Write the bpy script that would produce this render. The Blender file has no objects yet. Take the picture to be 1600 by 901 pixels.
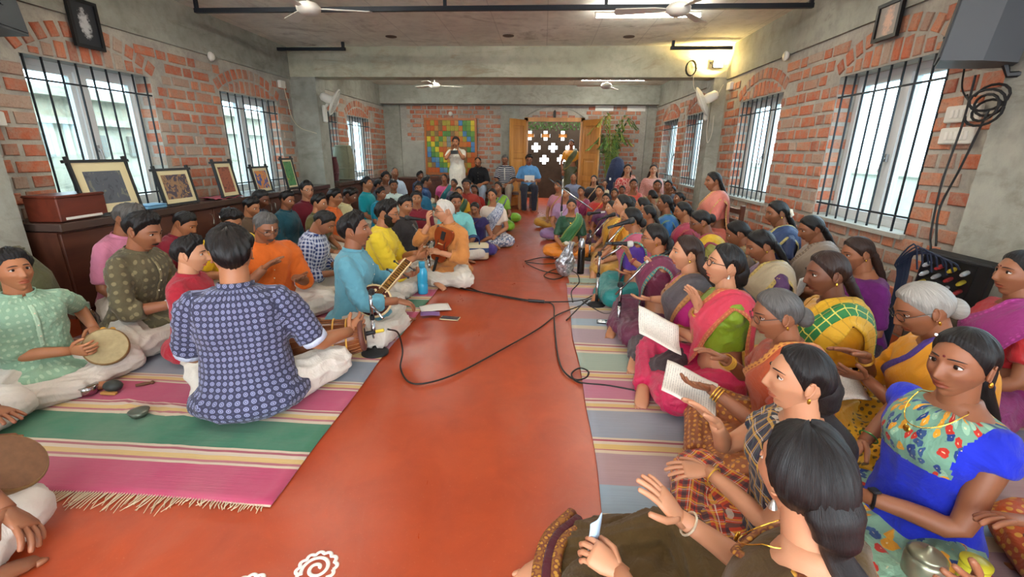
import bpy, math, random
import numpy as np
from mathutils import Matrix, Vector
from mathutils.bvhtree import BVHTree

SC = bpy.context.scene
COL = SC.collection
PI = math.pi
rnd = random.Random(7)

# ---------------------------------------------------------------- camera
CAM_H = 1.25
CAM_M = np.array([[0.99766, -0.03021, 0.06145], [0.06751, 0.28979, -0.95471], [0.01103, 0.95661, 0.29115]])
u_, s_, v_ = np.linalg.svd(CAM_M); CAM_M = u_ @ v_
FPX = 698.44
cd = bpy.data.cameras.new('camera'); cd.sensor_width = 36.0; cd.lens = FPX * 36.0 / 1600.0
cd.clip_start = 0.05; cd.clip_end = 200
cam = bpy.data.objects.new('camera', cd); COL.objects.link(cam)
m4 = Matrix.Identity(4)
for i in range(3):
    for j in range(3): m4[i][j] = CAM_M[i, j]
m4[2][3] = CAM_H
cam.matrix_world = m4
SC.camera = cam

# ---------------------------------------------------------------- world: bright hazy overcast sky
w = bpy.data.worlds.new('sky'); SC.world = w; w.use_nodes = True
nt = w.node_tree; bg = nt.nodes['Background']
tc = nt.nodes.new('ShaderNodeTexCoord'); sep = nt.nodes.new('ShaderNodeSeparateXYZ'); cr = nt.nodes.new('ShaderNodeValToRGB')
nt.links.new(tc.outputs['Generated'], sep.inputs[0]); nt.links.new(sep.outputs['Z'], cr.inputs[0]); nt.links.new(cr.outputs[0], bg.inputs[0])
cr.color_ramp.elements[0].position = 0.0; cr.color_ramp.elements[0].color = (0.90, 0.96, 1.0, 1)
cr.color_ramp.elements[1].position = 0.5; cr.color_ramp.elements[1].color = (0.86, 0.93, 1.0, 1)
bg.inputs[1].default_value = 4.2

# ---------------------------------------------------------------- view
vs = SC.view_settings
vs.view_transform = 'Standard'; vs.look = 'None'; vs.exposure = 1.38; vs.gamma = 1.0; vs.use_curve_mapping = False
SC.cycles.use_denoising = True
SC.cycles.max_bounces = 8; SC.cycles.diffuse_bounces = 5; SC.cycles.glossy_bounces = 3; SC.cycles.transparent_max_bounces = 12
SC.cycles.caustics_reflective = False; SC.cycles.caustics_refractive = False
SC.cycles.sample_clamp_indirect = 6.0

# ---------------------------------------------------------------- helpers
def srgb(h):
    """'#rrggbb' or (r,g,b) 0..255 -> linear tuple"""
    if isinstance(h, str):
        h = h.lstrip('#'); h = tuple(int(h[i:i+2], 16) for i in (0, 2, 4))
    return tuple((c/255/12.92) if c/255 <= 0.04045 else ((c/255+0.055)/1.055)**2.4 for c in h)

def link_mesh(name, v, f, mat=None, parent=None, smooth=False, uv=None, mats=None, midx=None):
    me = bpy.data.meshes.new(name)
    me.from_pydata([tuple(p) for p in np.asarray(v, float).tolist()], [], [tuple(q) for q in f])
    if smooth: me.polygons.foreach_set('use_smooth', [True]*len(me.polygons))
    if uv is not None:
        l = me.uv_layers.new(name='UVMap'); uv = np.asarray(uv, np.float32)
        idx = np.empty(len(me.loops), np.int32); me.loops.foreach_get('vertex_index', idx)
        l.data.foreach_set('uv', uv[idx].ravel())
    for m in (mats or ([mat] if mat else [])): me.materials.append(m)
    if midx is not None: me.polygons.foreach_set('material_index', list(midx))
    me.update()
    o = bpy.data.objects.new(name, me); COL.objects.link(o)
    if parent: o.parent = parent
    return o

class MB:
    """collects shapes into one mesh"""
    def __init__(s): s.v = []; s.f = []; s.n = 0; s.mi = []
    def add(s, v, f, mi=0):
        v = np.asarray(v, float); s.v.append(v)
        s.f += [tuple(i + s.n for i in q) for q in f]; s.mi += [mi]*len(f); s.n += len(v); return s
    def box(s, x0, x1, y0, y1, z0, z1, mi=0, M=None):
        v = np.array([(x, y, z) for z in (z0, z1) for y in (y0, y1) for x in (x0, x1)], float)
        if M is not None: v = xf(v, M)
        return s.add(v, [(0, 2, 3, 1), (4, 5, 7, 6), (0, 1, 5, 4), (2, 6, 7, 3), (0, 4, 6, 2), (1, 3, 7, 5)], mi)
    def rbox(s, c, size, b=0.01, M=None, mi=0):
        """box with chamfered edges, centre c"""
        hx, hy, hz = (q/2 for q in size); b = min(b, hx*.9, hy*.9, hz*.9)
        v = []; 
        for sz in (-1, 1):
            for (ax, ay, az) in ((hx-b, hy-b, hz), (hx, hy, hz-b)):
                pass
        rings = [(-hz, b), (-hz+b, 0), (hz-b, 0), (hz, b)]
        v = []
        for z, ins in rings:
            X, Y = hx-ins, hy-ins; k = b*0.999
            for (x, y) in ((X-k, -Y), (X, -Y+k), (X, Y-k), (X-k, Y), (-X+k, Y), (-X, Y-k), (-X, -Y+k), (-X+k, -Y)): v.append((x, y, z))
        f = [tuple(range(7, -1, -1)), tuple(range(24, 32))]
        for r in range(3):
            for i in range(8): j = (i+1) % 8; f.append((r*8+i, r*8+j, r*8+8+j, r*8+8+i))
        v = np.array(v, float)
        if M is not None: v = xf(v, M)
        return s.add(v + np.array(c, float), f, mi)
    def tube(s, pts, r, n=8, mi=0, cap=True, flat=None, up=None):
        v, f = tube_mesh(pts, r, n, cap, flat, up); return s.add(v, f, mi)
    def lathe(s, prof, n=20, M=None, c=(0, 0, 0), mi=0):
        """profile [(r,z)...] about z"""
        v = []; f = []
        for r, z in prof:
            for i in range(n): a = 2*PI*i/n; v.append((r*math.cos(a), r*math.sin(a), z))
        for k in range(len(prof)-1):
            for i in range(n): j = (i+1) % n; f.append((k*n+i, k*n+j, k*n+n+j, k*n+n+i))
        f.append(tuple(range(n-1, -1, -1))); f.append(tuple((len(prof)-1)*n+i for i in range(n)))
        v = np.array(v, float)
        if M is not None: v = xf(v, M)
        return s.add(v + np.array(c, float), f, mi)
    def prism(s, poly, z0, z1, M=None, mi=0):
        n = len(poly); v = [(x, y, z0) for x, y in poly] + [(x, y, z1) for x, y in poly]
        f = [tuple(range(n-1, -1, -1)), tuple(range(n, 2*n))] + [(i, (i+1) % n, n+(i+1) % n, n+i) for i in range(n)]
        v = np.array(v, float)
        if M is not None: v = xf(v, M)
        return s.add(v, f, mi)
    def build(s, name, mat=None, parent=None, smooth=False, mats=None):
        return link_mesh(name, np.concatenate(s.v), s.f, mat, parent, smooth, mats=mats, midx=s.mi if mats else None)

def xf(v, M):
    M = np.array(M); v = np.asarray(v, float)
    return v @ M[:3, :3].T + (M[:3, 3] if M.shape[1] == 4 else 0)
def rotm(axis, a): return np.array(Matrix.Rotation(a, 3, axis))
def unit(a): a = np.asarray(a, float); n = np.linalg.norm(a); return a/n if n > 1e-9 else a
def spline(pts, n):
    """Catmull-Rom through pts (any dims), n samples"""
    P = np.asarray(pts, float)
    if len(P) < 3: return np.array([P[0]+(P[-1]-P[0])*t for t in np.linspace(0, 1, n)])
    Q = np.vstack([2*P[0]-P[1], P, 2*P[-1]-P[-2]]); out = []
    for t in np.linspace(0, len(P)-1-1e-6, n):
        i = int(t); u = t-i; a, b, c, d = Q[i], Q[i+1], Q[i+2], Q[i+3]
        out.append(0.5*((2*b)+(-a+c)*u+(2*a-5*b+4*c-d)*u*u+(-a+3*b-3*c+d)*u**3))
    return np.array(out)
def tube_mesh(pts, r, n=8, cap=True, flat=None, up=None):
    P = np.asarray(pts, float); k = len(P); r = np.broadcast_to(np.asarray(r, float), (k,)) if np.ndim(r) <= 1 else np.asarray(r)
    T = np.gradient(P, axis=0) if k > 2 else np.array([P[1]-P[0]]*k)
    T = np.array([unit(t) for t in T])
    u = np.asarray(up, float) if up is not None else (np.array([0, 0, 1.0]) if abs(T[0][2]) < .9 else np.array([1.0, 0, 0]))
    v = []; a = np.arange(n)*2*PI/n; ca, sa = np.cos(a)[:, None], np.sin(a)[:, None]
    U = unit(u - T[0]*np.dot(u, T[0]))
    for i in range(k):
        U = unit(U - T[i]*np.dot(U, T[i])); V = np.cross(U, T[i])
        ru = r[i] if flat is None else r[i]*(flat[i] if np.ndim(flat) else flat)
        v.append(P[i] + ca*V*r[i] + sa*U*ru)
    f = []
    for i in range(k-1):
        for j in range(n): q = (j+1) % n; f.append((i*n+j, i*n+q, i*n+n+q, i*n+n+j))
    if cap: f.append(tuple(range(n-1, -1, -1))); f.append(tuple((k-1)*n+j for j in range(n)))
    return np.concatenate(v), f

def thing(name, label, cat, loc=(0, 0, 0), rz=0.0, group=None):
    o = bpy.data.objects.new(name, None); COL.objects.link(o); o.empty_display_size = .1
    o.location = loc; o.rotation_euler = (0, 0, rz); tag(o, label, cat, group); return o
def tag(o, label, cat, group=None):
    o['label'] = label; o['category'] = cat
    if group: o['group'] = group
    return o
def struct(o, label=None):
    o['kind'] = 'structure'
    if label: o['label'] = label
    return o
def project(P):
    q = CAM_M.T @ (np.asarray(P, float) - np.array([0, 0, CAM_H]))
    if q[2] > -.05: return None
    return 800 - FPX*q[0]/q[2], 450.5 + FPX*q[1]/q[2], -q[2]

# ---------------------------------------------------------------- material mini language
class NM:
    def __init__(s, name):
        s.m = bpy.data.materials.new(name); s.m.use_nodes = True; s.t = s.m.node_tree
        s.b = s.t.nodes['Principled BSDF']; s.out = s.t.nodes['Material Output']; s._tc = None
    def n(s, t, **k):
        o = s.t.nodes.new(t)
        for a, b in k.items(): setattr(o, a, b)
        return o
    def put(s, sock, val):
        if isinstance(val, bpy.types.NodeSocket): s.t.links.new(val, sock)
        elif isinstance(val, (int, float)):
            if sock.type in ('RGBA',): sock.default_value = (val, val, val, 1)
            else: sock.default_value = val
        else:
            val = tuple(val)
            sock.default_value = val + (1,) if (sock.type == 'RGBA' and len(val) == 3) else val
    def tex(s, kind='Object'):
        if s._tc is None: s._tc = s.n('ShaderNodeTexCoord')
        return s._tc.outputs[kind]
    def mapv(s, vec, scale=(1, 1, 1), loc=(0, 0, 0), rot=(0, 0, 0)):
        o = s.n('ShaderNodeMapping'); s.put(o.inputs[0], vec); o.inputs[1].default_value = loc; o.inputs[2].default_value = rot; o.inputs[3].default_value = scale
        return o.outputs[0]
    def noise(s, vec=None, scale=5, detail=4, rough=.55, out='Fac', dist=0):
        o = s.n('ShaderNodeTexNoise'); s.put(o.inputs['Vector'], vec if vec is not None else s.tex())
        o.inputs['Scale'].default_value = scale; o.inputs['Detail'].default_value = detail; o.inputs['Roughness'].default_value = rough; o.inputs['Distortion'].default_value = dist
        return o.outputs[out]
    def voro(s, vec=None, scale=5, feature='F1', out='Distance', rand=1.0, dim='3D'):
        o = s.n('ShaderNodeTexVoronoi', feature=feature, voronoi_dimensions=dim); s.put(o.inputs['Vector'], vec if vec is not None else s.tex())
        o.inputs['Scale'].default_value = scale; o.inputs['Randomness'].default_value = rand
        return o.outputs[out]
    def ramp(s, fac, stops, interp='LINEAR'):
        o = s.n('ShaderNodeValToRGB'); s.put(o.inputs[0], fac); e = o.color_ramp.elements; o.color_ramp.interpolation = interp
        while len(e) < len(stops): e.new(0.5)
        for el, (p, c) in zip(e, stops):
            el.position = p; c = (c, c, c) if isinstance(c, (int, float)) else c; el.color = tuple(c)[:3] + (1,)
        return o.outputs[0]
    def math(s, op, a, b=0.0, c=0.0, clamp=False):
        o = s.n('ShaderNodeMath', operation=op, use_clamp=clamp); s.put(o.inputs[0], a); s.put(o.inputs[1], b); s.put(o.inputs[2], c); return o.outputs[0]
    def mix(s, fac, a, b, mode='MIX'):
        o = s.n('ShaderNodeMix', data_type='RGBA', blend_type=mode); s.put(o.inputs[0], fac); s.put(o.inputs[6], a); s.put(o.inputs[7], b); return o.outputs[2]
    def xyz(s, vec):
        o = s.n('ShaderNodeSeparateXYZ'); s.put(o.inputs[0], vec); return o.outputs
    def comb(s, x=0., y=0., z=0.):
        o = s.n('ShaderNodeCombineXYZ'); s.put(o.inputs[0], x); s.put(o.inputs[1], y); s.put(o.inputs[2], z); return o.outputs[0]
    def bump(s, h, strength=.3, dist=.01):
        o = s.n('ShaderNodeBump'); s.put(o.inputs['Height'], h); o.inputs['Strength'].default_value = strength; o.inputs['Distance'].default_value = dist
        s.t.links.new(o.outputs[0], s.b.inputs['Normal'])
    def set(s, **k):
        for a, b in k.items(): s.put(s.b.inputs[a.replace('_', ' ')], b)
        return s
_mc = {}
def plain(name, col, rough=.6, metal=0.0, spec=.4, noise=0.0, nscale=20, bump=0.0, coat=0.0):
    key = (name, str(col), rough, metal)
    if key in _mc: return _mc[key]
    c = srgb(col) if isinstance(col, str) else col
    q = NM(name); q.set(Roughness=rough, Metallic=metal, Specular_IOR_Level=spec)
    if coat: q.set(Coat_Weight=coat, Coat_Roughness=.15)
    if noise:
        f = q.noise(scale=nscale)
        q.set(Base_Color=q.mix(f, tuple(x*(1-noise) for x in c), tuple(min(1, x*(1+noise)) for x in c)))
    else: q.set(Base_Color=c)
    if bump: q.bump(q.noise(scale=nscale*4, detail=3), bump, .01)
    _mc[key] = q.m; return q.m
def emit(name, col, strength):
    q = NM(name); e = q.n('ShaderNodeEmission'); e.inputs[0].default_value = tuple(col)+(1,); e.inputs[1].default_value = strength
    q.t.links.new(e.outputs[0], q.out.inputs[0]); return q.m

# ================================================================= STRUCTURE
XL, XR, YB, YF, ZC, ZB = -3.9, 2.6, 11.4, -2.7, 2.72, 2.28

# ---- surface materials
def mat_concrete(name, base, dark, scale=1.0, stain=None, boards=False, rough=.85):
    q = NM(name); t = q.tex()
    a = q.noise(t, 1.3*scale, 6, .62); b = q.noise(t, 9*scale, 5, .6); c = q.noise(t, 60, 3, .6)
    col = q.mix(q.ramp(a, [(.32, 0.), (.68, 1.)]), dark, base)
    col = q.mix(q.ramp(b, [(.45, 0.), (.75, .45)]), col, tuple(x*.62 for x in dark))
    if stain is not None:
        d = q.noise(q.mapv(t, (1.0, 1.0, 3.0)), 1.1, 7, .7, dist=1.5)
        col = q.mix(q.ramp(d, [(.55, 0.), (.72, .75)]), col, stain)
    h = q.math('ADD', q.math('MULTIPLY', b, .6), q.math('MULTIPLY', c, .3))
    if boards:
        z = q.xyz(t); wv = q.math('FRACT', q.math('MULTIPLY', z[0], 1.6))
        ln = q.ramp(wv, [(0., 1.), (.012, 0.), (.988, 0.), (1., 1.)])
        col = q.mix(q.math('MULTIPLY', ln, .5), col, tuple(x*.45 for x in dark))
        wy = q.math('FRACT', q.math('MULTIPLY', z[1], .82)); ly = q.ramp(wy, [(0., 1.), (.007, 0.), (.993, 0.), (1., 1.)])
        col = q.mix(q.math('MULTIPLY', ly, .35), col, tuple(x*.45 for x in dark))
    q.set(Base_Color=col, Roughness=rough, Specular_IOR_Level=.25); q.bump(h, .5, .012); return q.m
M_CONC = mat_concrete('concrete_raw', srgb('#a5a498'), srgb('#84847a'), stain=srgb('#6d6a5e'))
M_CEIL = mat_concrete('concrete_ceiling', srgb('#efeee2'), srgb('#dad8ca'), .8, stain=srgb('#7e7160'), boards=True)
M_BEAM = mat_concrete('concrete_beam', srgb('#c0bda6'), srgb('#a6a48e'), 1.0, stain=srgb('#8c7d62'))
M_PLAS = mat_concrete('cement_plaster', srgb('#b0ada2'), srgb('#959389'), .7)
M_MORT = mat_concrete('mortar', srgb('#b3ada0'), srgb('#97928a'), 3.0)
def mat_brick():
    q = NM('fired_brick'); t = q.tex()
    oi = q.n('ShaderNodeObjectInfo').outputs['Random']; gi = q.n('ShaderNodeNewGeometry').outputs['Random Per Island']
    r = q.math('FRACT', q.math('ADD', oi, gi))
    col = q.ramp(r, [(0., srgb('#a8604a')), (.22, srgb('#bc6f52')), (.42, srgb('#b26448')), (.6, srgb('#c48262')), (.76, srgb('#a87a66')), (.88, srgb('#b0a090')), (1., srgb('#9c5844'))])
    off = q.n('ShaderNodeVectorMath', operation='ADD'); q.put(off.inputs[0], t); q.put(off.inputs[1], q.comb(q.math('MULTIPLY', r, 31.), q.math('MULTIPLY', r, 17.), 0.))
    n = q.noise(off.outputs[0], 14, 6, .65); n2 = q.noise(off.outputs[0], 70, 3, .6)
    col = q.mix(q.ramp(n, [(.42, 0.), (.70, .7)]), col, srgb('#a09484'))
    col = q.mix(q.ramp(n2, [(.5, 0.), (.8, .5)]), col, srgb('#7c3f2c'))
    q.set(Base_Color=col, Roughness=.9, Specular_IOR_Level=.2); q.bump(q.math('ADD', n, q.math('MULTIPLY', n2, .5)), .55, .01); return q.m
M_BRICK = mat_brick()
def mat_floor():
    q = NM('red_oxide_floor'); t = q.tex()
    a = q.noise(t, .8, 6, .6); b = q.noise(t, 4.5, 6, .68, dist=.6); c = q.noise(t, 90, 3, .7); d = q.noise(q.mapv(t, (1, .35, 1)), 1.7, 8, .72, dist=1.2)
    col = q.mix(q.ramp(a, [(.3, 0.), (.7, 1.)]), srgb('#93391b'), srgb('#ad4822'))
    col = q.mix(q.ramp(b, [(.4, 0.), (.72, .55)]), col, srgb('#843018'))
    col = q.mix(q.ramp(d, [(.53, 0.), (.75, .38)]), col, srgb('#a0634f'))
    col = q.mix(q.ramp(c, [(.62, 0.), (.74, .35)]), col, srgb('#b87458'))
    jy = q.math('ABSOLUTE', q.math('SUBTRACT', q.math('FRACT', q.math('MULTIPLY', q.xyz(t)[1], .28)), .22))
    col = q.mix(q.ramp(jy, [(0., .55), (.0022, 0.)]), col, srgb('#5c2415'))
    q.set(Base_Color=col, Roughness=q.ramp(d, [(.3, .24), (.75, .5)]), Specular_IOR_Level=.5)
    q.bump(q.math('ADD', q.math('MULTIPLY', b, .5), q.math('MULTIPLY', c, .15)), .06, .01); return q.m
M_FLOOR = mat_floor()
M_UPVC = plain('white_window_profile', '#d9dcdc', .45)
M_IRON = plain('black_painted_iron', '#20242a', .5, 0.3)
def mat_glass(name, tint, refl=.12):
    q = NM(name); tr = q.n('ShaderNodeBsdfTransparent'); gl = q.n('ShaderNodeBsdfGlossy'); mx = q.n('ShaderNodeMixShader')
    tr.inputs[0].default_value = tuple(tint)+(1,); gl.inputs['Roughness'].default_value = .03; mx.inputs[0].default_value = refl
    q.t.links.new(tr.outputs[0], mx.inputs[1]); q.t.links.new(gl.outputs[0], mx.inputs[2]); q.t.links.new(mx.outputs[0], q.out.inputs[0]); return q.m
M_GLASS = mat_glass('window_glass', (.78, .90, .95))
def mat_wood(name, c1, c2, rough=.4, scale=6, axis=(1, 1, .12)):
    q = NM(name); t = q.mapv(q.tex(), axis)
    n = q.noise(t, scale, 5, .6, dist=1.0); n2 = q.noise(t, scale*9, 3, .6)
    col = q.mix(q.ramp(n, [(.35, 0.), (.65, 1.)]), srgb(c1), srgb(c2)); col = q.mix(q.math('MULTIPLY', n2, .3), col, tuple(x*.5 for x in srgb(c1)))
    q.set(Base_Color=col, Roughness=rough, Specular_IOR_Level=.45); q.bump(n2, .08, .004); return q.m
M_TEAK = mat_wood('honey_teak', '#a9702f', '#c98f48', .42)
M_CAB = mat_wood('dark_laminate', '#4a2a20', '#5f3829', .38, 5, (1, .15, 1))
M_RED = mat_wood('red_mahogany', '#57261a', '#743524', .3, 6, (1, .15, 1))

# ---- floor, ceiling, outside ground
b = MB(); b.box(XL-.3, XR+.3, YF-1.2, 13.6, -.12, 0); fl = struct(b.build('floor', M_FLOOR))
b = MB(); b.box(XL-.3, XR+.3, YF, 12.1, ZC, ZC+.15); struct(b.build('ceiling', M_CEIL))
M_TERR = mat_concrete('terrace', srgb('#b9b2a2'), srgb('#9b9484'))
b = MB(); b.box(-60, 60, -60, 60, -4.2, -4.0); struct(b.build('ground_outside', plain('hazy_ground', '#8fa3b5', .9, noise=.2, nscale=.3)))

# ---- windows in the long walls
WL = [(-.85, .32), (1.25, 2.42), (3.42, 4.58), (5.57, 6.78), (7.6, 8.75), (9.2, 10.4)]
WR = [(-.85, .32), (1.25, 2.42), (3.36, 4.52), (5.5, 6.62), (7.75, 8.95), (9.5, 10.62)]
WZ0, WZ1, RISE = .71, 1.92, .20

def brick_variants(L):
    out = []
    for k in range(3):
        j = lambda a: rnd.uniform(-a, a); h = .087; e = .007
        v = []
        for (x, ins) in ((-.03, 0), (.0, 0), (.006, e)):
            for (y, z) in ((-L/2+ins, -h/2+ins), (L/2-ins, -h/2+ins), (L/2-ins, h/2-ins), (-L/2+ins, h/2-ins)):
                v.append((x+(j(.002) if x > 0 else 0), y+j(.004), z+j(.003)))
        f = [(8, 9, 10, 11)]
        for r in (0, 4):
            for i in range(4): f.append((r+i, r+(i+1) % 4, r+4+(i+1) % 4, r+4+i))
        me = bpy.data.meshes.new('brick'); me.from_pydata(v, [], f); me.materials.append(M_BRICK); me.update(); out.append((me, np.array(v), f))
    return out
VAR = {L: brick_variants(L) for L in (.225, .105, .16)}

def lay_bricks(wall, specs, limit=290):
    """specs: (pos, length, Matrix3 (local x = out of the wall), scale). The ones that show largest become parts, the rest one piece of stuff."""
    sc = []
    for s in specs:
        p = project(s[0]); a = 0
        if p and -30 < p[0] < 1630 and -30 < p[1] < 520: a = s[1]/p[2]**2
        sc.append(a)
    order = sorted(range(len(specs)), key=lambda i: -sc[i]); big = set(order[:limit]); rest = MB()
    for i, (pos, L, R, s) in enumerate(specs):
        me, v, f = VAR[L][i % 3]
        if i in big and sc[i] > 0:
            o = bpy.data.objects.new('brick', me); COL.objects.link(o); o.parent = wall
            m = Matrix.Identity(4)
            for a in range(3):
                for c in range(3): m[a][c] = R[a][c]*(s[c])
                m[a][3] = pos[a]
            o.matrix_local = m
        else: rest.add(xf(v*np.array(s), R)+np.array(pos), f)
    if rest.n:
        o = rest.build('brick_courses', M_BRICK, wall); o['kind'] = 'stuff'

def side_wall(name, X, sgn, wins, y_cols):
    """sgn = +1: faces +X (left wall), -1: faces -X"""
    b = MB(); xo = X - sgn*.28; xi = X - sgn*.006; x0, x1 = min(xo, xi), max(xo, xi)
    ys = [YF] + [q for w_ in wins for q in w_] + [YB+.3]
    for i in range(0, len(ys), 2): b.box(x0, x1, ys[i], ys[i+1], WZ0, WZ1)
    b.box(x0, x1, YF, YB+.3, 0, WZ0); b.box(x0, x1, YF, YB+.3, WZ1, ZB)
    wall = struct(b.build(name, M_MORT))
    out = np.array([[sgn, 0, 0], [0, sgn, 0], [0, 0, 1]], float)   # local x -> out of the wall
    specs = []; C = .116; row = 0; z = .02
    def blocked(y, zc, L):
        for a, c in wins:
            if zc > WZ0-.02 and zc < WZ1+.03 and a-L/2+.004 < y < c+L/2-.004: return True
            yc = (a+c)/2; hw = (c-a)/2+.03; R = (hw*hw+RISE*RISE)/(2*RISE); cz = WZ1+RISE-R
            if zc > WZ1-.03 and math.hypot(y-yc, zc-cz) < R+.155 and abs(y-yc) < hw+.12: return True
        for a, c in y_cols:
            if a-L/2 < y < c+L/2: return True
        return False
    while z+.09 < ZB:
        y = YF + (.18 if row % 2 else .0); k = row % 2; zc = z+.045
        while y < YB:
            L = .225 if k % 2 == 0 else .105; yc = y+L/2
            if not blocked(yc, zc, L): specs.append(((X, yc+rnd.uniform(-.006, .006), zc+rnd.uniform(-.005, .005)), L, out, (rnd.uniform(.3, 1.5), rnd.uniform(.94, 1.02), rnd.uniform(.9, 1.04))))
            else:
                for a, c in wins:      # queen closers beside the openings
                    if WZ0 < zc < WZ1 and (abs(yc-a) < L*.55 or abs(yc-c) < L*.55):
                        lo, hi = (y, a-.005) if abs(yc-a) < abs(yc-c) else (c+.005, y+L)
                        if hi-lo > .05: specs.append(((X, (lo+hi)/2, zc), .105, out, (1, (hi-lo)/.105, .98)))
            y += L+.034; k += 1
        z += C; row += 1
    for a, c in wins:                                            # arches of bricks on end
        yc = (a+c)/2; hw = (c-a)/2+.03; R = (hw*hw+RISE*RISE)/(2*RISE); cz = WZ1+RISE-R; A = math.asin(hw/R); n = 12
        for i in range(n):
            t = -A + 2*A*(i+.5)/n; rr = R+.06
            Rm = out @ np.array([[1, 0, 0], [0, math.cos(t*sgn), -math.sin(t*sgn)], [0, math.sin(t*sgn), math.cos(t*sgn)]]).T
            up = np.array([0, math.sin(t), math.cos(t)]); side = np.array([0, math.cos(t), -math.sin(t)])
            Rm = np.stack([np.array([sgn, 0, 0]), up, side], 1)
            specs.append(((X, yc+rr*math.sin(t), cz+rr*math.cos(t)), .105, Rm, (1.2, 1.08, rnd.uniform(.82, .95))))
        for i in range(10):                                      # brick ends in the far jamb
            zc = WZ0+.065+i*.116
            if zc > WZ1-.04: break
            Rm = np.stack([np.array([0, -1., 0]), np.array([1., 0, 0]), np.array([0, 0, 1.])], 1)
            specs.append(((X-sgn*(.09 if i % 2 else .07), c, zc), .105, Rm, (.6, 1.5 if i % 2 else 1.1, .95)))
        n = 10
        for i in range(n):                                       # soldier bricks in the tympanum
            yy = a+.06+(c-a-.12)*(i+.5)/n; top = cz+math.sqrt(max(R*R-(yy-yc)**2, 0))-.02; hh = top-WZ1-.02
            if hh > .045:
                Rm = np.stack([np.array([sgn, 0, 0]), np.array([0, 0, 1.]), np.array([0, 1., 0])], 1)
                specs.append(((X-sgn*.001, yy, WZ1+.015+hh/2), .105, Rm, (1, hh/.105, .85)))
    lay_bricks(wall, specs)
    return wall

wall_l = side_wall('wall_left', XL, 1, WL, [(2.3, 2.95), (7.2, 7.55), (-2.7, -1.7)])
wall_r = side_wall('wall_right', XR, -1, WR, [(2.3, 2.80), (7.2, 7.55), (-2.7, -1.7)])
for nm, x0, x1 in (('trim_1', XL-.3, XL+.02), ('trim_2', XR-.02, XR+.3)):   # concrete tie band above the brickwork
    b = MB(); b.box(x0, x1, YF, YB+.3, ZB, ZC); struct(b.build(nm, M_CONC), 'raw concrete band along the top of the brick wall')

def window(n, X, sgn, a, c):
    root = bpy.data.objects.new('window_%d' % n, None); COL.objects.link(root); root.location = (X, (a+c)/2, WZ0); struct(root)
    W = c-a; H = WZ1-WZ0; xf0 = -sgn*.20
    def part(nm, boxes, m):
        q = MB()
        for (u0, u1, y0, y1, z0, z1) in boxes: q.box(min(u0, u1), max(u0, u1), y0, y1, z0, z1)
        return q.build(nm, m, root)
    f = .05; d0, d1 = xf0-.03, xf0+.03
    part('window_frame', [(d0, d1, -W/2, W/2, 0, f), (d0, d1, -W/2, W/2, H-f, H), (d0, d1, -W/2, -W/2+f, f, H-f), (d0, d1, W/2-f, W/2, f, H-f)], M_UPVC)
    part('mullion', [(d0-.008, d1+.012*sgn, -.045, .045, f, H-f)], M_UPVC)
    for s in (-1, 1):
        y0, y1 = (-W/2+f, -.045) if s < 0 else (.045, W/2-f)
        g = .035
        part('sash', [(d0+.01, d1-.01, y0, y1, f, f+g), (d0+.01, d1-.01, y0, y1, H-f-g, H-f), (d0+.01, d1-.01, y0, y0+g, f+g, H-f-g), (d0+.01, d1-.01, y1-g, y1, f+g, H-f-g)], M_UPVC)
        part('pane', [(xf0-.003, xf0+.003, y0+g, y1-g, f+g, H-f-g)], M_GLASS)
    q = MB(); q.box(xf0+sgn*.03 if sgn > 0 else xf0-.06, xf0+.06 if sgn > 0 else xf0-.03, -.012, .012, .5, .56); q.tube([(xf0+sgn*.05, 0, .53), (xf0+sgn*.075, 0, .52), (xf0+sgn*.08, .01, .42)], .008, 6)
    q.build('handle', plain('brushed_handle', '#9c9c9c', .4, .6), root)
    part('window_sill', [(0.03*sgn, -.2*sgn, -W/2, W/2, -.03, .004)], M_PLAS)
    xg = -sgn*.03; nb = 9
    for i in range(nb):
        y = -W/2+.04+(W-.08)*i/(nb-1); q = MB(); q.box(xg-.006, xg+.006, y-.005, y+.005, .0, H); q.build('grille_bar', M_IRON, root)
    for z in (.12, H-.17): q = MB(); q.box(xg-.004+sgn*.008, xg+.004+sgn*.008, -W/2, W/2, z-.007, z+.007); q.build('grille_rail', M_IRON, root)
k = 0
for (X, sg, ws) in ((XL, 1, WL), (XR, -1, WR)):
    for a, c in ws: k += 1; window(k, X, sg, a, c)

# ---- columns and beams
def column(n, x0, x1, y0, y1, z1=ZC): b = MB(); b.box(x0, x1, y0, y1, 0, z1); struct(b.build('trim_%d' % n, M_CONC), 'raw concrete column'); 
column(3, XL-.1, -3.5, 7.2, 7.5); column(4, 2.42, XR+.1, 7.2, 7.5)
column(5, XL-.1, -3.6, 2.3, 2.87); column(6, 2.46, XR+.1, 2.3, 2.80)
column(7, XL-.1, -3.6, -2.3, -1.8); column(8, 2.38, XR+.1, -2.3, -1.8)
for n, y0, y1, z0 in ((9, 7.19, 7.49, 2.31), (10, 2.4, 2.7, 2.36), (11, -2.2, -1.9, 2.36)):
    b = MB(); b.box(XL, XR, y0, y1, z0, ZC); struct(b.build('trim_%d' % n, M_BEAM), 'raw concrete cross beam')
b = MB(); b.box(XL, XR, 11.1, YB+.1, 2.32, ZC); struct(b.build('trim_12', M_CONC), 'concrete beam over the end wall')

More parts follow.
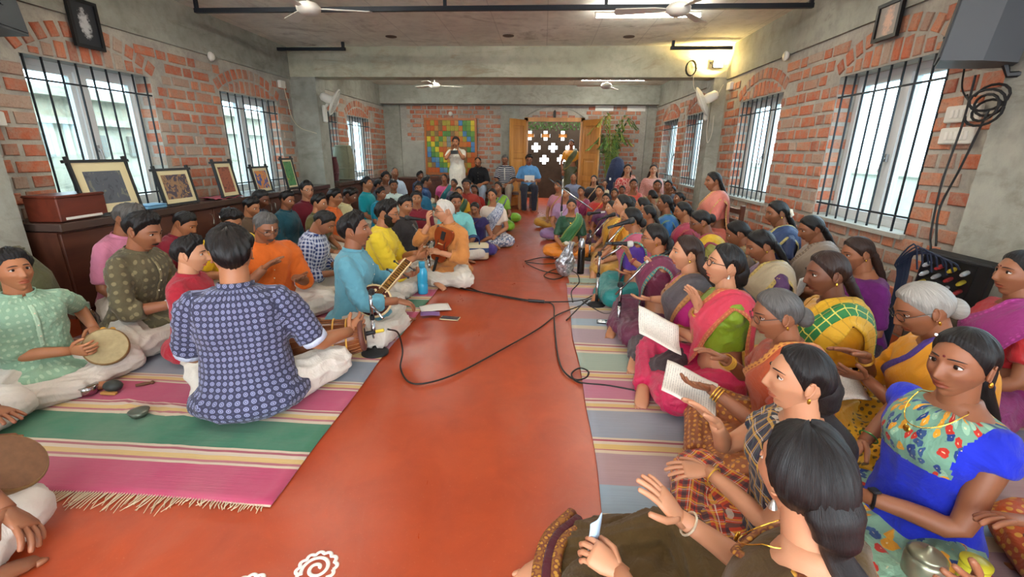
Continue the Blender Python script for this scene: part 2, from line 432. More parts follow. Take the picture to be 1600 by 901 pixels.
# ---- end wall
DX0, DX1, DZ = -.45, .92, 1.99
b = MB(); yi = YB+.006
b.box(XL, DX0, yi, YB+.28, 0, 2.32); b.box(DX1, XR, yi, YB+.28, 0, 2.32); b.box(DX0, DX1, yi, YB+.28, DZ, 2.32)
wall_b = struct(b.build('wall_back', M_MORT))
outb = np.array([[0, -1, 0], [-1, 0, 0], [0, 0, 1]], float).T
outb = np.stack([np.array([0, -1., 0]), np.array([1., 0, 0]), np.array([0, 0, 1.])], 1)
specs = []; z = .06; row = 0
while z+.09 < 2.32:
    x = XL + (.17 if row % 2 else 0); kk = row % 2
    while x < XR:
        L = .225 if kk % 2 == 0 else .105; xc = x+L/2; zc = z+.04
        ok = (-3.5+L/2 < xc < -1.02-L/2) or (DX1+.05+L/2 < xc < 2.39-L/2)
        if -3.5 < xc < -2.95+L/2 and zc < 1.5: ok = False
        if math.hypot(xc-.235, (zc-1.99+.72)*1.0) < 1.07 and zc > 1.95: ok = False
        if ok: specs.append(((xc, YB, zc), L, outb, (rnd.uniform(.5, 1.5), rnd.uniform(.95, 1.02), rnd.uniform(.82, .92))))
        x += L+.028; kk += 1
    z += .103; row += 1
yc, hw, rs = .235, .72, .27; R = (hw*hw+rs*rs)/(2*rs); cz = DZ+.03+rs-R
for i in range(14):                                   # flat courses inside the arch
    pass
for rw in range(3):
    zc = DZ+.075+rw*.085; half = math.sqrt(max((R-.03)**2-(zc+.04-cz)**2, 0)); x = -half+.02
    while x+.16 < half: specs.append(((yc+x+.08, YB, zc), .16, outb, (1, .9, .8))); x += .172
lay_bricks(wall_b, specs, 280)
b = MB(); b.box(-3.5, -2.95, YB-.012, YB+.02, .72, 1.47); struct(b.build('trim_13', M_PLAS), 'smooth grey cement patch on the end wall')
for n, x0, x1 in ((14, XL, -3.5), (15, -1.02, -.61), (16, 2.39, XR)):
    b = MB(); b.box(x0, x1, YB-.06, YB+.1, 0, 2.32); struct(b.build('trim_%d' % n, M_CONC), 'raw concrete column in the end wall')
b = MB()                                              # thin cement line of the door arch
pts = [(yc+(R+.01)*math.sin(t), YB-.012, cz+(R+.01)*math.cos(t)) for t in np.linspace(-math.asin(hw/R), math.asin(hw/R), 17)]
b.tube(pts, .014, 6); struct(b.build('trim_17', M_CONC), 'cement arch line over the door')

# door: frame and two open leaves
d = bpy.data.objects.new('door_1', None); COL.objects.link(d); d.location = (0, YB, 0); struct(d, 'honey teak double door standing open')
b = MB(); b.box(DX0-.03, DX0+.06, -.05, .12, 0, DZ+.05); b.box(DX1-.06, DX1+.03, -.05, .12, 0, DZ+.05); b.box(DX0-.03, DX1+.03, -.05, .12, DZ-.03, DZ+.06); b.build('door_frame', M_TEAK, d)
def leaf(x0, y0, x1, y1):
    W = math.hypot(x1-x0, y1-y0); a = math.atan2(y1-y0, x1-x0)
    l = bpy.data.objects.new('door_leaf', None); COL.objects.link(l); l.parent = d; l.location = (x0, y0, 0); l.rotation_euler = (0, 0, a)
    b = MB()
    b.box(0, .1, -.02, .02, .02, DZ); b.box(W-.1, W, -.02, .02, .02, DZ)
    for z0, z1 in ((.02, .2), (.62, .74), (1.12, 1.24), (DZ-.14, DZ)): b.box(.1, W-.1, -.02, .02, z0, z1)
    b.build('leaf_frame', M_TEAK, l)
    for z0, z1 in ((.2, .62), (.74, 1.12), (1.24, DZ-.14)):
        q = MB(); q.rbox((W/2, 0, (z0+z1)/2), (W-.2, .022, z1-z0), .008); q.rbox((W/2, 0, (z0+z1)/2), (W-.3, .034, z1-z0-.1), .012); q.build('panel', M_TEAK, l)
leaf(DX0, -.06, -.78, -.6); leaf(DX1, -.06, 1.26, -.62)

# ---- lobby beyond the door: pierced brick screen with cross shaped openings
M_JAALI = mat_concrete('dark_screen', srgb('#4d3c2e'), srgb('#3a2d20'))
cross = [(.04, 1.71), (.52, 1.71), (-.40, 1.71), (-.22, 1.39), (.26, 1.39), (.02, 1.06), (.51, 1.07), (-.46, 1.06), (.74, 1.39), (-.7, 1.39)]
u = .062
xs = sorted({-1.7, 1.9} | {round(cx+k*u, 4) for cx, cz in cross for k in (-2, -.8, .8, 2)}); zs = sorted({0., 2.2} | {round(cz+k*u, 4) for cx, cz in cross for k in (-2, -.8, .8, 2)})
b = MB()
for i in range(len(xs)-1):
    for j in range(len(zs)-1):
        X, Z = (xs[i]+xs[i+1])/2, (zs[j]+zs[j+1])/2
        if any((abs(X-cx) < 2*u and abs(Z-cz) < .8*u) or (abs(X-cx) < .8*u and abs(Z-cz) < 2*u) for cx, cz in cross): continue
        b.box(xs[i], xs[i+1], 13.2, 13.4, zs[j], zs[j+1])
struct(b.build('wall_lobby', M_JAALI))
b = MB(); b.box(-1.75, -1.6, 11.68, 13.4, 0, 2.2); struct(b.build('wall_lobby_left', M_JAALI)); 
b = MB(); b.box(1.8, 1.95, 11.68, 13.4, 0, 2.2); struct(b.build('wall_lobby_right', M_JAALI))
M_OR = plain('orange_brick_glow', '#d98a45', .8)  # orange light falling on these bricks is put into their colour
for i, (cx, cz) in enumerate(cross[:3]):
    b = MB(); b.rbox((cx, 13.3, cz), (.24, .12, .1), .006); struct(b.build('trim_%d' % (20+i), M_OR), 'brick in the cross opening with orange light put into its colour')

# ---- outside, seen through the windows: neighbouring parapets and houses
M_OLD = mat_concrete('old_lime_wall', srgb('#cfc6ae'), srgb('#a8a08a'), .6, stain=srgb('#6f6a5c'))
nb = thing('neighbour_house', 'weathered beige house wall with cornice outside the left windows', 'building', (-7.6, 4, -4))
b = MB(); b.box(-.3, 0, -9, 11, 0, 6.0); b.build('wall', M_OLD, nb)
b = MB(); b.box(-.3, .12, -9, 11, 5.6, 5.7); b.box(-.3, .2, -9, 11, 6.0, 6.15); b.build('cornice', M_OLD, nb)
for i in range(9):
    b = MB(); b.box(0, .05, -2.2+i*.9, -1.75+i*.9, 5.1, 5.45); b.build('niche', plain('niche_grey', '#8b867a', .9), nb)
pw = thing('terrace_parapet', 'pale plastered terrace parapet outside the right windows', 'parapet', (5.2, 4, -4))
b = MB(); b.box(0, .2, -12, 14, 0, 4.98); b.build('wall', plain('pale_plaster', '#d6d2bd', .9, noise=.06, nscale=2), pw)
b = MB(); b.box(-.04, .24, -12, 14, 4.98, 5.06); b.build('coping', plain('pale_plaster', '#d6d2bd', .9, noise=.06, nscale=2), pw)

# ================================================================= PEOPLE: generator
def ss(x, a, b): t = np.clip((x-a)/(b-a), 0, 1); return t*t*(3-2*t)
def gz(x, s): return np.exp(-(x/s)**2)

def head_shape(az, el, male):
    """points of a bare head, az = 0 is the face (+Y)"""
    dx, dy, dz = np.sin(az)*np.cos(el), np.cos(az)*np.cos(el), np.sin(el)
    x = .0735*dx; y = np.where(dy > 0, .089, .102)*dy; z = np.where(dz > 0, .112, .118)*dz
    if not male: x = x*.955
    k = np.clip((-z-.015)/.103, 0, 1)
    x = x*(1-(.33 if male else .45)*k**1.15); y = np.where(dy < 0, y*(1-.55*k), y*(1-.10*k))
    x = x*(1+.06*ss(z, .0, .06)*(dy < .2))
    F = ss(dy, .05, .4); ax = np.abs(x)
    hn = np.interp(z, [-.046, -.036, -.027, -.01, .02, .035], [0, .015, .0235, .015, .004, 0]); sn = np.interp(z, [-.04, -.025, .01, .03], [.016, .0135, .0085, .010])*(1 if male else .86)
    d = hn*gz(x, sn)*(1 if male else .95)
    d += -.0130*gz(ax-.031, .017)*gz(z-.013, .0115) + .0045*gz(ax-.027, .022)*gz(z-.034, .008)
    d += .006*gz(ax-.040, .020)*gz(z+.020, .020) + .0075*gz(x, .021)*gz(z+.0535, .0055) + .0090*gz(x, .018)*gz(z+.068, .0060)
    d += -.0060*gz(x, .026)*gz(z+.0608, .0026) - .004*gz(x, .03)*gz(z+.082, .007) + (.009 if male else .007)*gz(x, .020)*gz(z+.100, .012)
    d += -.003*gz(ax-.050, .015)*gz(z+.055, .02)
    return np.stack([x, y + F*d, z], -1)

_hc = {}
def head_mesh(lod, male):
    key = (lod, male)
    if key in _hc: return _hc[key]
    na, ne = ((72, 64), (44, 40), (30, 26))[lod]
    t = np.linspace(-PI, PI, na, endpoint=False); az = t - .45*np.sin(t)
    e = np.linspace(0, 1, ne); z0 = np.interp(e, [0, .12, .52, .72, 1], [-.5*PI+.02, -.95, .02, .45, .5*PI-.02]); el = z0
    A, E_ = np.meshgrid(az, el); P = head_shape(A, E_, male).reshape(-1, 3)
    f = [];
    for i in range(ne-1):
        for j in range(na): q = (j+1) % na; f.append((i*na+j, i*na+q, i*na+na+q, i*na+na+j))
    f.append(tuple(range(na-1, -1, -1))); f.append(tuple((ne-1)*na+j for j in range(na)))
    b = MB(); b.add(P, f, 0)
    fa = np.array([P[list(q)].mean(0) if len(q) == 4 else (0, -1, 0) for q in f])
    lip = (fa[:, 1] > .05) & ((fa[:, 0]/.0235)**2 + ((fa[:, 2]+.0608)/(.0138))**2 < 1)
    b.mi = [1 if l else 0 for l in lip]
    def sy(x, z):
        d = (np.abs(P[:, 0]-x)+np.abs(P[:, 2]-z)) + (P[:, 1] < 0); i = np.argsort(d)[:4]; return P[i, 1].mean()
    nn = (14, 9, 6)[lod]
    for s in (-1, 1):
        c = np.array([s*.031, sy(s*.031, .013)-.0020, .0125])
        v, ff = ellipsoid(nn, nn//2+2); b.add(v*np.array([.0155, .0085, .0080])+c, ff, 2)
        b.add(v*np.array([.0072, .0030, .0072])+c+np.array([-s*.0005, .0068, 0.0003]), ff, 3)
        if lod < 2:
            xs_ = np.linspace(-.0165, .0165, 7); pts = [(c[0]+q, c[1]+.0078-abs(q)**2*26, c[2]+.0076-q*q*26) for q in xs_]
            b.tube(pts, .0018, 5, 4); pts = [(p_[0], p_[1]-.001, p_[2]+.0035) for p_ in pts]; b.tube(pts, .0030, 6, 0)
        xs_ = np.linspace(-.019, .019, 6)
        pts = [(s*.030+s*q, sy(s*.030+s*q, .034)+.0012, .0325+.004*(1-(q/.019)**2)-.002*q/.019) for q in xs_]
        b.tube(pts, [.0015, .0028, .003, .0028, .0022, .001] if male else [.0014, .0024, .0026, .0024, .0017, .0009], 5, 4)
        # ear
        ec = np.array([s*.0735, -.010, .0]); v, ff = ellipsoid(nn, nn//2+2)
        ev = v*np.array([.007, .0155, .0275]); ev = xf(ev, rotm('Z', s*-.38)); ev = xf(ev, rotm('X', .18)); b.add(ev+ec, ff, 0)
        if lod < 2:
            tt = np.linspace(-.6*PI, .75*PI, 9)
            pts = np.array([(0, -math.cos(a)*.0145, math.sin(a)*.0255) for a in tt]); pts = xf(xf(pts, rotm('Z', s*-.38)), rotm('X', .18))+ec+np.array([s*.006, 0, 0]); b.tube(pts, .0036, 6, 0)
    r = (np.concatenate(b.v), b.f, b.mi, sy); _hc[key] = r; return r

def ellipsoid(n=12, m=8):
    v = []; f = []
    for i in range(m+1):
        e = -PI/2 + PI*i/m; e = max(min(e, PI/2-.02), -PI/2+.02)
        for j in range(n): a = 2*PI*j/n; v.append((math.cos(a)*math.cos(e), math.sin(a)*math.cos(e), math.sin(e)))
    for i in range(m):
        for j in range(n): q = (j+1) % n; f.append((i*n+j, i*n+q, i*n+n+q, i*n+n+j))
    f.append(tuple(range(n-1, -1, -1))); f.append(tuple(m*n+j for j in range(n)))
    return np.array(v), f

def hair_shell(lod, male, style, seed=0):
    """cap of hair on the head frame; returns verts, faces, uv"""
    r = np.random.RandomState(seed); na, nt_ = ((96, 20), (56, 14), (36, 9))[lod]
    az = np.linspace(-PI, PI, na, endpoint=False); a = np.abs(np.degrees(az))
    if style == 'bald': xs, hs = [0, 50, 75, 95, 115, 135, 180], [88, 80, 30, 16, 18, -12, -26]
    elif style == 'receding': xs, hs = [0, 25, 45, 62, 78, 88, 100, 115, 130, 180], [56, 66, 50, 26, 8, -10, 14, 16, -14, -30]
    elif style == 'cover': xs, hs = [0, 20, 45, 62, 76, 88, 98, 112, 126, 180], [46, 43, 34, 20, 2, -16, -26, -30, -32, -38]
    elif male: xs, hs = [0, 30, 48, 62, 76, 86, 96, 114, 128, 180], [39, 40, 36, 24, 12, -9, 13, 15, -14, -34]
    else: xs, hs = [0, 20, 45, 62, 76, 88, 98, 112, 126, 180], [46, 43, 34, 22, 8, -6, 8, 6, -18, -36]
    hl = np.radians(np.interp(a, xs, hs)); jitter = r.rand(na)*.05*(1.0 if male else .3*(a < 110)); hl = hl + jitter
    T = np.linspace(0, 1, nt_); V = []; UV = []
    ph = r.rand(6)*6
    for i, t in enumerate(T):
        el = hl + (PI/2-.03-hl)*t**.9
        P = head_shape(az, el, male); N = P/np.array([.0735, .096, .112])**2; N /= np.linalg.norm(N, axis=1)[:, None]
        if male:
            off = .004 + ss(np.array(t), 0, .28)*(.017 + .008*np.cos(az)*(t > .2)*t) + .004*np.sin(az*9+ph[0]+t*7)*ss(np.array(t), .05, .4) + (.003*np.sin(az*23+ph[1]-t*9) + .0022*np.sin(az*41+ph[2]+t*15))*(1-t**3)
            off += .004*(r.rand(na)-.5)*ss(np.array(t), .1, .4)
            if style in ('short', 'bald', 'receding'): off *= .6
            if style == 'full': off *= 1.15
        else:
            off = .0035 + ss(np.array(t), 0, .22)*.0095 + (.0016*np.sin(az*31+ph[0]) + .0012*np.sin(az*53+ph[1]+t*4))*(1-t**2)
            off -= .006*gz(np.sin(az), .035)*(np.cos(az) > 0)*ss(np.array(t), .0, .3)     # centre parting
            if style == 'cover': off = off + .012*gz(np.abs(az)-1.75, .45)*ss(np.array(t), .03, .25)
            if style == 'puff': off += .006*ss(np.array(t), .2, .6)
        off = np.where(t == 0, .0015, off)
        V.append(P + N*off[:, None] if np.ndim(off) else P+N*off); UV.append(np.stack([az*.09, np.full(na, t*.22)], 1))
    V = np.concatenate(V); UV = np.concatenate(UV); f = []
    for i in range(nt_-1):
        for j in range(na): q = (j+1) % na; f.append((i*na+j, i*na+q, i*na+na+q, i*na+na+j))
    f.append(tuple((nt_-1)*na+j for j in range(na)))
    return V, f, UV

def ik(a, b, l1, l2, pole):
    a, b = np.asarray(a, float), np.asarray(b, float); d = b-a; L = np.linalg.norm(d); L2 = min(max(L, abs(l1-l2)+.02), (l1+l2)*.995)
    u = unit(d); b = a+u*L2; x = (l1*l1-l2*l2+L2*L2)/(2*L2); h = math.sqrt(max(l1*l1-x*x, 0))
    p = np.asarray(pole, float); p = unit(p-u*np.dot(p, u)); return a+u*x+p*h, b

def torso_loft(R, o, st, n=20, pw=2.3):
    """stations (z, half width, half depth, y shift) in the torso frame"""
    v = []; f = []; a = np.arange(n)*2*PI/n
    cx = np.sign(np.cos(a))*np.abs(np.cos(a))**(2/pw); cy = np.sign(np.sin(a))*np.abs(np.sin(a))**(2/pw)
    for (z, w, d, ys) in st: v.append(np.stack([cx*w, cy*d+ys, np.full(n, z)], 1))
    m = len(st)
    for i in range(m-1):
        for j in range(n): q = (j+1) % n; f.append((i*n+j, i*n+q, i*n+n+q, i*n+n+j))
    f.append(tuple(range(n-1, -1, -1))); f.append(tuple((m-1)*n+j for j in range(n)))
    return np.concatenate(v) @ R.T + o, f

def hand_mesh(wr, d, nrm, right, lod, curl=.35, spread=.12, s=1.0, point=None):
    """palm and five fingers; d finger direction, nrm = way the palm faces"""
    d = unit(d); nrm = unit(np.asarray(nrm, float)-d*np.dot(d, nrm)); lat = np.cross(d, nrm)*(1 if right else -1)   # towards the thumb
    b = MB(); n = (10, 8, 6)[lod]
    pts = [wr-d*.02*s, wr+d*.012*s, wr+d*.045*s, wr+d*.082*s, wr+d*.094*s]
    b.tube(pts, np.array([.026, .028, .039, .041, .034])*s, n, flat=[.72, .62, .40, .34, .25], up=nrm)
    bases = [.029, .010, -.010, -.028]; lens = [.070, .079, .073, .057]; rad = [.0088, .0092, .0088, .0076]
    for i in range(4):
        c = curl if np.ndim(curl) == 0 else curl[i]
        p = wr+d*(.086-.004*abs(i-1))*s+lat*bases[i]*s; dd = unit(d+lat*spread*(1.3-i)*.8); ang = 0; pp = [p-dd*.012*s, p]; seg = [.46, .30, .24]
        for q in range(3):
            ang += c*(.75, 1.0, .75)[q]; dv = dd*math.cos(ang)+nrm*math.sin(ang); p = p+dv*lens[i]*seg[q]*s; pp.append(p)
        pp.append(p+dv*.004*s)
        b.tube(pp, np.array([1.0, 1.05, .98, .92, .80, .45])*rad[i]*s, n-2 if lod else 8)
    p = wr+d*.018*s+lat*.022*s; tv = unit(lat*.75+d*.62+nrm*.22)
    tc = curl if np.ndim(curl) == 0 else curl[0]
    p2 = p+tv*.034*s; t2 = unit(tv*.7+d*.7+nrm*(.1+.5*tc)-lat*.25*tc); p3 = p2+t2*.030*s; t3 = unit(t2+d*.2+nrm*.4*tc); p4 = p3+t3*.024*s
    b.tube([p-tv*.012*s, p, p2, p3, p4, p4+t3*.004*s], np.array([.013, .0135, .0112, .0102, .0085, .004])*s, n-2 if lod else 8)
    return np.concatenate(b.v), b.f

_skin = {}
def skin_mats(tone):
    if tone in _skin: return _skin[tone]
    c = srgb({'fair': '#b98463', 'mid': '#a06a48', 'tan': '#8a583c', 'dark': '#6b432f'}[tone])
    q = NM('skin_'+tone); n = q.noise(scale=9, detail=5)
    q.set(Base_Color=q.mix(n, tuple(x*.88 for x in c), tuple(min(1, x*1.1) for x in c)), Roughness=.5, Specular_IOR_Level=.4)
    q.set(Subsurface_Weight=.12); q.b.inputs['Subsurface Radius'].default_value = (.9, .35, .2); q.b.inputs['Subsurface Scale'].default_value = .006
    q.bump(q.noise(scale=220, detail=2), .06, .002)
    lip = plain('lips_'+tone, tuple(x*y for x, y in zip(c, (.80, .48, .48))), .42)
    _skin[tone] = [q.m, lip, plain('eye_white', '#d9d2c8', .25), plain('iris_brown', '#1d120c', .12), plain('brow_black', '#17110f', .7)]
    return _skin[tone]
def hair_mat(kind):
    key = 'hair_'+kind
    if key in _mc: return _mc[key]
    c = {'black': ('#0d0b0b', '#1c1817'), 'brown': ('#1d1310', '#3a2419'), 'grey': ('#77746f', '#b3afa6'), 'salt': ('#2a2828', '#6f6c68'), 'white': ('#b3ada3', '#d9d4ca')}[kind]
    q = NM(key); uv = q.n('ShaderNodeUVMap').outputs[0]; st = q.noise(q.mapv(uv, (900, 14, 1)), 1.0, 4, .6)
    q.set(Base_Color=q.mix(q.ramp(st, [(.35, 0.), (.7, 1.)]), srgb(c[0]), srgb(c[1])), Roughness=.42, Specular_IOR_Level=.32, Anisotropic=.5)
    q.bump(st, .6, .004); _mc[key] = q.m; return q.m

# -------- fabrics (UV of a garment is in metres along and around each limb)
def fabric(name, c1, pat=None, c2=None, c3=None, scale=1.0, rough=.82, sheen=.12, silk=False):
    key = (name, c1, pat, c2, c3, scale)
    if key in _mc: return _mc[key]
    q = NM('cloth_'+name); A = srgb(c1); B = srgb(c2) if c2 else A; C = srgb(c3) if c3 else B
    uvn = q.n('ShaderNodeUVMap'); uv = uvn.outputs[0]; ob = q.tex()
    wr = q.noise(ob, 7, 4, .6, dist=.8); wv = q.noise(uv, 700, 2, .5)
    X = q.xyz(uv)
    def cell(v, f): return q.math('FRACT', q.math('MULTIPLY', v, f))
    def band(v, f, w, off=0.): return q.math('LESS_THAN', q.math('FRACT', q.math('ADD', q.math('MULTIPLY', v, f), off)), w)
    col = A
    if pat == 'checks':
        col = q.mix(q.math('MULTIPLY', band(X[0], 32*scale, .42), .6), A, B); col = q.mix(q.math('MULTIPLY', band(X[1], 32*scale, .42), .6), col, B)
    elif pat == 'plaid':
        f = 11*scale
        col = q.mix(q.math('MULTIPLY', band(X[0], f, .34), .7), A, B); col = q.mix(q.math('MULTIPLY', band(X[1], f, .34), .6), col, srgb('#1c2238'))
        col = q.mix(q.math('MULTIPLY', band(X[0], f, .14, .42), .6), col, C); col = q.mix(q.math('MULTIPLY', band(X[1], f, .14, .42), .6), col, C)
        col = q.mix(q.math('MULTIPLY', q.math('MAXIMUM', band(X[0], f, .045, .2), band(X[1], f, .045, .2)), .7), col, srgb('#d8d0c0'))
    elif pat == 'gridlines':
        col = q.mix(q.math('MAXIMUM', band(X[0], 24*scale, .1), band(X[1], 24*scale, .1)), A, B)
    elif pat == 'stripes':
        col = q.mix(band(X[1], 26*scale, .36), A, B)
    elif pat == 'vstripes':
        col = q.mix(q.math('MULTIPLY', band(X[0], 60*scale, .4), .5), A, B)
    elif pat == 'rings':
        g = q.mapv(uv, (30*scale, 30*scale, 0)); d = q.voro(g, 1.0, rand=0.0, dim='2D')
        r1 = q.ramp(d, [(.0, B), (.11, B), (.13, A), (.2, A), (.22, B), (.30, B), (.33, A), (.43, A), (.46, C), (.54, C), (.6, A)]); col = r1
    elif pat == 'buti':
        g = q.mapv(uv, (22*scale, 22*scale, 0)); d = q.voro(g, 1.0, rand=0.0, dim='2D'); col = q.ramp(d, [(0., B), (.2, B), (.26, A), (1., A)])
    elif pat == 'floral':
        dn = q.noise(uv, 30, 2, .5, out='Color'); va = q.n('ShaderNodeVectorMath', operation='MULTIPLY_ADD'); q.put(va.inputs[0], dn); va.inputs[1].default_value = (.035, .035, 0); q.put(va.inputs[2], uv); g = q.mapv(va.outputs[0], (26*scale, 16*scale, 0)); d = q.voro(g, 1.0, rand=.9, dim='2D'); cc = q.voro(g, 1.0, rand=.9, out='Color', dim='2D')
        pc = q.ramp(q.xyz(cc)[0], [(0., B), (.3, C), (.5, srgb('#d99a2b')), (.68, srgb('#b33226')), (.84, srgb('#1e3a78'))], 'CONSTANT')
        rim = q.ramp(d, [(0., 1.), (.34, 1.), (.38, 0.)]); col = q.mix(rim, A, pc); col = q.mix(q.ramp(d, [(0., .6), (.05, .6), (.07, 0.)]), col, srgb('#e9dcb0'))
    elif pat == 'blotch':
        d = q.noise(q.mapv(uv, (1, 1, 0)), 26*scale, 3, .5); col = q.ramp(d, [(.0, A), (.46, A), (.5, B), (.6, B), (.64, C)], 'CONSTANT')
    elif pat == 'zari':
        d = q.voro(q.mapv(uv, (34*scale, 34*scale, 0)), 1.0, rand=.3, dim='2D'); col = q.ramp(d, [(0., B), (.25, B), (.3, A), (1., A)])
    elif pat == 'border':      # v = 0..1 across a drape: woven border at both edges
        e = q.math('MINIMUM', X[1], q.math('SUBTRACT', 1., X[1])); z = q.voro(q.mapv(uv, (40, 14, 0)), 1.0, rand=.2, dim='2D')
        bc = q.mix(q.ramp(z, [(.2, 0.), (.35, 1.)]), C, B); col = q.mix(q.math('LESS_THAN', e, .13*scale), A, bc)
    elif pat == 'border_checks':
        e = q.math('MINIMUM', X[1], q.math('SUBTRACT', 1., X[1]))
        ck = q.mix(q.math('MAXIMUM', band(X[0], 20, .12), band(X[1], 7, .12)), A, C); col = q.mix(q.math('LESS_THAN', e, .30), ck, q.mix(band(X[0], 20, .12), B, tuple(x*.75 for x in B)))
    elif pat == 'gradient2':
        col = q.mix(q.ramp(X[1], [(.45, 0.), (.5, 1.)]), A, B)
    shade = q.ramp(wr, [(.25, .88), (.7, 1.06)])
    col = q.mix(1.0, col, shade, 'MULTIPLY')
    q.set(Base_Color=col, Roughness=.42 if silk else rough, Specular_IOR_Level=.45 if silk else .22, Sheen_Weight=sheen)
    wr2 = q.noise(q.mapv(uv, (1, 1, 0)), 13, 4, .6, dist=1.0)
    q.bump(q.math('ADD', q.math('ADD', wr, q.math('MULTIPLY', wr2, .16)), q.math('MULTIPLY', wv, .05)), .6, .035)
    _mc[key] = q.m; return q.m

PENDING = []          # garments waiting for their surface
BODY_PARTS = []

def wob(p, seed, k):
    r = np.random.RandomState(seed); out = 0
    for i in range(4):
        d = r.randn(3); d /= np.linalg.norm(d); e = r.randn(3); e /= np.linalg.norm(e)
        out = out + np.sin(p@d*k*(.7+.5*i) + 1.8*np.sin(p@e*k*.5+r.rand()*6) + r.rand()*6)/(1+.5*i)
    return out/2.2

class Person:
    pass

def make_person(label, px, face, s=1.0, sex='m', legs='cross', lean=6, tilt=0, twist=0, head=(0, 0, 0), hands=None, tone='mid', hair='short', hairc='black',
                top=None, bottom=None, pallu=None, lod=1, sleeve=.5, beard=None, glasses=None, seat=0.0, group=None, extras=(), curl=(.35, .35), palms=None, at=None, aty=None, kn=(0., 0.), dz=0.0, seed=None, bulk=1.0, hem=True, polesL=None, polesR=None, collar=True, headsize=1.0, armskin=None, legpos=None, top_extra=None):
    """px: pixel of the head centre in the photograph, only used to find where on the floor the person sits"""
    male = sex == 'm'; seed = seed if seed is not None else sum((i+3)*ord(c_) for i, c_ in enumerate(label)) % 10000
    rs = np.random.RandomState(sum(map(ord, label)) % 99991)
    Pn = Person(); H = []
    hipz = {'cross': .105, 'chair': .10, 'stand': .86, 'kneel': .13}[legs]
    hip = np.array([0, 0, hipz])
    R = rotm('Z', math.radians(twist)) @ rotm('X', -math.radians(lean)) @ rotm('Y', math.radians(tilt))
    T = lambda p: R @ np.asarray(p, float) + hip
    sw = (.165 if male else .150)*bulk
    neck = T((0, 0, .50)); lean_h = math.radians(lean)*.45
    yaw, pit, rol = (math.radians(q) for q in head)
    Rh = rotm('Z', math.radians(twist)*.5+yaw) @ rotm('X', -pit) @ rotm('Y', rol)
    hc = T((0, .010, .535)) + Rh @ np.array([0, .024, .092])
    # ---- root
    z_head = (hc[2]*s) + seat + dz
    if aty is not None:
        v = CAM_M @ np.array([(px[0]-800), -(px[1]-450.5), -FPX]); P = v*(aty/v[1])
    elif at is None:
        v = CAM_M @ np.array([(px[0]-800), -(px[1]-450.5), -FPX]); t = (z_head-CAM_H)/v[2]; P = v*t
    else: P = np.array([at[0], at[1], 0])
    ph = math.radians(face); off = s*np.array([hc[0]*math.cos(ph)-hc[1]*math.sin(ph), hc[0]*math.sin(ph)+hc[1]*math.cos(ph)])
    if at is not None: off = np.zeros(2)
    root = thing('person', label, 'person', (P[0]-off[0], P[1]-off[1], seat+dz), ph, group); root.scale = (s, s, s)
    Pn.root = root; Pn.s = s
    def world(p): p = np.asarray(p, float)*s; return np.array([root.location.x + p[0]*math.cos(ph)-p[1]*math.sin(ph), root.location.y + p[0]*math.sin(ph)+p[1]*math.cos(ph), p[2]+seat+dz])
    Pn.world = world; Pn.hc = hc; Pn.Rh = Rh; Pn.R = R; Pn.T = T; Pn.face = ph
    # ---- limbs
    def loc_px(h):
        if len(h) == 4 and h[0] == 'px':
            v = CAM_M @ np.array([(h[1]-800), -(h[2]-450.5), -FPX]); w_ = v*((h[3]-CAM_H)/v[2]); w_ = np.array([w_[0]-root.location.x, w_[1]-root.location.y, h[3]-seat-dz])/s
            return np.array([w_[0]*math.cos(ph)+w_[1]*math.sin(ph), -w_[0]*math.sin(ph)+w_[1]*math.cos(ph), w_[2]])
        return np.asarray(h, float)
    sh = {1: T((sw-.010, -.004, .418)), -1: T((-sw+.010, -.004, .418))}
    if hands is None: hands = ((-.10, .24, .17), (.10, .26, .16))
    hands = {-1: loc_px(hands[0]), 1: loc_px(hands[1])}
    el = {}; wr = {}
    for k in (-1, 1):
        pole = (polesL if k < 0 else polesR); pole = pole if pole is not None else (k*.55, -.35, -.75)
        el[k], wr[k] = ik(sh[k], hands[k], .265, .235, pole)
    Pn.wr = wr; Pn.el = el
    hp = {k: hip + rotm('Z', math.radians(twist)*.0) @ np.array([k*.085, .0, -.005]) for k in (-1, 1)}
    knee, ank, toe = {}, {}, {}
    for k, raise_ in ((-1, kn[0]), (1, kn[1])):
        if legs == 'cross':
            kw = .355 if lod == 0 else .315
            knee[k] = np.array([k*(kw-.16*raise_), .235+.10*raise_, .10+.30*raise_]); ank[k] = np.array([-k*.06+k*.12*raise_, (.335 if k > 0 else .255)+.02*raise_, .055]); toe[k] = ank[k]+np.array([-k*.15, .035, -.02])
        elif legs == 'chair':
            knee[k] = np.array([k*.12, .42, hipz+.01]); ank[k] = np.array([k*.11, .43, -.37]); toe[k] = ank[k]+np.array([k*.02, .16, -.05])
        elif legs == 'stand':
            knee[k] = np.array([k*.095, .02, .47]); ank[k] = np.array([k*.09, 0, .08]); toe[k] = ank[k]+np.array([k*.03, .16, -.05])
        else:
            knee[k] = np.array([k*.13, .36, .08]); ank[k] = np.array([k*.12, -.04, .05]); toe[k] = ank[k]+np.array([0, -.14, -.02])
    if legpos:
        for i, k in enumerate((-1, 1)): knee[k] = np.array(legpos['knee'][i]); ank[k] = np.array(legpos['ank'][i]); toe[k] = ank[k]+np.array([-k*.15, .035, -.02])
    n = (14, 10, 8)[lod]
    # ---- body mesh
    b = MB()
    wst = (.145 if male else .125)*bulk; hipw = (.165 if male else .172)*bulk
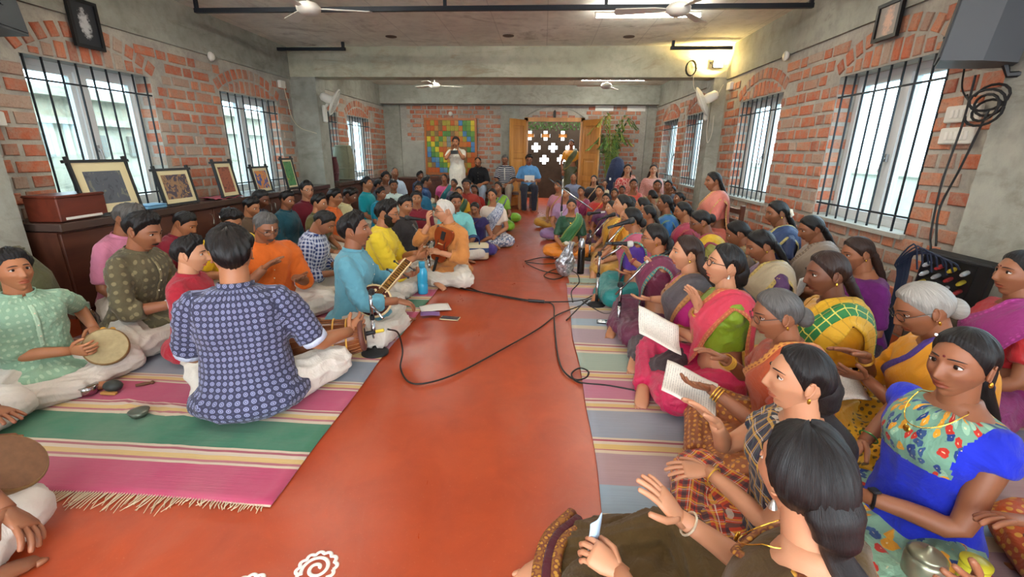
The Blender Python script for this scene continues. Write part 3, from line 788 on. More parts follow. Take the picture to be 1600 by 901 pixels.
    ST = [(-.09, .10, .09, 0), (-.05, hipw*.95, .115*bulk, 0), (.03, hipw, .122*bulk, 0), (.13, wst*1.04, .106*bulk, 0), (.20, wst, .10*bulk, .0), (.29, wst*1.08, .105*bulk, .004), (.35, sw*.95, (.112 if male else .122)*bulk, .012), (.415, sw*.97, .104*bulk, .004), (.445, sw*.86, .088*bulk, -.004), (.472, sw*.64, .070, -.008), (.495, sw*.45, .058, -.008), (.512, .058, .054, -.006)]
    Pn.ST = ST
    v, f = torso_loft(R, hip, [(z, w*.94, d*.93, ys) for z, w, d, ys in ST], 20 if lod < 2 else 14); b.add(v, f)
    nb_ = T((0, -.006, .45)); hb = hc + Rh @ np.array([0, -.024, -.060])
    b.tube(spline([nb_, nb_*.45+hb*.55, hb, hb+Rh@np.array([0, .0, .05])], 7), np.linspace(.060, .054, 7)*(1 if male else .86), n+2)
    for k in (-1, 1):
        pts = spline([T((k*sw*.55, 0, .43)), sh[k], sh[k]*.5+el[k]*.5, el[k], el[k]*.55+wr[k]*.45, wr[k]], 13)
        rr = np.interp(np.linspace(0, 1, 13), [0, .2, .4, .6, .75, 1], [.05, .052, .045, .038, .037, .0255])*(1.0 if male else .86)*(.7+.3*bulk)
        if top: cov = top.get('sleeve', sleeve); rr = rr*np.interp(np.linspace(0, 1, 13), [0, max(cov*.86, .05), cov*.86+.08], [.78, .80, 1.0])
        b.tube(pts, rr, n)
        fd = unit(wr[k]-el[k]);
        if palms and palms[0 if k < 0 else 1] is not None:
            pm = palms[0 if k < 0 else 1]; hd, pn_ = np.asarray(pm[0], float), np.asarray(pm[1], float)
        else: hd, pn_ = fd+np.array([0, .2, -.1]), np.array([-k*.5, 0, -.85])
        hv, hf = hand_mesh(wr[k], hd, pn_, k > 0, lod, curl[0 if k < 0 else 1], s=1.0 if male else .9); b.add(hv, hf)
        thr = .078 if male else .085
        b.tube(spline([hp[k], hp[k]*.4+knee[k]*.6, knee[k], knee[k]*.6+ank[k]*.4, ank[k]], 11), np.interp(np.linspace(0, 1, 11), [0, .5, .62, 1], [thr, .056, .05, .032]), n)
        fd = unit(toe[k]-ank[k])
        b.tube([ank[k]-fd*.05+np.array([0, 0, -.022]), ank[k]-fd*.015+np.array([0, 0, -.01]), ank[k]+fd*.05+np.array([0, 0, -.008]), ank[k]+fd*.12+np.array([0, 0, -.02]), ank[k]+fd*.155+np.array([0, 0, -.024])], [.022, .034, .036, .038, .025], n, flat=[.9, 1, .75, .42, .35], up=(0, 0, 1))
        for q in range(5):
            lat = unit(np.cross(fd, (0, 0, 1)))*k; p0 = ank[k]+fd*(.14-.006*q)+lat*(-.026+.0135*q)*-1+np.array([0, 0, -.026]); b.tube([p0, p0+fd*.022, p0+fd*.030], [.010-.0008*q, .009-.0008*q, .004], 6)
    hv, hf, hm, sy = head_mesh(lod, male); hs_ = (.975 if male else .915)*headsize*(1, .97, .95)[lod]
    n0 = b.n; b.add(hv*hs_ @ Rh.T + hc, hf); b.mi[-len(hf):] = hm
    Pn.body = b.build('body', None, root, True, mats=skin_mats(tone))
    HT = lambda p: Rh @ (np.asarray(p, float)*hs_) + hc
    Pn.HT = HT
    # ---- hair
    hm_ = hair_mat(hairc); hb_ = []
    if hair is not None:
        st = 'cover' if hair == 'lowpony_cover' else hair if hair in ('bald', 'full', 'receding', 'short', 'puff') else 'x'
        V, f, UV = hair_shell(lod, male, st, seed % 1000); V = V*hs_ @ Rh.T + hc; F = list(f); allv = [V]; alluv = [UV]; nn = len(V)
        def addtube(pts, r, m=14, flat=None):
            nonlocal nn
            v, ff = tube_mesh(pts, r, m, True, flat); kk = len(pts); a = np.tile(np.arange(m)/m*.25, kk); t = np.repeat(np.arange(kk)*.03, m)
            allv.append(v); alluv.append(np.stack([a, t], 1)); F.extend(tuple(i+nn for i in q) for q in ff); nn += len(v)
        back = lambda z, y=-.135: T((0, y*bulk if bulk < 1.1 else y*1.05, z))
        m = (20, 12, 8)[lod]
        if hair in ('braid', 'longbraid'):
            low = .02 if hair == 'longbraid' else .12
            pts = spline([HT((0, -.088, -.015)), HT((0, -.112, -.06)), T((0, -.112, .47)), back(.38), back(.25), back(low)], 30)
            tt = np.linspace(0, 1, 30); addtube(pts, (.030-.016*tt)*(1+.22*np.abs(np.sin(tt*PI*9))), m, .8)
        elif hair == 'pony':
            pts = spline([HT((0, -.085, -.005)), HT((0, -.125, -.03)), HT((0, -.13, -.10)), back(.40, -.15), back(.28, -.14)], 18); tt = np.linspace(0, 1, 18)
            addtube(pts, np.interp(tt, [0, .15, .4, .8, 1], [.022, .030, .036, .028, .008]), m, .75)
        elif hair in ('lowpony', 'lowpony_cover'):
            pts = spline([HT((0, -.055, .03)), HT((0, -.082, -.03)), HT((0, -.098, -.085)), HT((0, -.108, -.125)), T((0, -.135, .40)), T((.02, -.15, .30)), T((.03, -.145, .16))], 26); tt = np.linspace(0, 1, 26)
            addtube(pts, np.interp(tt, [0, .17, .33, .47, .52, .62, .85, 1], [.05, .058, .046, .026, .027, .036, .028, .006])*(1+.03*np.sin(tt*40)), m+4, np.interp(tt, [0, .4, .5, 1], [.7, .75, .95, .8]))
        elif hair in ('bun', 'lowbun'):
            c = HT((0, -.112, -.035 if hair == 'lowbun' else .0)); v, ff = ellipsoid(m+4, m//2+2); v = (v*np.array([.046, .034, .042])) @ Rh.T + c
            allv.append(v); alluv.append(np.stack([np.arctan2(v[:, 0]-c[0], v[:, 2]-c[2])*.08, v[:, 1]], 1)); F.extend(tuple(i+nn for i in q) for q in ff); nn += len(v)
        elif hair == 'loose':
            for q in range(7):
                a = -1.0+q/3.0; pts = spline([HT((.055*a, -.075, .03)), HT((.072*a, -.095, -.06)), T((.09*a, -.11, .46)), T((.10*a, -.135, .34)), T((.09*a, -.13, .24))], 12); addtube(pts, np.interp(np.linspace(0, 1, 12), [0, .3, .8, 1], [.02, .032, .026, .006]), m-4 if m > 8 else 6, .6)
        H = link_mesh('hair', np.concatenate(allv), F, hm_, root, True, uv=np.concatenate(alluv)); Pn.hair = H
    # ---- beard and moustache follow the bare head's surface
    if beard:
        P = hv; zz = P[:, 2]; keep = (P[:, 1] > -.01)
        if 'beard' in beard: reg = (P[:, 1] > -.012) & (zz > -.119) & (zz < np.interp(np.abs(P[:, 0]), [0, .020, .034, .048, .060, .075], [-.044, -.044, -.060, -.044, -.012, .012])) & ~((np.abs(P[:, 0]) < .022) & (zz > -.072) & (zz < -.054))
        else: reg = keep & (P[:, 1] > .06) & (np.abs(P[:, 0]) < .028) & (zz < -.0425) & (zz > -.055)
        N = P/np.array([.0735, .09, .115])**2; N /= np.linalg.norm(N, axis=1)[:, None]
        idx = -np.ones(len(P), int); use = np.where(reg)[0]; idx[use] = np.arange(len(use)); nh = len([q for q in hf])
        ff = [tuple(idx[list(q)]) for q in hf if len(q) == 4 and max(q) < len(P) and reg[list(q)].all()]
        if ff:
            th = .011 if beard == 'fullbeard' else .0045; V = (P[use]+N[use]*th)*hs_ @ Rh.T + hc
            link_mesh('beard' if 'beard' in beard else 'moustache', V, ff, hm_, root, True, uv=np.stack([P[use, 0]*2, P[use, 2]*2], 1))
    if glasses:
        g = MB(); m = 14 if lod < 2 else 8
        for k in (-1, 1):
            pts = [HT((k*.034+.0235*math.cos(a), .0965-abs(k*.034+.0235*math.cos(a))*.16, .010+.0185*math.sin(a))) for a in np.linspace(0, 2*PI, m+1)]
            g.tube(pts, .0019 if glasses == 'thick' else .0013, 6)
            g.tube([HT((k*.057, .088, .014)), HT((k*.074, .05, .014)), HT((k*.0765, -.012, .008))], .0017, 5)
        g.tube([HT((-.011, .096, .014)), HT((0, .098, .017)), HT((.011, .096, .014))], .0015, 5)
        g.build('glasses', plain('spectacle_frame', '#161212', .35) if glasses == 'thick' else plain('thin_metal_frame', '#4b4540', .3, .8), root)
    # ---- garments
    bones = {'torso': (T((0, 0, -.05)), T((0, 0, .5)), .15)}
    for k, nm in ((-1, 'l'), (1, 'r')): bones['ua'+nm] = (sh[k], el[k], .06); bones['fa'+nm] = (el[k], wr[k], .05); bones['th'+nm] = (hp[k], knee[k], .09); bones['sn'+nm] = (knee[k], ank[k], .07)
    Pn.bones = bones; vox = (.0095, .0150, .023)[lod]
    def garment(name, mat, raw, vx=None, smooth=3, folds=.004, fk=26, extra=None):
        o = raw.build(name, mat, root); md = o.modifiers.new('r', 'REMESH'); md.mode = 'VOXEL'; md.voxel_size = vx or vox
        PENDING.append((o, mat, bones, smooth, folds if lod < 2 else folds*.7, fk, seed, extra)); return o
    Pn.torso_raw = None
    def torso_shell(g, pad, z0=-.06, z1=.50, flare=0.0):
        st = []
        for z, w, d, ys in ST:
            if z < z0-.03 or z > z1+.001: continue
            fl = flare*max(0, .12-z)
            st.append((z, w+pad+fl, d+pad+fl, ys))
        g_, f_ = torso_loft(R, hip, st, 24 if lod < 2 else 16); g.add(g_, f_)
    def sleeves(g, frac, pad, loose=0.0, cuff=None):
        for k in (-1, 1):
            L1, L2 = .265, .235; tot = (L1+L2)*frac; P_ = [T((k*sw*.5, 0, .425)), sh[k]]
            path = spline([T((k*sw*.5, 0, .425)), sh[k], sh[k]*.5+el[k]*.5, el[k], el[k]*.55+wr[k]*.45, wr[k]], 40); seg = np.r_[0, np.cumsum(np.linalg.norm(np.diff(path, axis=0), axis=1))]
            L0 = np.linalg.norm(path[8]-path[0]); keep = seg <= seg[8]*1.0+tot; pts = path[keep][::3]; tt = np.linspace(0, 1, len(pts))
            base = np.interp(seg[keep][::3]/seg[-1], [0, .2, .45, .62, 1], [.046, .050, .047, .042, .033])*(1 if male else .86)*(.7+.3*bulk)
            g.tube(pts, base+pad+loose*tt, n+2)
    def legs_shell(g, pad, upto=1.0, filler=0.0):
        for k in (-1, 1):
            pts = spline([hp[k]+np.array([-k*.02, -.03, 0]), hp[k], hp[k]*.4+knee[k]*.6, knee[k], knee[k]*.55+ank[k]*.45, ank[k]], 24); rr = np.interp(np.linspace(0, 1, 24), [0, .2, .55, .62, .8, 1], [.10, .098, .070, .066, .056, .044])+pad
            m = max(4, int(24*upto)); g.tube(pts[:m], rr[:m], n+2)
        if legpos and knee[-1][1] > .4:
            v, f = ellipsoid(22, 10); g.add(v*np.array([.30, .34, .075])+np.array([0, .40, .072]), f)
        if filler and legs == 'cross':
            v, f = ellipsoid(20, 10); g.add(v*np.array([.30, .215, .062+filler*.02])+np.array([0, .165, .062]), f)
            v, f = ellipsoid(16, 8); g.add(v*np.array([.20, .13, .085])+np.array([0, .06, .085]), f)
    if bottom:
        g = MB(); kind = bottom.get('kind', 'dhoti'); pad = bottom.get('pad', .014)
        if legs == 'stand' and kind in ('saree', 'skirt', 'dhoti'):
            st = [(-.80, .17, .15, 0), (-.5, .165, .14, 0), (-.2, .18, .14, 0), (-.05, hipw+.02, .14, 0), (.08, wst+.03, .125, 0)]; v, f = torso_loft(np.eye(3), hip, st, 24, 2.0); g.add(v, f)
        elif legs == 'chair' and kind in ('saree', 'skirt', 'dhoti'):
            legs_shell(g, pad+.012); v, f = ellipsoid(16, 8); g.add(v*np.array([.19, .26, .09])+np.array([0, .2, hipz]), f); g.box(-.17, .17, .36, .5, -.36, hipz)
        else:
            legs_shell(g, pad, bottom.get('upto', 1.0), bottom.get('fill', 1.0 if kind != 'pants' else .0))
        torso_shell(g, .012, -.09, bottom.get('waist', .12))
        garment({'dhoti': 'dhoti', 'saree': 'saree_skirt', 'pants': 'trousers', 'skirt': 'skirt'}[kind], bottom['mat'], g, folds=bottom.get('folds', .0105), fk=bottom.get('fk', 20), smooth=4)
    if top:
        g = MB(); kind = top.get('kind', 'kurta'); pad = top.get('pad', .014)
        z0 = {'kurta': -.09, 'shirt': -.06, 'blouse': top.get('z0', .22), 'dress': -.05}[kind]
        torso_shell(g, pad, z0, .500 if not top.get('low') else .474, .12 if kind == 'kurta' else 0)
        sleeves(g, top.get('sleeve', sleeve), pad*.75, top.get('loose', .008 if male else .004))
        if kind == 'kurta' and hem and legs == 'cross':   # the long skirt of the shirt spreads over hips and lap
            v, f = ellipsoid(18, 9); g.add(v*np.array([.225, .20, .10])*np.array([bulk, 1, 1])+np.array([0, .0, .10]), f)
            v, f = ellipsoid(16, 8); g.add(v*np.array([.18, .15, .06])+np.array([0, .12, .125]), f)
        if kind == 'kurta' and legs == 'stand':
            st = [(-.42, .20, .155, 0), (-.2, .19, .145, 0), (0, hipw+.02, .14, 0), (.1, wst+.02, .125, 0)]; v, f = torso_loft(np.eye(3), hip, st, 20, 2.0); g.add(v, f)
        Pn.top = garment({'kurta': 'kurta', 'shirt': 'shirt', 'blouse': 'blouse', 'dress': 'dress_top'}[kind], top['mat'], g, folds=top.get('folds', .0072), fk=top.get('fk', 24), smooth=3, extra=top_extra)
        if collar and male:
            c = MB(); ring = []; m = 18 if lod < 2 else 12
            for z, r, in ((.486, .076), (.516, .069)):
                ring.append([T((r*math.sin(a)*1.0, r*.92*math.cos(a)-.004+(z-.49)*.3, z-.012*max(0, math.cos(a)))) for a in np.linspace(.12, 2*PI-.12, m)])
            V = np.array(ring[0]+ring[1]); f = [(i, i+1, m+i+1, m+i) for i in range(m-1)]
            o = link_mesh('collar', V, f, top['mat'], root, True, uv=np.stack([V[:, 0], V[:, 2]], 1)); sd = o.modifiers.new('s', 'SOLIDIFY'); sd.thickness = .006; sd.offset = 0
            if lod < 2 and top.get('placket', True):
                c = MB(); pts = [T((0, d+pad+.003+ys, z)) for z, w, d, ys in ST if .20 <= z <= .47]; c.tube(spline(pts, 8), .011, 6, flat=.28, up=R@np.array([0, 1., 0])); 
                c.build('placket', top['mat'], root)
                for q in range(3): 
                    bb = MB(); z = .26+q*.07; d_ = np.interp(z, [s_[0] for s_ in ST], [s_[2]+s_[3] for s_ in ST]); v, f = ellipsoid(6, 4); bb.add(v*.005+T((0, d_+pad+.007, z)), f); bb.build('button', plain('shirt_button', '#d8cdb0', .4), root)
    # ---- pallu: a strip that crosses the chest, goes over the left shoulder and hangs behind
    if pallu:
        tv, tf = torso_loft(R, hip, [(z, w+.022, d+.022, ys) for z, w, d, ys in ST], 28)
        av, af = tube_mesh(spline([T((-sw*.4, 0, .43)), sh[-1], sh[-1]*.6+el[-1]*.4], 6), [.080, .078, .074, .070, .066, .064], 12)
        allf = [tuple(q) for q in tf]+[tuple(i+len(tv) for i in q) for q in af]
        bv = BVHTree.FromPolygons([Vector(p) for p in np.concatenate([tv, av]).tolist()], allf)
        kx = -1
        path = [(.15, -.02, .06), (.10, .14, .12), (.02, .16, .23), (-.055, .15, .34), (-.115, .10, .445), (-.125, .01, .505), (-.12, -.10, .44), (-.11, -.14, .32), (-.10, -.15, .18), (-.10, -.16, .05)]
        if pallu.get('short'): path = path[:-2]
        wid = pallu.get('w', .17); widths = [.16, .17, wid*1.05, wid, wid*.85, wid*.72, wid*.85, wid, wid*1.05, wid*1.05][:len(path)]
        ns, nw = (34, 13) if lod < 2 else (18, 7)
        pc = spline(path, ns); ww = spline([(q,) for q in widths], ns)[:, 0]; tg = np.gradient(pc, axis=0); V = []; UV = []
        nrm0 = np.array([(p[0]*.3, p[1], .0 if abs(p[2]-.5) > .07 else .12) for p in pc]); 
        for i in range(ns):
            t_ = unit(tg[i]); c_ = np.array([0, 0, .25]); outw = unit(pc[i]-np.array([0, 0, min(pc[i][2], .42)])); side = unit(np.cross(t_, outw))
            for j in range(nw):
                q = (j/(nw-1)-.5); p = T(pc[i]+side*q*ww[i]); h = bv.find_nearest(Vector(p))
                fold = .004*math.sin(j*2.1+i*.12)+.003*math.sin(j*1.1-i*.3)
                V.append(np.array(h[0])+np.array(h[1])*(.013+fold+.004)); UV.append((i/(ns-1)*1.1, j/(nw-1)))
        f = [(i*nw+j, i*nw+j+1, i*nw+nw+j+1, i*nw+nw+j) for i in range(ns-1) for j in range(nw-1)]
        V = np.array(V)
        for _ in range(2):
            G = V.reshape(ns, nw, 3); G2 = G.copy(); G2[1:-1] = (G[1:-1]*2+G[:-2]+G[2:])/4; V = G2.reshape(-1, 3)
        o = link_mesh('saree_pallu', V, f, pallu['mat'], root, True, uv=UV); sd = o.modifiers.new('s', 'SOLIDIFY'); sd.thickness = .005; sd.offset = 0
    # ---- ornaments
    for e in extras:
        if e == 'bindi':
            g = MB(); v, f = ellipsoid(8, 6); g.add((v*np.array([.0042, .002, .0042])+np.array([0, sy(0, .038)+.0005, .040]))*hs_ @ Rh.T+hc, f); g.build('bindi', plain('bindi_maroon', '#5c1015', .6), root)
        elif e == 'earrings':
            for k in (-1, 1): g = MB(); v, f = ellipsoid(8, 6); g.add((v*np.array([.006, .006, .010])+np.array([k*.082, -.012, -.036]))*hs_ @ Rh.T+hc, f); g.build('earring', plain('gold', '#c99a3a', .25, .9), root)
        elif e == 'jhumka':
            for k in (-1, 1): g = MB(); g.lathe([(.001, .012), (.004, .008), (.009, -.004), (.010, -.009), (.002, -.009)], 10, c=(k*.083, -.012, -.046)); g.v = [np.concatenate(g.v)*hs_ @ Rh.T+hc]; g.build('earring', plain('oxidised_silver', '#a9a59b', .3, .8), root)
        elif e == 'necklace':
            g = MB(); pts = [T((.062*math.sin(a)*1.15, .050+.085*max(0, math.cos(a))**1.0+(.0 if math.cos(a) > 0 else .04*math.cos(a)), .492-.075*max(0, math.cos(a)))) for a in np.linspace(-2.6, 2.6, 25)]; g.tube(pts, .0016, 5)
            v, f = ellipsoid(10, 6); g.add(v*np.array([.012, .005, .013])+T((0, .147, .405)), f); g.build('necklace', plain('gold', '#c99a3a', .25, .9), root)
        elif e[0] == 'bangle':
            _, k, colr, cnt = e; d_ = unit(wr[k]-el[k])
            for q in range(cnt):
                g = MB(); c = wr[k]-d_*(.028+.012*q); u1 = unit(np.cross(d_, (.3, .5, .8))); u2 = np.cross(d_, u1); pts = [c+u1*.0315*math.cos(a)+u2*.0315*math.sin(a) for a in np.linspace(0, 2*PI, 19)]; g.tube(pts, .0032, 6); g.build('bangle', plain('bangle_'+colr, colr, .3, .5), root)
        elif e[0] == 'watch':
            _, k, colr = e; d_ = unit(wr[k]-el[k]); c = wr[k]-d_*.03; u1 = unit(np.cross(d_, (.3, .5, .8))); u2 = np.cross(d_, u1); g = MB(); g.tube([c+u1*.03*math.cos(a)+u2*.03*math.sin(a) for a in np.linspace(0, 2*PI, 19)], .007, 6, flat=.4); g.rbox(c+np.array([0, 0, .03]), (.03, .03, .01), .004); g.build('wrist_watch', plain('watch_'+colr, colr, .35, .3), root)
        elif e[0] == 'cuff':
            _, fr, colr = e
            for k in (-1, 1):
                c0 = el[k] if fr >= .53 else sh[k]; c = sh[k]*(1-fr/.53)+el[k]*(fr/.53) if fr < .53 else el[k]+(wr[k]-el[k])*((fr-.53)/.47); d_ = unit(el[k]-sh[k]) if fr < .53 else unit(wr[k]-el[k]); g = MB(); g.tube([c-d_*.03, c-d_*.015, c+d_*.005, c+d_*.006], [.060, .061, .060, .050], 16); g.build('cuff', fabric('cuff', colr), root, True)
        elif e == 'flowers':
            g = MB()
            for q in range(9): v, f = ellipsoid(7, 5); g.add(v*.014+HT((.05*math.cos(q*.7), -.115-.006*(q % 2), -.02+.05*math.sin(q*.7)*.6)), f)
            g.build('hair_flowers', plain('jasmine', '#e9e4d2', .7), root)
        elif e == 'hairclip':
            g = MB(); g.tube([HT((.052, .055, .088)), HT((.068, .03, .080)), HT((.076, .01, .068))], .004, 6); g.build('hair_clip', plain('silver_clip', '#b9bcc0', .25, .8), root)
        elif e == 'hairtie':
            g = MB(); v, f = ellipsoid(12, 6); g.add((v*np.array([.027, .012, .027])+np.array([0, -.105, -.012]))*hs_ @ Rh.T+hc, f); g.build('hair_tie', plain('hair_tie_yellow', '#d9b53a', .6), root)
        elif e == 'tilak':
            g = MB(); g.tube([HT((0, sy(0, .03)+.001, .032)), HT((0, sy(0, .055)+.001, .062))], .003, 5); g.build('tilak', plain('ash_white', '#d8cfc0', .9), root)
    return Pn

def finish_garments():
    bpy.context.view_layer.update(); dg = bpy.context.evaluated_depsgraph_get(); done = []
    for (o, mat, bones, smooth, folds, fk, seed, extra) in PENDING:
        ev = o.evaluated_get(dg); me = ev.to_mesh(); nv = len(me.vertices); P = np.empty(nv*3); me.vertices.foreach_get('co', P); P = P.reshape(-1, 3)
        ne = len(me.edges); E_ = np.empty(ne*2, np.int64); me.edges.foreach_get('vertices', E_); E_ = E_.reshape(-1, 2)
        fs = np.empty(len(me.loops), np.int64); me.loops.foreach_get('vertex_index', fs); cnt = np.empty(len(me.polygons), np.int64); me.polygons.foreach_get('loop_total', cnt); st = np.empty(len(me.polygons), np.int64); me.polygons.foreach_get('loop_start', st)
        deg = np.bincount(E_.ravel(), minlength=nv)[:, None].clip(1)
        def avg(P):
            S = np.stack([np.bincount(E_[:, 0], P[E_[:, 1], c], nv)+np.bincount(E_[:, 1], P[E_[:, 0], c], nv) for c in range(3)], 1); return S/deg
        for _ in range(smooth): P = P*.35+avg(P)*.65
        N = np.empty(nv*3); 
        quads = [fs[a:a+c] for a, c in zip(st, cnt)]
        if (cnt == 4).all():
            Q = fs.reshape(-1, 4); nf = np.cross(P[Q[:, 2]]-P[Q[:, 0]], P[Q[:, 3]]-P[Q[:, 1]]); N = np.zeros((nv, 3))
            for c in range(4):
                for d in range(3): N[:, d] += np.bincount(Q[:, c], nf[:, d], nv)
            N /= np.linalg.norm(N, axis=1)[:, None].clip(1e-9)
            w1 = wob(P, seed, fk); w2 = wob(P, seed+5, fk*2.1)
            bst = np.full(nv, 1e9); cre = np.zeros(nv); rs_ = np.random.RandomState(seed)
            for bn, (a, b_, r) in bones.items():
                d = b_-a; t = np.clip(((P-a)@d)/(d@d), 0, 1); dv = P-a-t[:, None]*d; dd = np.linalg.norm(dv, axis=1)-r; m = dd < bst; bst[m] = dd[m]
                du = unit(d); u1 = unit(np.cross(du, (.2, .9, .35))); u2 = np.cross(du, u1); an = np.arctan2(dv@u2, dv@u1); vv = (P-a)@du; p0 = rs_.rand()*6
                if bn == 'torso': c_ = np.sin(an*5+2.2*np.sin(vv*9+p0)+1.6*w1+p0); am = .55
                elif bn[:2] in ('th', 'sn'): c_ = np.sin(an*5+1.6*np.sin(vv*9+p0)+1.1*w1+p0); am = .95
                else: c_ = np.sin(vv*62+1.5*np.sin(an*2+p0)+1.5*w1+p0); am = .8
                cc = ((1-np.abs(c_))**1.5*1.5-.45)*am; cre = np.where(m, cc, cre)
            P = P + N*(folds*.75*cre)[:, None]; P = P*.6+avg(P)*.4
            kk_ = .3 if o.name[:5] in ('dhoti', 'saree', 'skirt', 'trous') else .6
            P = P + N*(folds*(1-2*np.abs(w1).clip(0, 1))*kk_+folds*.35*kk_*w2)[:, None]
            P = P*.8+avg(P)*.2
            rootz = 0.004
            if o.parent and o.parent.location.z < .3: P[:, 2] = np.maximum(P[:, 2], rootz)
            # unwrap around the nearest limb, metres
            C = P[Q].mean(1); best = np.full(len(Q), 1e9); bi = np.zeros(len(Q), int); bl = list(bones.values())
            for i, (a, b_, r) in enumerate(bl):
                d = b_-a; t = np.clip(((C-a)@d)/(d@d), 0, 1); dd = np.linalg.norm(C-a-t[:, None]*d, axis=1)-r; m = dd < best; best[m] = dd[m]; bi[m] = i
            UV = np.zeros((len(Q), 4, 2))
            for i, (a, b_, r) in enumerate(bl):
                m = bi == i
                if not m.any(): continue
                d = unit(b_-a); u1 = unit(np.cross(d, (.2, .9, .35))); u2 = np.cross(d, u1)
                ac = np.arctan2((C[m]-a)@u2, (C[m]-a)@u1)
                for c in range(4):
                    p = P[Q[m, c]]-a; an = np.arctan2(p@u2, p@u1); an = ac+(an-ac+PI) % (2*PI)-PI; UV[m, c, 0] = an*r+i*.37; UV[m, c, 1] = p@d
            done.append((o, P, Q, UV.reshape(-1, 2), mat, extra))
        else: done.append((o, P, [tuple(q) for q in quads], None, mat, extra))
        ev.to_mesh_clear()
    for o, P, Q, UV, mat, extra in done:
        old = o.data; me = bpy.data.meshes.new(old.name); nv = len(P); 
        me.from_pydata(P.tolist(), [], [tuple(q) for q in (Q.tolist() if hasattr(Q, 'tolist') else Q)])
        me.polygons.foreach_set('use_smooth', [True]*len(me.polygons))
        if UV is not None: l = me.uv_layers.new(name='UVMap'); l.data.foreach_set('uv', UV.astype(np.float32).ravel())
        me.materials.append(mat)
        if extra:
            me.materials.append(extra[0]); C = P[Q].mean(1); sel = extra[1](C); me.polygons.foreach_set('material_index', sel.astype(np.int32))
        me.update(); o.modifiers.clear(); o.data = me; bpy.data.meshes.remove(old)
    PENDING.clear()

# ================================================================= PEOPLE: who sits where
F = fabric
WH = dict(kind='dhoti', mat=F('white_dhoti', '#cdc7bb'))
CR = dict(kind='dhoti', mat=F('cream_dhoti', '#d8cdb4'))
JN = dict(kind='pants', mat=F('dark_trousers', '#2b2d38'))
def kurta(c, sl=.9, **k): 
    pat = k.pop('pat', None); c2 = k.pop('c2', None); c3 = k.pop('c3', None); sc = k.pop('scale', 1.0)
    return dict(kind='kurta', mat=F('kurta', c, pat, c2, c3, sc), sleeve=sl, **k)
def shirt(c, sl=.5, **k): d = kurta(c, sl, **k); d['kind'] = 'shirt'; return d
def blouse(c, sl=.42, **k): 
    pat = k.pop('pat', None); c2 = k.pop('c2', None); c3 = k.pop('c3', None)
    return dict(kind='blouse', mat=F('blouse', c, pat, c2, c3, silk=True), sleeve=sl, low=True, **k)
def saree(c, border=None, gold='#b98a3a', pat='border', bs=1.0, low=None, lp=None, lc2=None, lc3=None, w=.17):
    """returns skirt and pallu of one cloth"""
    return dict(bottom=dict(kind='saree', mat=F('saree', low or c, lp, lc2, lc3, silk=True)), pallu=dict(mat=F('pallu', c, pat, border or c, gold, bs, silk=True), w=w))
def dress(c, sl=.4, low=None, pat=None, c2=None, c3=None, lpat=None, lc2=None, lc3=None, scale=1.0, lscale=1.0):
    return dict(top=dict(kind='dress', mat=F('dress', c, pat, c2, c3, scale), sleeve=sl, low=True), bottom=dict(kind='skirt', mat=F('skirt', low or c, lpat, lc2, lc3, lscale)))
GM, GB, GW, GK = 'boys and men seated at the windows', 'boys seated towards the end wall', 'women seated in rows on the right', 'girls and women seated towards the door'
PP = {}
LAP = ((-.10, .25, .17), (.10, .27, .16))
READ = ((-.09, .27, .26), (.11, .28, .25))

# ---- musicians and men on the left rug
PP['green'] = make_person('man in pale green kurta at the frame edge holding a frame drum', (22, 424), -112, .89, tone='mid', hair='full', top=kurta('#86a98f', .62, pat='buti', c2='#a3c0a4', scale=1.3), bottom=WH, lod=0, head=(6, -6, 0), hands=(('px', 147, 512, .26), ('px', 112, 548, .22)), palms=(((.2, .9, -.2), (.3, -.3, -.9)), ((-.3, .9, .1), (-.9, -.1, .2))), lean=2, curl=(.3, .7))
PP['drummer'] = make_person('man in blue ring-print kurta playing the barrel drum, back to us', (362, 398), 22, 1.07, bulk=1.12, tone='mid', hair='full', top=kurta('#3f4159', .52, pat='rings', c2='#858bab', c3='#2b2d42', scale=1.3, loose=.010), bottom=WH, lod=0, head=(12, 2, 0), hands=((-.14, .30, .24), (.43, .25, .25)), palms=(((.3, .7, .1), (.6, .2, -.6)), ((.55, .65, .2), (-.7, .5, -.3))), polesR=(.15, -.35, -1.0), legpos=dict(knee=((-.27, .30, .11), (.36, .24, .11)), ank=((.06, .25, .055), (-.06, .33, .055))), extras=(('cuff', .50, '#b9c4d8'),), curl=(.3, .3), lean=4, seed=3)
PP['olive'] = make_person('man in olive dotted kurta reading, seated by the cabinet', (226, 362), -84, 1.05, tone='tan', hair='full', top=kurta('#57503a', .72, pat='buti', c2='#7d7354', scale=.9), bottom=WH, lod=0, head=(-4, 20, 0), lean=12, hands=((-.10, .33, .30), (.11, .34, .28)), palms=(((.3, .8, .2), (.5, 0, .6)), ((-.3, .8, .2), (-.5, 0, .6))), beard='moustache', extras=(('watch', 1, '#b9b9b5'),), curl=(.6, .6))
PP['redboy'] = make_person('boy in crimson kurta behind the ring-print drummer', (300, 398), -72, .9, tone='fair', hair='full', top=kurta('#99202e', .9), bottom=WH, lod=0, head=(0, 4, 0), lean=4)
PP['maroonboy'] = make_person('boy in maroon kurta with cropped hair bending over a booklet', (290, 350), -84, .95, tone='mid', hair='short', top=kurta('#7d1a2b', .9), bottom=WH, lod=1, head=(0, 30, 0), lean=14, hands=READ)
PP['pinkman'] = make_person('boy in pink shirt mostly hidden behind the olive kurta', (204, 344), -88, 1.06, tone='tan', hair='full', hairc='salt', top=shirt('#b8718a', .5), bottom=WH, lod=1, head=(0, 26, 0), lean=12)
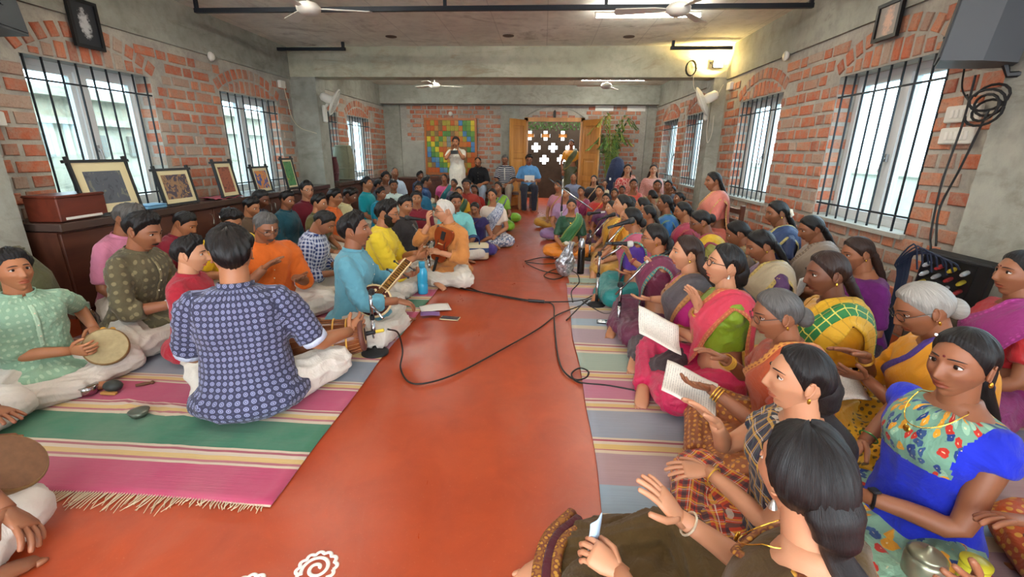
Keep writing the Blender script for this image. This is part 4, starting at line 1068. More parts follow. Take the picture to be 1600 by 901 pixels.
PP['yellowboy'] = make_person('boy in bright yellow shirt looking down beside the red sill cloth', (362, 346), -122, .98, tone='mid', hair='full', top=kurta('#e0b81c', .5), bottom=WH, lod=1, head=(-6, 32, 0), lean=12, hands=READ)
PP['orange'] = make_person('stout man in orange kurta with ash mark clapping time', (416, 356), -128, 1.01, tone='tan', hair='short', hairc='salt', top=kurta('#cf6420', .66, loose=.016), bottom=WH, lod=0, head=(4, 26, 0), lean=8, hands=((-.08, .34, .36), (.10, .30, .46)), palms=(((.1, .9, .15), (.2, -.2, 1.)), ((-.4, .6, .5), (-.3, .3, -.9))), glasses='thin', extras=('tilak',), bulk=1.12, curl=(.15, .15), beard='moustache')
PP['hid1'] = make_person('boy seen as dark hair between yellow and orange kurtas', (394, 324), -100, .92, tone='mid', hair='full', top=kurta('#5c4a3a', .8), bottom=WH, lod=2, head=(0, 20, 0))
PP['hid2'] = make_person('boy with cropped hair just above the orange kurta man', (408, 311), -92, 1.0, tone='dark', hair='short', top=kurta('#33445c', .8), bottom=WH, lod=2, head=(0, 24, 0))
PP['check'] = make_person('boy in blue and white checked shirt reading with bowed head', (507, 348), -84, .97, tone='tan', hair='short', top=shirt('#27386b', .9, pat='checks', c2='#cfd6e6', scale=.9), bottom=WH, lod=1, head=(-4, 38, 0), lean=14, hands=READ)
PP['tealdk'] = make_person('small boy in dark teal shirt near the corner column', (450, 313), -96, 0.95, tone='tan', hair='full', top=kurta('#1d4a58', .8), bottom=WH, lod=2, head=(-10, 12, 0))
PP['maroonspec'] = make_person('bespectacled youth in maroon shirt in front of the column', (480, 298), -118, 1.03, tone='fair', hair='full', top=shirt('#6e1f2c', .9), bottom=JN, lod=2, head=(-8, 0, 0), glasses='thick')
PP['olivevest'] = make_person('boy in olive kurta leaning behind the checked shirt', (500, 318), -92, .93, tone='mid', hair='full', top=kurta('#57502c', .5), bottom=WH, lod=2, head=(0, 8, 0))
PP['orangeboy'] = make_person('boy with glasses in orange shirt behind the olive kurta', (524, 309), -88, .95, tone='mid', hair='full', top=shirt('#d8692c', .5), bottom=WH, lod=2, head=(0, 8, 0), glasses='thin')
PP['creamboy'] = make_person('dark-haired boy in cream shirt with lowered head', (548, 306), -84, .97, tone='dark', hair='full', top=shirt('#d9cf9c', .5), bottom=WH, lod=2, head=(0, 28, 0), lean=12)
PP['veena'] = make_person('man in sky blue kurta playing a small veena', (556, 360), -82, 1.0, tone='tan', hair='full', top=kurta('#5d98a9', .85, loose=.014), bottom=WH, lod=0, head=(2, -4, 0), lean=4, hands=((-.22, .34, .36), (.10, .33, .26)), palms=(((.5, .7, .1), (.3, .3, .8)), ((-.3, .8, -.3), (-.2, .2, -.9))), beard='moustache', curl=(.7, .5))
PP['yellowman'] = make_person('bearded man in lemon yellow kurta with glasses at the microphone', (606, 334), -84, 1.0, tone='mid', hair='full', top=kurta('#d9bd2f', .62, loose=.016), bottom=WH, lod=0, head=(0, 10, 0), lean=8, hands=((-.05, .36, .36), (.06, .36, .34)), palms=(((.5, .8, .2), (.7, -.2, .3)), ((-.5, .8, .2), (-.7, -.2, .3))), beard='fullbeard', glasses='thin', bulk=1.08, curl=(.35, .35))
PP['oldman'] = make_person('white-haired elder in saffron kurta holding a fiddle upright', (694, 330), 150, .96, tone='fair', hair='short', hairc='white', top=kurta('#bd7d42', .9, loose=.014), bottom=WH, lod=0, head=(-38, 6, 0), lean=6, hands=((-.08, .27, .34), (.10, .24, .60)), palms=(((.4, .7, .3), (.6, .2, -.5)), ((-.2, .3, .9), (-.4, -.5, .3))), glasses='thick', curl=(.7, .5))
PP['behindyel'] = make_person('boy half hidden behind the bearded singer', (634, 322), -110, .95, tone='mid', hair='full', top=kurta('#2f2a2a', .8), bottom=WH, lod=2, head=(-20, 6, 0))
PP['maroonface'] = make_person('boy in dark red kurta raising his face towards us', (651, 312), -160, .9, tone='mid', hair='full', top=kurta('#7c2430', .9), bottom=WH, lod=2, head=(0, -6, 0))
PP['teal'] = make_person('young man in turquoise shirt by the far cabinet', (574, 288), -96, 1.0, tone='mid', hair='full', top=shirt('#14919a', .5), bottom=CR, lod=2, head=(0, -6, 0), lean=2)
PP['teal2'] = make_person('child in teal shirt behind the yellow kurta', (596, 303), -110, .86, tone='tan', hair='full', top=shirt('#1687a2', .5), bottom=CR, lod=2)
PP['tanboy'] = make_person('boy in brownish shirt next to the bald elder', (603, 278), -130, 1.03, tone='tan', hair='full', top=shirt('#8c6a5c', .5), bottom=CR, lod=2)
PP['bald'] = make_person('balding elder in pale blue shirt against the end cabinet', (617, 271), -140, 1.08, tone='tan', hair='bald', hairc='salt', top=shirt('#b8cde0', .5), bottom=CR, lod=2)
PP['whiteboy'] = make_person('boy in white shirt in front of the bald elder', (615, 291), -150, .93, tone='tan', hair='full', top=shirt('#cfe0d8', .5), bottom=CR, lod=2, head=(0, 0, 0))
PP['darkback'] = make_person('child shown as a small dark head beside the turquoise shirt', (592, 289), -60, 0.87, tone='tan', hair='full', top=shirt('#4d5a66', .5), bottom=CR, lod=2)
PP['cap'] = make_person('boy with very dark hair under the patchwork quilt corner', (657, 275), -120, .95, tone='dark', hair='full', top=shirt('#2a3550', .5), bottom=CR, lod=2)
PP['profileboy'] = make_person('boy in navy shirt turned sideways below the quilt', (667, 284), -75, .95, tone='tan', hair='full', top=shirt('#22406a', .5), bottom=CR, lod=2)
PP['faceboy'] = make_person('boy in teal blue shirt looking out over the old man', (654, 295), -165, .88, tone='tan', hair='full', top=shirt('#2d6d8c', .5), bottom=CR, lod=2)
PP['pinkteal'] = make_person('woman in teal shawl over pink in front of the quilt', (694, 279), 178, .96, sex='f', tone='tan', hair='bun', top=blouse('#c2407c'), **saree('#1f6a70', '#c2407c'), lod=2)
PP['darkhair2'] = make_person('child with dark hair directly below the photographer', (709, 287), 160, 0.9, sex='f', tone='tan', hair='bun', top=blouse('#35304a'), **saree('#35304a'), lod=2)
PP['girlyel'] = make_person('girl in bottle green and yellow beside the cyan shirt boy', (717, 300), -172, .86, sex='f', tone='mid', hair='bun', top=blouse('#d8a31c'), **saree('#20482c', '#d8a31c'), lod=2)
PP['manred'] = make_person('man in brick red shirt in the middle of the back rows', (729, 290), -178, .97, tone='tan', hair='full', top=shirt('#9c3a30', .5), bottom=CR, lod=2)
PP['redkid'] = make_person('small child in scarlet shirt near the black shirted man', (741, 297), 175, .8, tone='tan', hair='full', top=shirt('#b03026', .5), bottom=CR, lod=2)
PP['cyan'] = make_person('boy in light cyan shirt beside the saffron elder', (712, 316), -165, 0.94, tone='tan', hair='full', top=shirt('#79c6c6', .6), bottom=WH, lod=2, head=(8, 8, 0))
PP['bagirl'] = make_person('girl in purple frock with a white necklace and a tote', (742, 326), 172, 0.8, sex='f', tone='tan', hair='pony', lod=1, head=(0, 20, 0), **dress('#2c2450', .2, low='#4a3a7c'), extras=('necklace',), hands=((-.1, .2, .2), (.1, .2, .2)))
PP['whiteprint'] = make_person('woman in white cotton saree with blue print by the aisle', (769, 306), 168, 0.93, sex='f', tone='mid', hair='lowbun', top=blouse('#d9c6b4'), lod=1, **saree('#c9cdd4', '#44557c', '#e8e4da', 'blotch', low='#6b7690', lp='blotch', lc2='#d8d8d8', lc3='#39456a'))
PP['lime'] = make_person('woman in lime green half saree behind the white print', (778, 293), 160, .95, sex='f', tone='tan', hair='bun', top=blouse('#7cae2a'), **saree('#7cae2a', '#2353a8', low='#78b52c'), lod=2)

# ---- at the end wall
def wx(px, py, Y): v = CAM_M @ np.array([(px-800), -(py-450.5), -FPX]); return v[0]*Y/v[1]
PP['photog'] = make_person('man in white shirt standing and filming with a phone', (714, 240), 180, .97, legs='stand', tone='mid', hair='full', top=kurta('#ddd8c8', .45), bottom=dict(kind='dhoti', mat=F('white_dhoti', '#cdc7bb')), at=(wx(714, 240, 10.2), 10.2), dz=-.14, lod=1, hands=((-.06, .20, 1.335), (.07, .20, 1.33)), palms=(((.1, .25, .9), (.6, .6, 0)), ((-.1, .25, .9), (-.6, .6, 0))), polesL=(-.6, .1, -.8), polesR=(.6, .1, -.8), curl=(.5, .5), extras=(('watch', -1, '#d8d8d4'),), beard='beard')
PP['photog'].root.location.z = 0
PP['black'] = make_person('balding man in black shirt on the low bench looking down', (748, 250), 182, 1.0, legs='chair', seat=.33, tone='mid', hair='bald', top=shirt('#1c1d20', .55), bottom=dict(kind='pants', mat=F('jeans', '#8fa0b0')), at=(wx(748, 250, 10.7), 10.7), lod=1, head=(0, 26, 0), lean=12, beard='beard', hands=((-.1, .35, .22), (.1, .36, .2)))
PP['striped'] = make_person('grey-haired man in navy and white striped shirt on the bench', (788, 246), 178, 1.02, legs='chair', seat=.36, tone='tan', hair='short', hairc='salt', top=shirt('#2b3045', .5, pat='stripes', c2='#c9c9c6'), bottom=dict(kind='pants', mat=F('khaki', '#8c8478')), at=(wx(790, 246, 10.7), 10.7), lod=1, head=(0, 16, 0), lean=8, hands=((-.1, .35, .2), (.1, .36, .2)))
PP['bluechair'] = make_person('man in sky blue shirt on a chair by the door leaf reading', (825, 247), 186, 1.0, legs='chair', seat=.38, tone='tan', hair='full', top=shirt('#5b93c4', .5), bottom=JN, at=(wx(826, 247, 10.5), 10.5), lod=1, head=(0, 16, 0), hands=((-.13, .28, .28), (.13, .28, .28)), glasses='thin')
PP['doorwoman'] = make_person('woman in dark green saree with orange blouse standing in the doorway', (892, 226), 170, .99, sex='f', legs='stand', tone='tan', hair='lowbun', top=blouse('#d08a1c', .45), at=(wx(893, 230, 11.98), 11.98), lod=1, hands=((-.20, .05, .80), (.20, .06, .82)), **saree('#454a2c', '#6e6a30', '#9c8a3c', w=.15))

# ---- women on the right, first row along the aisle
PP['brown'] = make_person('girl in brown block-print frock with long black hair, nearest of all', (1252, 742), 36, .93, sex='f', tone='fair', hair='lowpony_cover', lod=0, head=(-16, 4, 0), lean=6, hands=(('px', 968, 893, .28), ('px', 1062, 808, .40)), palms=(((-.4, .7, .3), (.3, .3, -.9)), ((-.45, .55, .75), (-.4, .7, -.2))), curl=(.75, .18), extras=('jhumka', 'necklace', ('bangle', 1, '#d8cdb2', 1)), legpos=dict(knee=((-.20, .46, .13), (.20, .47, .15)), ank=((.10, .58, .06), (-.12, .66, .06))), **dress('#4d3a18', .34, low='#4a3818'), headsize=1.0)
FL = F('yoke_leaf', '#6f9a84', 'floral', '#33507c', '#8fb89c', 1.5)
PP['plaid'] = make_person('girl in multicoloured plaid frock with smooth ponytail', (1246, 592), 82, .90, sex='f', tone='fair', hair='lowpony', lod=0, head=(0, -2, 0), lean=4, hands=(('px', 1105, 735, .27), ('px', 1118, 660, .44)), palms=(((-.1, .9, .0), (.3, .0, -.9)), ((.05, .7, .6), (-.3, .6, -.3))), curl=(.3, .2), extras=('earrings', ('bangle', -1, '#c99a3a', 1)), **dress('#3a2c3c', .3, low='#c2452a', pat='plaid', c2='#1d3b3f', c3='#d8a73c', lpat='plaid', lc2='#1f4a48', lc3='#e0b040', scale=1.7, lscale=1.7))
PP['rust'] = make_person('elderly woman in rust silk saree holding a song sheet', (1212, 492), 86, 0.94, legpos=dict(knee=((-.29, .31, .12), (.31, .30, .125)), ank=((.07, .33, .055), (-.07, .41, .055))), sex='f', tone='tan', hair='lowbun', hairc='salt', lod=0, head=(0, 16, 0), lean=12, glasses='thin', top=blouse('#9c3a20'), hands=(('px', 1108, 606, .35), ('px', 1130, 560, .40)), palms=(((-.1, .9, .2), (.2, -.2, .9)), ((.0, .8, .4), (-.2, .3, -.9))), extras=('earrings', ('bangle', 1, '#c99a3a', 4), ('bangle', -1, '#c99a3a', 3)), curl=(.35, .3), **saree('#b04a20', '#c98a3a', '#8c3a1a', low='#8c4a1c', lp='zari', lc2='#c98a2c', w=.22))
PP['greenpink'] = make_person('young woman in lime blouse and pink silk saree with black-rimmed glasses', (1131, 414), 88, .985, legpos=dict(knee=((-.29, .31, .12), (.31, .30, .125)), ank=((.07, .33, .055), (-.07, .41, .055))), sex='f', tone='fair', hair='lowpony', lod=0, head=(-2, -6, 0), lean=4, glasses='thick', top=blouse('#7d9c1a', .45), hands=(('px', 1052, 512, .30), ('px', 1092, 482, .50)), palms=(((.0, .9, .1), (.2, -.1, .9)), ((.1, .4, .9), (-.3, .8, .1))), extras=('jhumka', 'necklace', ('bangle', 1, '#c99a3a', 2), ('bangle', -1, '#c99a3a', 3)), curl=(.4, .25), **saree('#cf3550', '#b9603a', '#d08a4a', low='#c41a50', w=.20))
PP['grey'] = make_person('woman with brown wavy hair in charcoal and maroon silk saree', (1072, 396), 86, .96, sex='f', tone='fair', hair='loose', hairc='brown', lod=0, head=(-2, 0, 0), lean=6, top=blouse('#c2287c', .42), hands=(('px', 1010, 468, .30), ('px', 1022, 428, .46)), palms=(((.0, .9, .0), (.2, -.1, .9)), ((.1, .4, .9), (-.3, .8, .1))), extras=('earrings', 'necklace', ('bangle', 1, '#c99a3a', 2)), curl=(.3, .2), **saree('#4a4448', '#a8743c', '#8c5a34', low='#3f3438', w=.22))
PP['maroon'] = make_person('bespectacled woman in maroon blouse with teal border saree', (1022, 373), 84, 0.95, sex='f', tone='mid', hair='pony', lod=0, head=(-2, 4, 0), lean=6, glasses='thin', top=blouse('#5c1832', .45), hands=(('px', 972, 428, .30), ('px', 985, 405, .44)), palms=(((.0, .9, .0), (.2, -.1, .9)), ((.1, .4, .9), (-.3, .8, .1))), extras=('earrings', ('bangle', 1, '#8c1f3a', 2)), **saree('#6b1f40', '#1f7a78', '#b98a3a', low='#5a1838', w=.18))
PP['purple'] = make_person('woman in violet blouse with pink saree and rimless glasses', (986, 343), 84, .98, sex='f', tone='mid', hair='lowbun', lod=1, head=(-2, 4, 0), glasses='thin', top=blouse('#5a37a0', .5), extras=('earrings',), hands=(('px', 948, 395, .30), ('px', 962, 380, .34)), **saree('#b0506c', '#0f8a84', '#b98a3a', low='#117a78'))
PP['blueviolet'] = make_person('woman in orange and yellow saree at the aisle microphones', (972, 320), 92, 1.02, sex='f', tone='fair', hair='bun', lod=1, head=(0, 0, 0), top=blouse('#d08a1c', .45), **saree('#c97a2c', '#e0c84a', '#b34a2a', low='#b8862c'), extras=('earrings',))
PP['greensari'] = make_person('woman in bottle green saree over orange facing us on the aisle', (893, 322), 176, .86, sex='f', tone='mid', hair='lowbun', lod=1, head=(0, 4, 0), top=blouse('#16462c', .5), hands=((-.10, .26, .17), (.10, .27, .17)), extras=('bindi', 'necklace'), **saree('#2f6a3c', '#8a9a4c', '#1c4a2c', low='#d8801c'))

# ---- second and third rows
PP['yellowsari'] = make_person('bespectacled woman in mustard yellow saree with bowed head', (1094, 347), 82, .98, sex='f', tone='tan', hair='bun', lod=1, head=(0, 22, 0), lean=10, glasses='thin', top=blouse('#8c8a3c', .4), **saree('#d8b01c', '#8c2a4a', '#a83a3a', low='#d8b01c'), hands=READ, extras=('earrings',))
PP['spec2'] = make_person('woman in crimson saree with spectacles behind the mustard one', (1066, 330), 84, .95, sex='f', tone='mid', hair='lowbun', lod=2, head=(0, 8, 0), glasses='thin', top=blouse('#8c1f38'), **saree('#a02a4a'))
PP['headback'] = make_person('woman seen as black hair parted behind the pink saree', (1152, 365), 70, .95, sex='f', tone='tan', hair='braid', lod=1, head=(0, 24, 0), lean=12, top=blouse('#5a4a3a'), **saree('#7a6a4a'))
PP['beige'] = make_person('young woman in cream tissue saree with violet blouse reading', (1187, 384), 90, .98, sex='f', tone='tan', hair='braid', lod=1, head=(-4, 22, 0), lean=10, top=blouse('#4a1f54', .45), extras=('earrings',), hands=READ, **saree('#b8a888', '#c9b060', '#9c8a5a', low='#b0a080', w=.22))
PP['greenplaid'] = make_person('woman in green checked saree with yellow border and long braid', (1290, 428), 86, 1.0, sex='f', tone='dark', hair='longbraid', hairc='brown', lod=0, head=(0, 10, 0), lean=10, top=blouse('#d89a1c', .45), hands=(('px', 1205, 500, .34), ('px', 1222, 478, .38)), extras=('earrings', 'necklace'), **saree('#1f7a3a', '#d8a81c', '#d8d05a', 'border_checks', low='#d8a01c', w=.25), bulk=1.06)
PP['greyhair'] = make_person('grey-haired woman in saffron saree with violet border clapping', (1440, 484), 80, 1.0, sex='f', tone='tan', hair='lowbun', hairc='grey', lod=0, head=(0, 26, 0), lean=14, glasses='thin', top=blouse('#e09a14', .62), hands=(('px', 1352, 590, .36), ('px', 1350, 555, .44)), palms=(((-.1, .9, .2), (.5, .2, .6)), ((.0, .9, .2), (-.4, .2, -.8))), extras=('earrings', ('bangle', 1, '#c99a3a', 2)), curl=(.2, .15), **saree('#e09a14', '#3f2a7c', '#4a348c', low='#d8a81c', lp='zari', lc2='#5a4a1c', w=.24))
PP['bluegirl'] = make_person('girl in royal blue frock with leaf print looking towards us', (1500, 568), 100, 0.94, sex='f', tone='tan', hair='pony', lod=0, head=(9, 2, 0), lean=0, extras=('bindi', 'earrings', 'necklace', 'hairclip', 'hairtie', ('bangle', 1, '#3f8a4a', 1), ('watch', -1, '#1c1c1e')), hands=(('px', 1345, 772, .26), ('px', 1350, 690, .26)), **dress('#1e2fc0', .22, low='#7fa58c', lpat='floral', lc2='#33507c', lc3='#8fb89c'), headsize=1.03, top_extra=(FL, lambda C: ((C[:, 2] > .40) & (np.abs(C[:, 0]) < .118)).astype(int)))
PP['salmon'] = make_person('woman in salmon saree sitting high by the window turning pages', (1176, 292), 94, 1.0, sex='f', tone='tan', hair='braid', lod=1, head=(0, 6, 0), seat=.24, legs='chair', at=(2.02, 5.35), top=blouse('#c96a5c', .5), hands=((-.1, .34, .24), (.1, .36, .26)), extras=('bindi',), **saree('#d07a68', '#c9a05a', '#b8604c', low='#c96a58', w=.24))
PP['navy'] = make_person('woman in navy saree with white flowers in her hair', (1213, 333), 88, 1.05, sex='f', tone='tan', hair='braid', lod=1, head=(0, 12, 0), top=blouse('#1c2c54', .45), extras=('flowers', 'earrings'), **saree('#1f3a68', '#a89a5a', '#c9b87a', low='#1c2c4a', w=.22))
PP['taupe'] = make_person('woman in taupe cotton saree with thick braid reading', (1266, 358), 88, 1.0, sex='f', tone='tan', hair='longbraid', lod=1, head=(0, 20, 0), lean=10, top=blouse('#8c7a6a', .45), hands=READ, **saree('#8c7c6c', '#6c5a4c', '#a8947c', low='#6c5c50', w=.24))
PP['magenta'] = make_person('woman in violet dress with brown braid before the brick pier', (1338, 396), 92, .97, sex='f', tone='tan', hair='longbraid', hairc='brown', lod=1, head=(-4, 16, 0), lean=8, top=dict(kind='dress', mat=F('dress', '#5c1860'), sleeve=.5, low=True), bottom=dict(kind='skirt', mat=F('skirt', '#2a1a2c')), extras=('earrings',), hands=READ)
PP['redpurple'] = make_person('woman in red blouse and purple saree at the frame edge', (1590, 428), 78, 1.0, sex='f', tone='tan', hair='longbraid', lod=0, head=(6, 0, 0), lean=2, top=blouse('#b01c26', .42), **saree('#8c1a6c', '#8c1a6c', '#b03a8c', low='#7c1860', w=.24), extras=('earrings', 'bindi'))
PP['pinkedge'] = make_person('woman in rose pink dress clapping, cut off at the corner', (1660, 760), 84, .95, at=(1.36, .66), sex='f', tone='tan', hair='braid', lod=0, head=(0, 6, 0), hands=(('px', 1432, 893, .30), ('px', 1612, 815, .36)), palms=(((-.5, .8, .5), (.6, .3, .2)), ((-.1, .9, .1), (-.3, -.3, -.9))), curl=(.2, .2), **dress('#b03058', .4, low='#a8264c'))
PP['orangeedge'] = make_person('woman in orange zari silk behind the blue frock, at the edge', (1662, 600), 84, .97, at=(1.80, .98), sex='f', tone='tan', hair='braid', lod=1, top=blouse('#a8381c', .5), **saree('#a8401c', '#c98a2c', '#8c2a14', low='#b04a20', lp='zari', lc2='#d09a3a'))

# ---- girls and women behind, towards the door
K = [
 ('woman in pink and gold saree beside the microphone boom', (872, 291), 150, .97, '#c07a8c', '#b8862c', 'bun', 'mid'),
 ('elder in grey-blue wrap seated in front of the doorway', (896, 279), 172, .95, '#7c86a0', '#7c86a0', 'bald', 'mid'),
 ('woman in black with cream bordered drape below the door leaf', (928, 281), 165, .97, '#1c1a22', '#b8a07c', 'loose', 'fair'),
 ('small girl in cream beside the woman in black', (945, 287), 170, 0.84, '#cfc4a8', '#cfc4a8', 'bun', 'fair'),
 ('woman in bright red blouse in the third row', (937, 300), 150, .95, '#b8261e', '#c2782c', 'bun', 'mid'),
 ('girl in plum top with tied hair in the crowd', (947, 312), 160, .88, '#5c2a54', '#4a2340', 'pony', 'tan'),
 ('girl in bottle green looking out past the microphones', (960, 303), 160, .88, '#2c4a34', '#3a5a3a', 'bun', 'tan'),
 ('woman in mustard yellow top facing the aisle microphones', (955, 325), 110, 0.86, '#c9942c', '#8c6a34', 'lowbun', 'fair'),
 ('girl with shining black hair turned to the door', (983, 318), 60, .9, '#a8502c', '#6b3a2c', 'pony', 'mid'),
 ('girl with neat bun behind the violet blouse', (1003, 322), 70, 0.95, '#cf9a80', '#4a3a2c', 'bun', 'fair'),
 ('girl in dark brown top beside the peacock blue dress', (1012, 335), 80, 0.9, '#5a4a2c', '#3c3424', 'braid', 'tan'),
 ('woman in peacock blue dress in the middle rows', (1038, 318), 84, .97, '#14609c', '#0f7a7c', 'braid', 'tan'),
 ('girl in sky blue top near the second column', (1060, 310), 110, .88, '#2c8cc0', '#35507a', 'bun', 'tan'),
 ('girl in grey frock below the pink dressed lady', (1050, 299), 140, .88, '#6c6870', '#504c58', 'pony', 'tan'),
 ('girl with dark fringe under the far right window', (1044, 291), 150, 1.0, '#4a4654', '#3c3844', 'bun', 'tan'),
 ('girl in khaki frock before the far right window', (1027, 291), 165, 1.02, '#8c8260', '#7a7052', 'bun', 'tan'),
 ('woman in coral saree in front of the floral dressed lady', (990, 289), 170, 1.02, '#cf4a3c', '#c8443c', 'lowbun', 'tan'),
 ('girl in tan top seen from behind near the column', (1018, 306), 40, .87, '#8c7a6c', '#5c5048', 'bun', 'tan'),
 ('girl in maroon frock beneath the red floral lady', (972, 298), 165, .86, '#6c2430', '#541c28', 'bun', 'tan'),
 ('woman in plum saree with folded arms near the green sarees', (908, 300), 160, 0.88, '#8c2a54', '#a8386c', 'lowbun', 'mid'),
 ('girl in lilac frock half hidden by the boom stand', (884, 303), 168, 0.92, '#a884a8', '#8c6c94', 'bun', 'mid'),
]
for lab, px, fc, sc_, c1, c2, hr, tn in K:
    if hr == 'bald': make_person(lab, px, fc, sc_, tone=tn, hair='bald', hairc='salt', top=kurta(c1, .5), bottom=CR, lod=2, group=GK)
    else: make_person(lab, px, fc, sc_, sex='f', tone=tn, hair=hr, top=blouse(c1, .4), lod=2, group=GK, **saree(c1, c2, low=c2))
PP['floral'] = make_person('lady in red floral saree on a chair before the palm', (980, 262), 176, 1.0, sex='f', tone='fair', hair='loose', legs='chair', seat=.24, at=(wx(980, 262, 8.9), 8.9), lod=1, top=blouse('#b8282c', .5, pat='blotch', c2='#d8a090', c3='#b8282c'), hands=((-.05, .26, .2), (.07, .27, .2)), **saree('#c25a50', '#d8a890', '#b03a3c', 'blotch', low='#b8383a', lp='blotch', lc2='#d8b0a0', lc3='#a8282c'))
PP['peach'] = make_person('lady in peach lace dress on a chair by the window', (1020, 262), 170, 1.0, sex='f', tone='fair', hair='loose', hairc='brown', legs='chair', seat=.24, at=(wx(1021, 262, 8.9), 8.9), lod=1, hands=((-.05, .26, .2), (.07, .27, .2)), **dress('#c98a80', .6, low='#c08478', pat='zari', c2='#d8b0a4'))

# ---- two drummers cut off at the left edge
PP['edge1'] = make_person('man in white dhoti at the left edge keeping time with his palm', (-85, 500), -98, 1.0, tone='tan', hair='full', top=kurta('#b8b0a0', .6), bottom=WH, lod=1, at=(-2.72, 1.42), hands=(('px', 8, 655, .14), (.1, .3, .2)), palms=(((.1, .95, -.05), (.1, -.1, -.9)), None), curl=(.12, .3))
PP['edge2'] = make_person('man in cream dhoti with gold border at the lower left corner', (-190, 690), -92, 1.0, tone='tan', hair='full', top=kurta('#c9c0b0', .6), bottom=WH, lod=1, at=(-1.93, .80), hands=((-.2, .34, .2), (.1, .28, .2)))

finish_garments()

# ================================================================= FURNITURE AND FITTINGS
def unpx(x, y, z): v = CAM_M @ np.array([(x-800), -(y-450.5), -FPX]); return v*((z-CAM_H)/v[2]) + np.array([0, 0, CAM_H])
def at_x(x, y, X): v = CAM_M @ np.array([(x-800), -(y-450.5), -FPX]); return v*(X/v[0]) + np.array([0, 0, CAM_H])
def at_y(x, y, Y): v = CAM_M @ np.array([(x-800), -(y-450.5), -FPX]); return v*(Y/v[1]) + np.array([0, 0, CAM_H])
M_WHITE = plain('white_plastic', '#d9d6cb', .45); M_CHROME = plain('chrome', '#b9bbbd', .18, 1.0); M_BLK = plain('black_plastic', '#17181a', .5); M_RUB = plain('black_rubber', '#141414', .7)
M_GOLD = plain('gold', '#c99a3a', .25, .9); M_PAPER = plain('paper_white', '#dcd9d0', .8)

# ---- low cabinets under the left windows: each unit a thing, the top another
y = 2.95; k = 0; EDG = ['nearest the frame edge', 'behind the reading men', 'under the picture frames', 'under the second window', 'next to the corner column', 'past the column', 'under the third window', 'under the fourth window']
for (y0, y1) in ((2.95, 3.99), (3.99, 5.03), (5.03, 6.07), (6.07, 7.18), (7.52, 8.5), (8.5, 9.5), (9.5, 10.5)):
    c = thing('low_cabinet', 'dark brown laminate cabinet unit %s' % ('nearest the frame edge', 'behind the olive kurta man', 'below the red cloth', 'beside the corner column', 'just past the corner column', 'below the drum covers', 'in the far left corner')[k], 'cabinet', (-3.868, (y0+y1)/2, 0), 0, 'low cabinets along the window wall')
    h = (y1-y0)/2-.004
    b = MB(); b.box(0, .40, -h, h, .06, .66); b.box(.0, .36, -h, h, 0, .06); b.build('cabinet_body', M_CAB, c)
    for s in (-1, 1):
        d_ = MB(); d_.rbox((.41, s*h/2, .36), (.02, h-.012, .58), .004); dd = d_.build('cabinet_door', M_CAB, c)
        q = MB(); q.tube([(.42, s*.05, .60), (.445, s*.05, .59), (.447, s*.045, .545), (.443, s*.05, .50), (.42, s*.05, .49)], .005, 6); q.build('handle', plain('steel_pull', '#a8a69c', .25, .9), dd)
    k += 1
for nm, y0, y1, lb in (('worktop', 2.95, 7.19, 'long dark polished worktop carrying the picture frames'), ('worktop', 7.51, 10.55, 'dark polished worktop carrying the covered drums')):
    b = MB(); b.rbox((-3.645, (y0+y1)/2, .695), (.44, y1-y0-.01, .06), .006); tag(b.build(nm, plain('polished_top', '#4a3a34', .18, noise=.2, nscale=4)), lb, 'worktop')
b = thing('end_cabinet', 'long low brown cabinet under the patchwork quilt', 'cabinet', (-2.6, 11.1, 0))
q = MB(); q.box(-.88, .98, -.24, .22, 0, .60); q.build('cabinet_body', M_CAB, b); q = MB(); q.rbox((.05, -.02, .62), (1.9, .5, .04), .006); q.build('cabinet_top', M_CAB, b)
for i in range(4): q = MB(); q.rbox((-.65+i*.46, -.245, .31), (.44, .02, .54), .004); dd = q.build('cabinet_door', M_CAB, b); p = MB(); p.lathe([(.012, 0), (.016, .012), (.006, .022)], 10, M=rotm('X', PI/2), c=(-.65+i*.46+.16*(1 if i % 2 == 0 else -1), -.255, .4)); p.build('knob', M_CHROME, dd)

# ---- framed pictures leaning on the worktop
def artmat(name, cols, scale=7, mode='noise'):
    q = NM('art_'+name); t = q.tex()
    n = q.noise(t, scale, 4, .6, dist=1.5); q.set(Base_Color=q.ramp(n, [(.2+.6*i/(len(cols)-1), srgb(c)) for i, c in enumerate(cols)], 'CONSTANT'), Roughness=.6); return q.m
def easel_frame(label, y0, y1, z1, art, ins=.075, tilt=.16, cropart=None):
    W = y1-y0; H = z1-.735; f = thing('picture_frame', label, 'picture frame', (-3.50, (y0+y1)/2, .728), 0, 'framed prints on the window ledge')
    M = rotm('Y', -tilt); t = .022
    def part(nm, boxes, m, par=f):
        q = MB()
        for bx in boxes: q.box(*bx, M=M)
        return q.build(nm, m, par)
    part('frame_bar', [(-.012, .012, -W/2-.025, W/2+.025, H-t, H)], M_BLK); part('frame_bar', [(-.012, .012, -W/2-.01, W/2+.01, .0, t)], M_BLK)
    part('frame_bar', [(-.011, .013, -W/2, -W/2+t, 0, H+.025)], M_BLK); part('frame_bar', [(-.011, .013, W/2-t, W/2, 0, H+.025)], M_BLK)
    m = part('mount', [(-.006, .004, -W/2+t, W/2-t, t, H-t)], plain('cream_mount', '#d2c49a', .8))
    part('print', [(-.003, .006, -W/2+ins, W/2-ins, ins, H-ins)], art, f)
    part('back_leg', [(-.02, -.012, -.02, .02, 0, H*.8)], M_BLK)
easel_frame('tall framed dark print behind the wooden chest', 3.24, 3.74, 1.17, artmat('dark', ['#3c3f46', '#4c5058', '#6a6a60', '#2c2e34'], 9), .09)
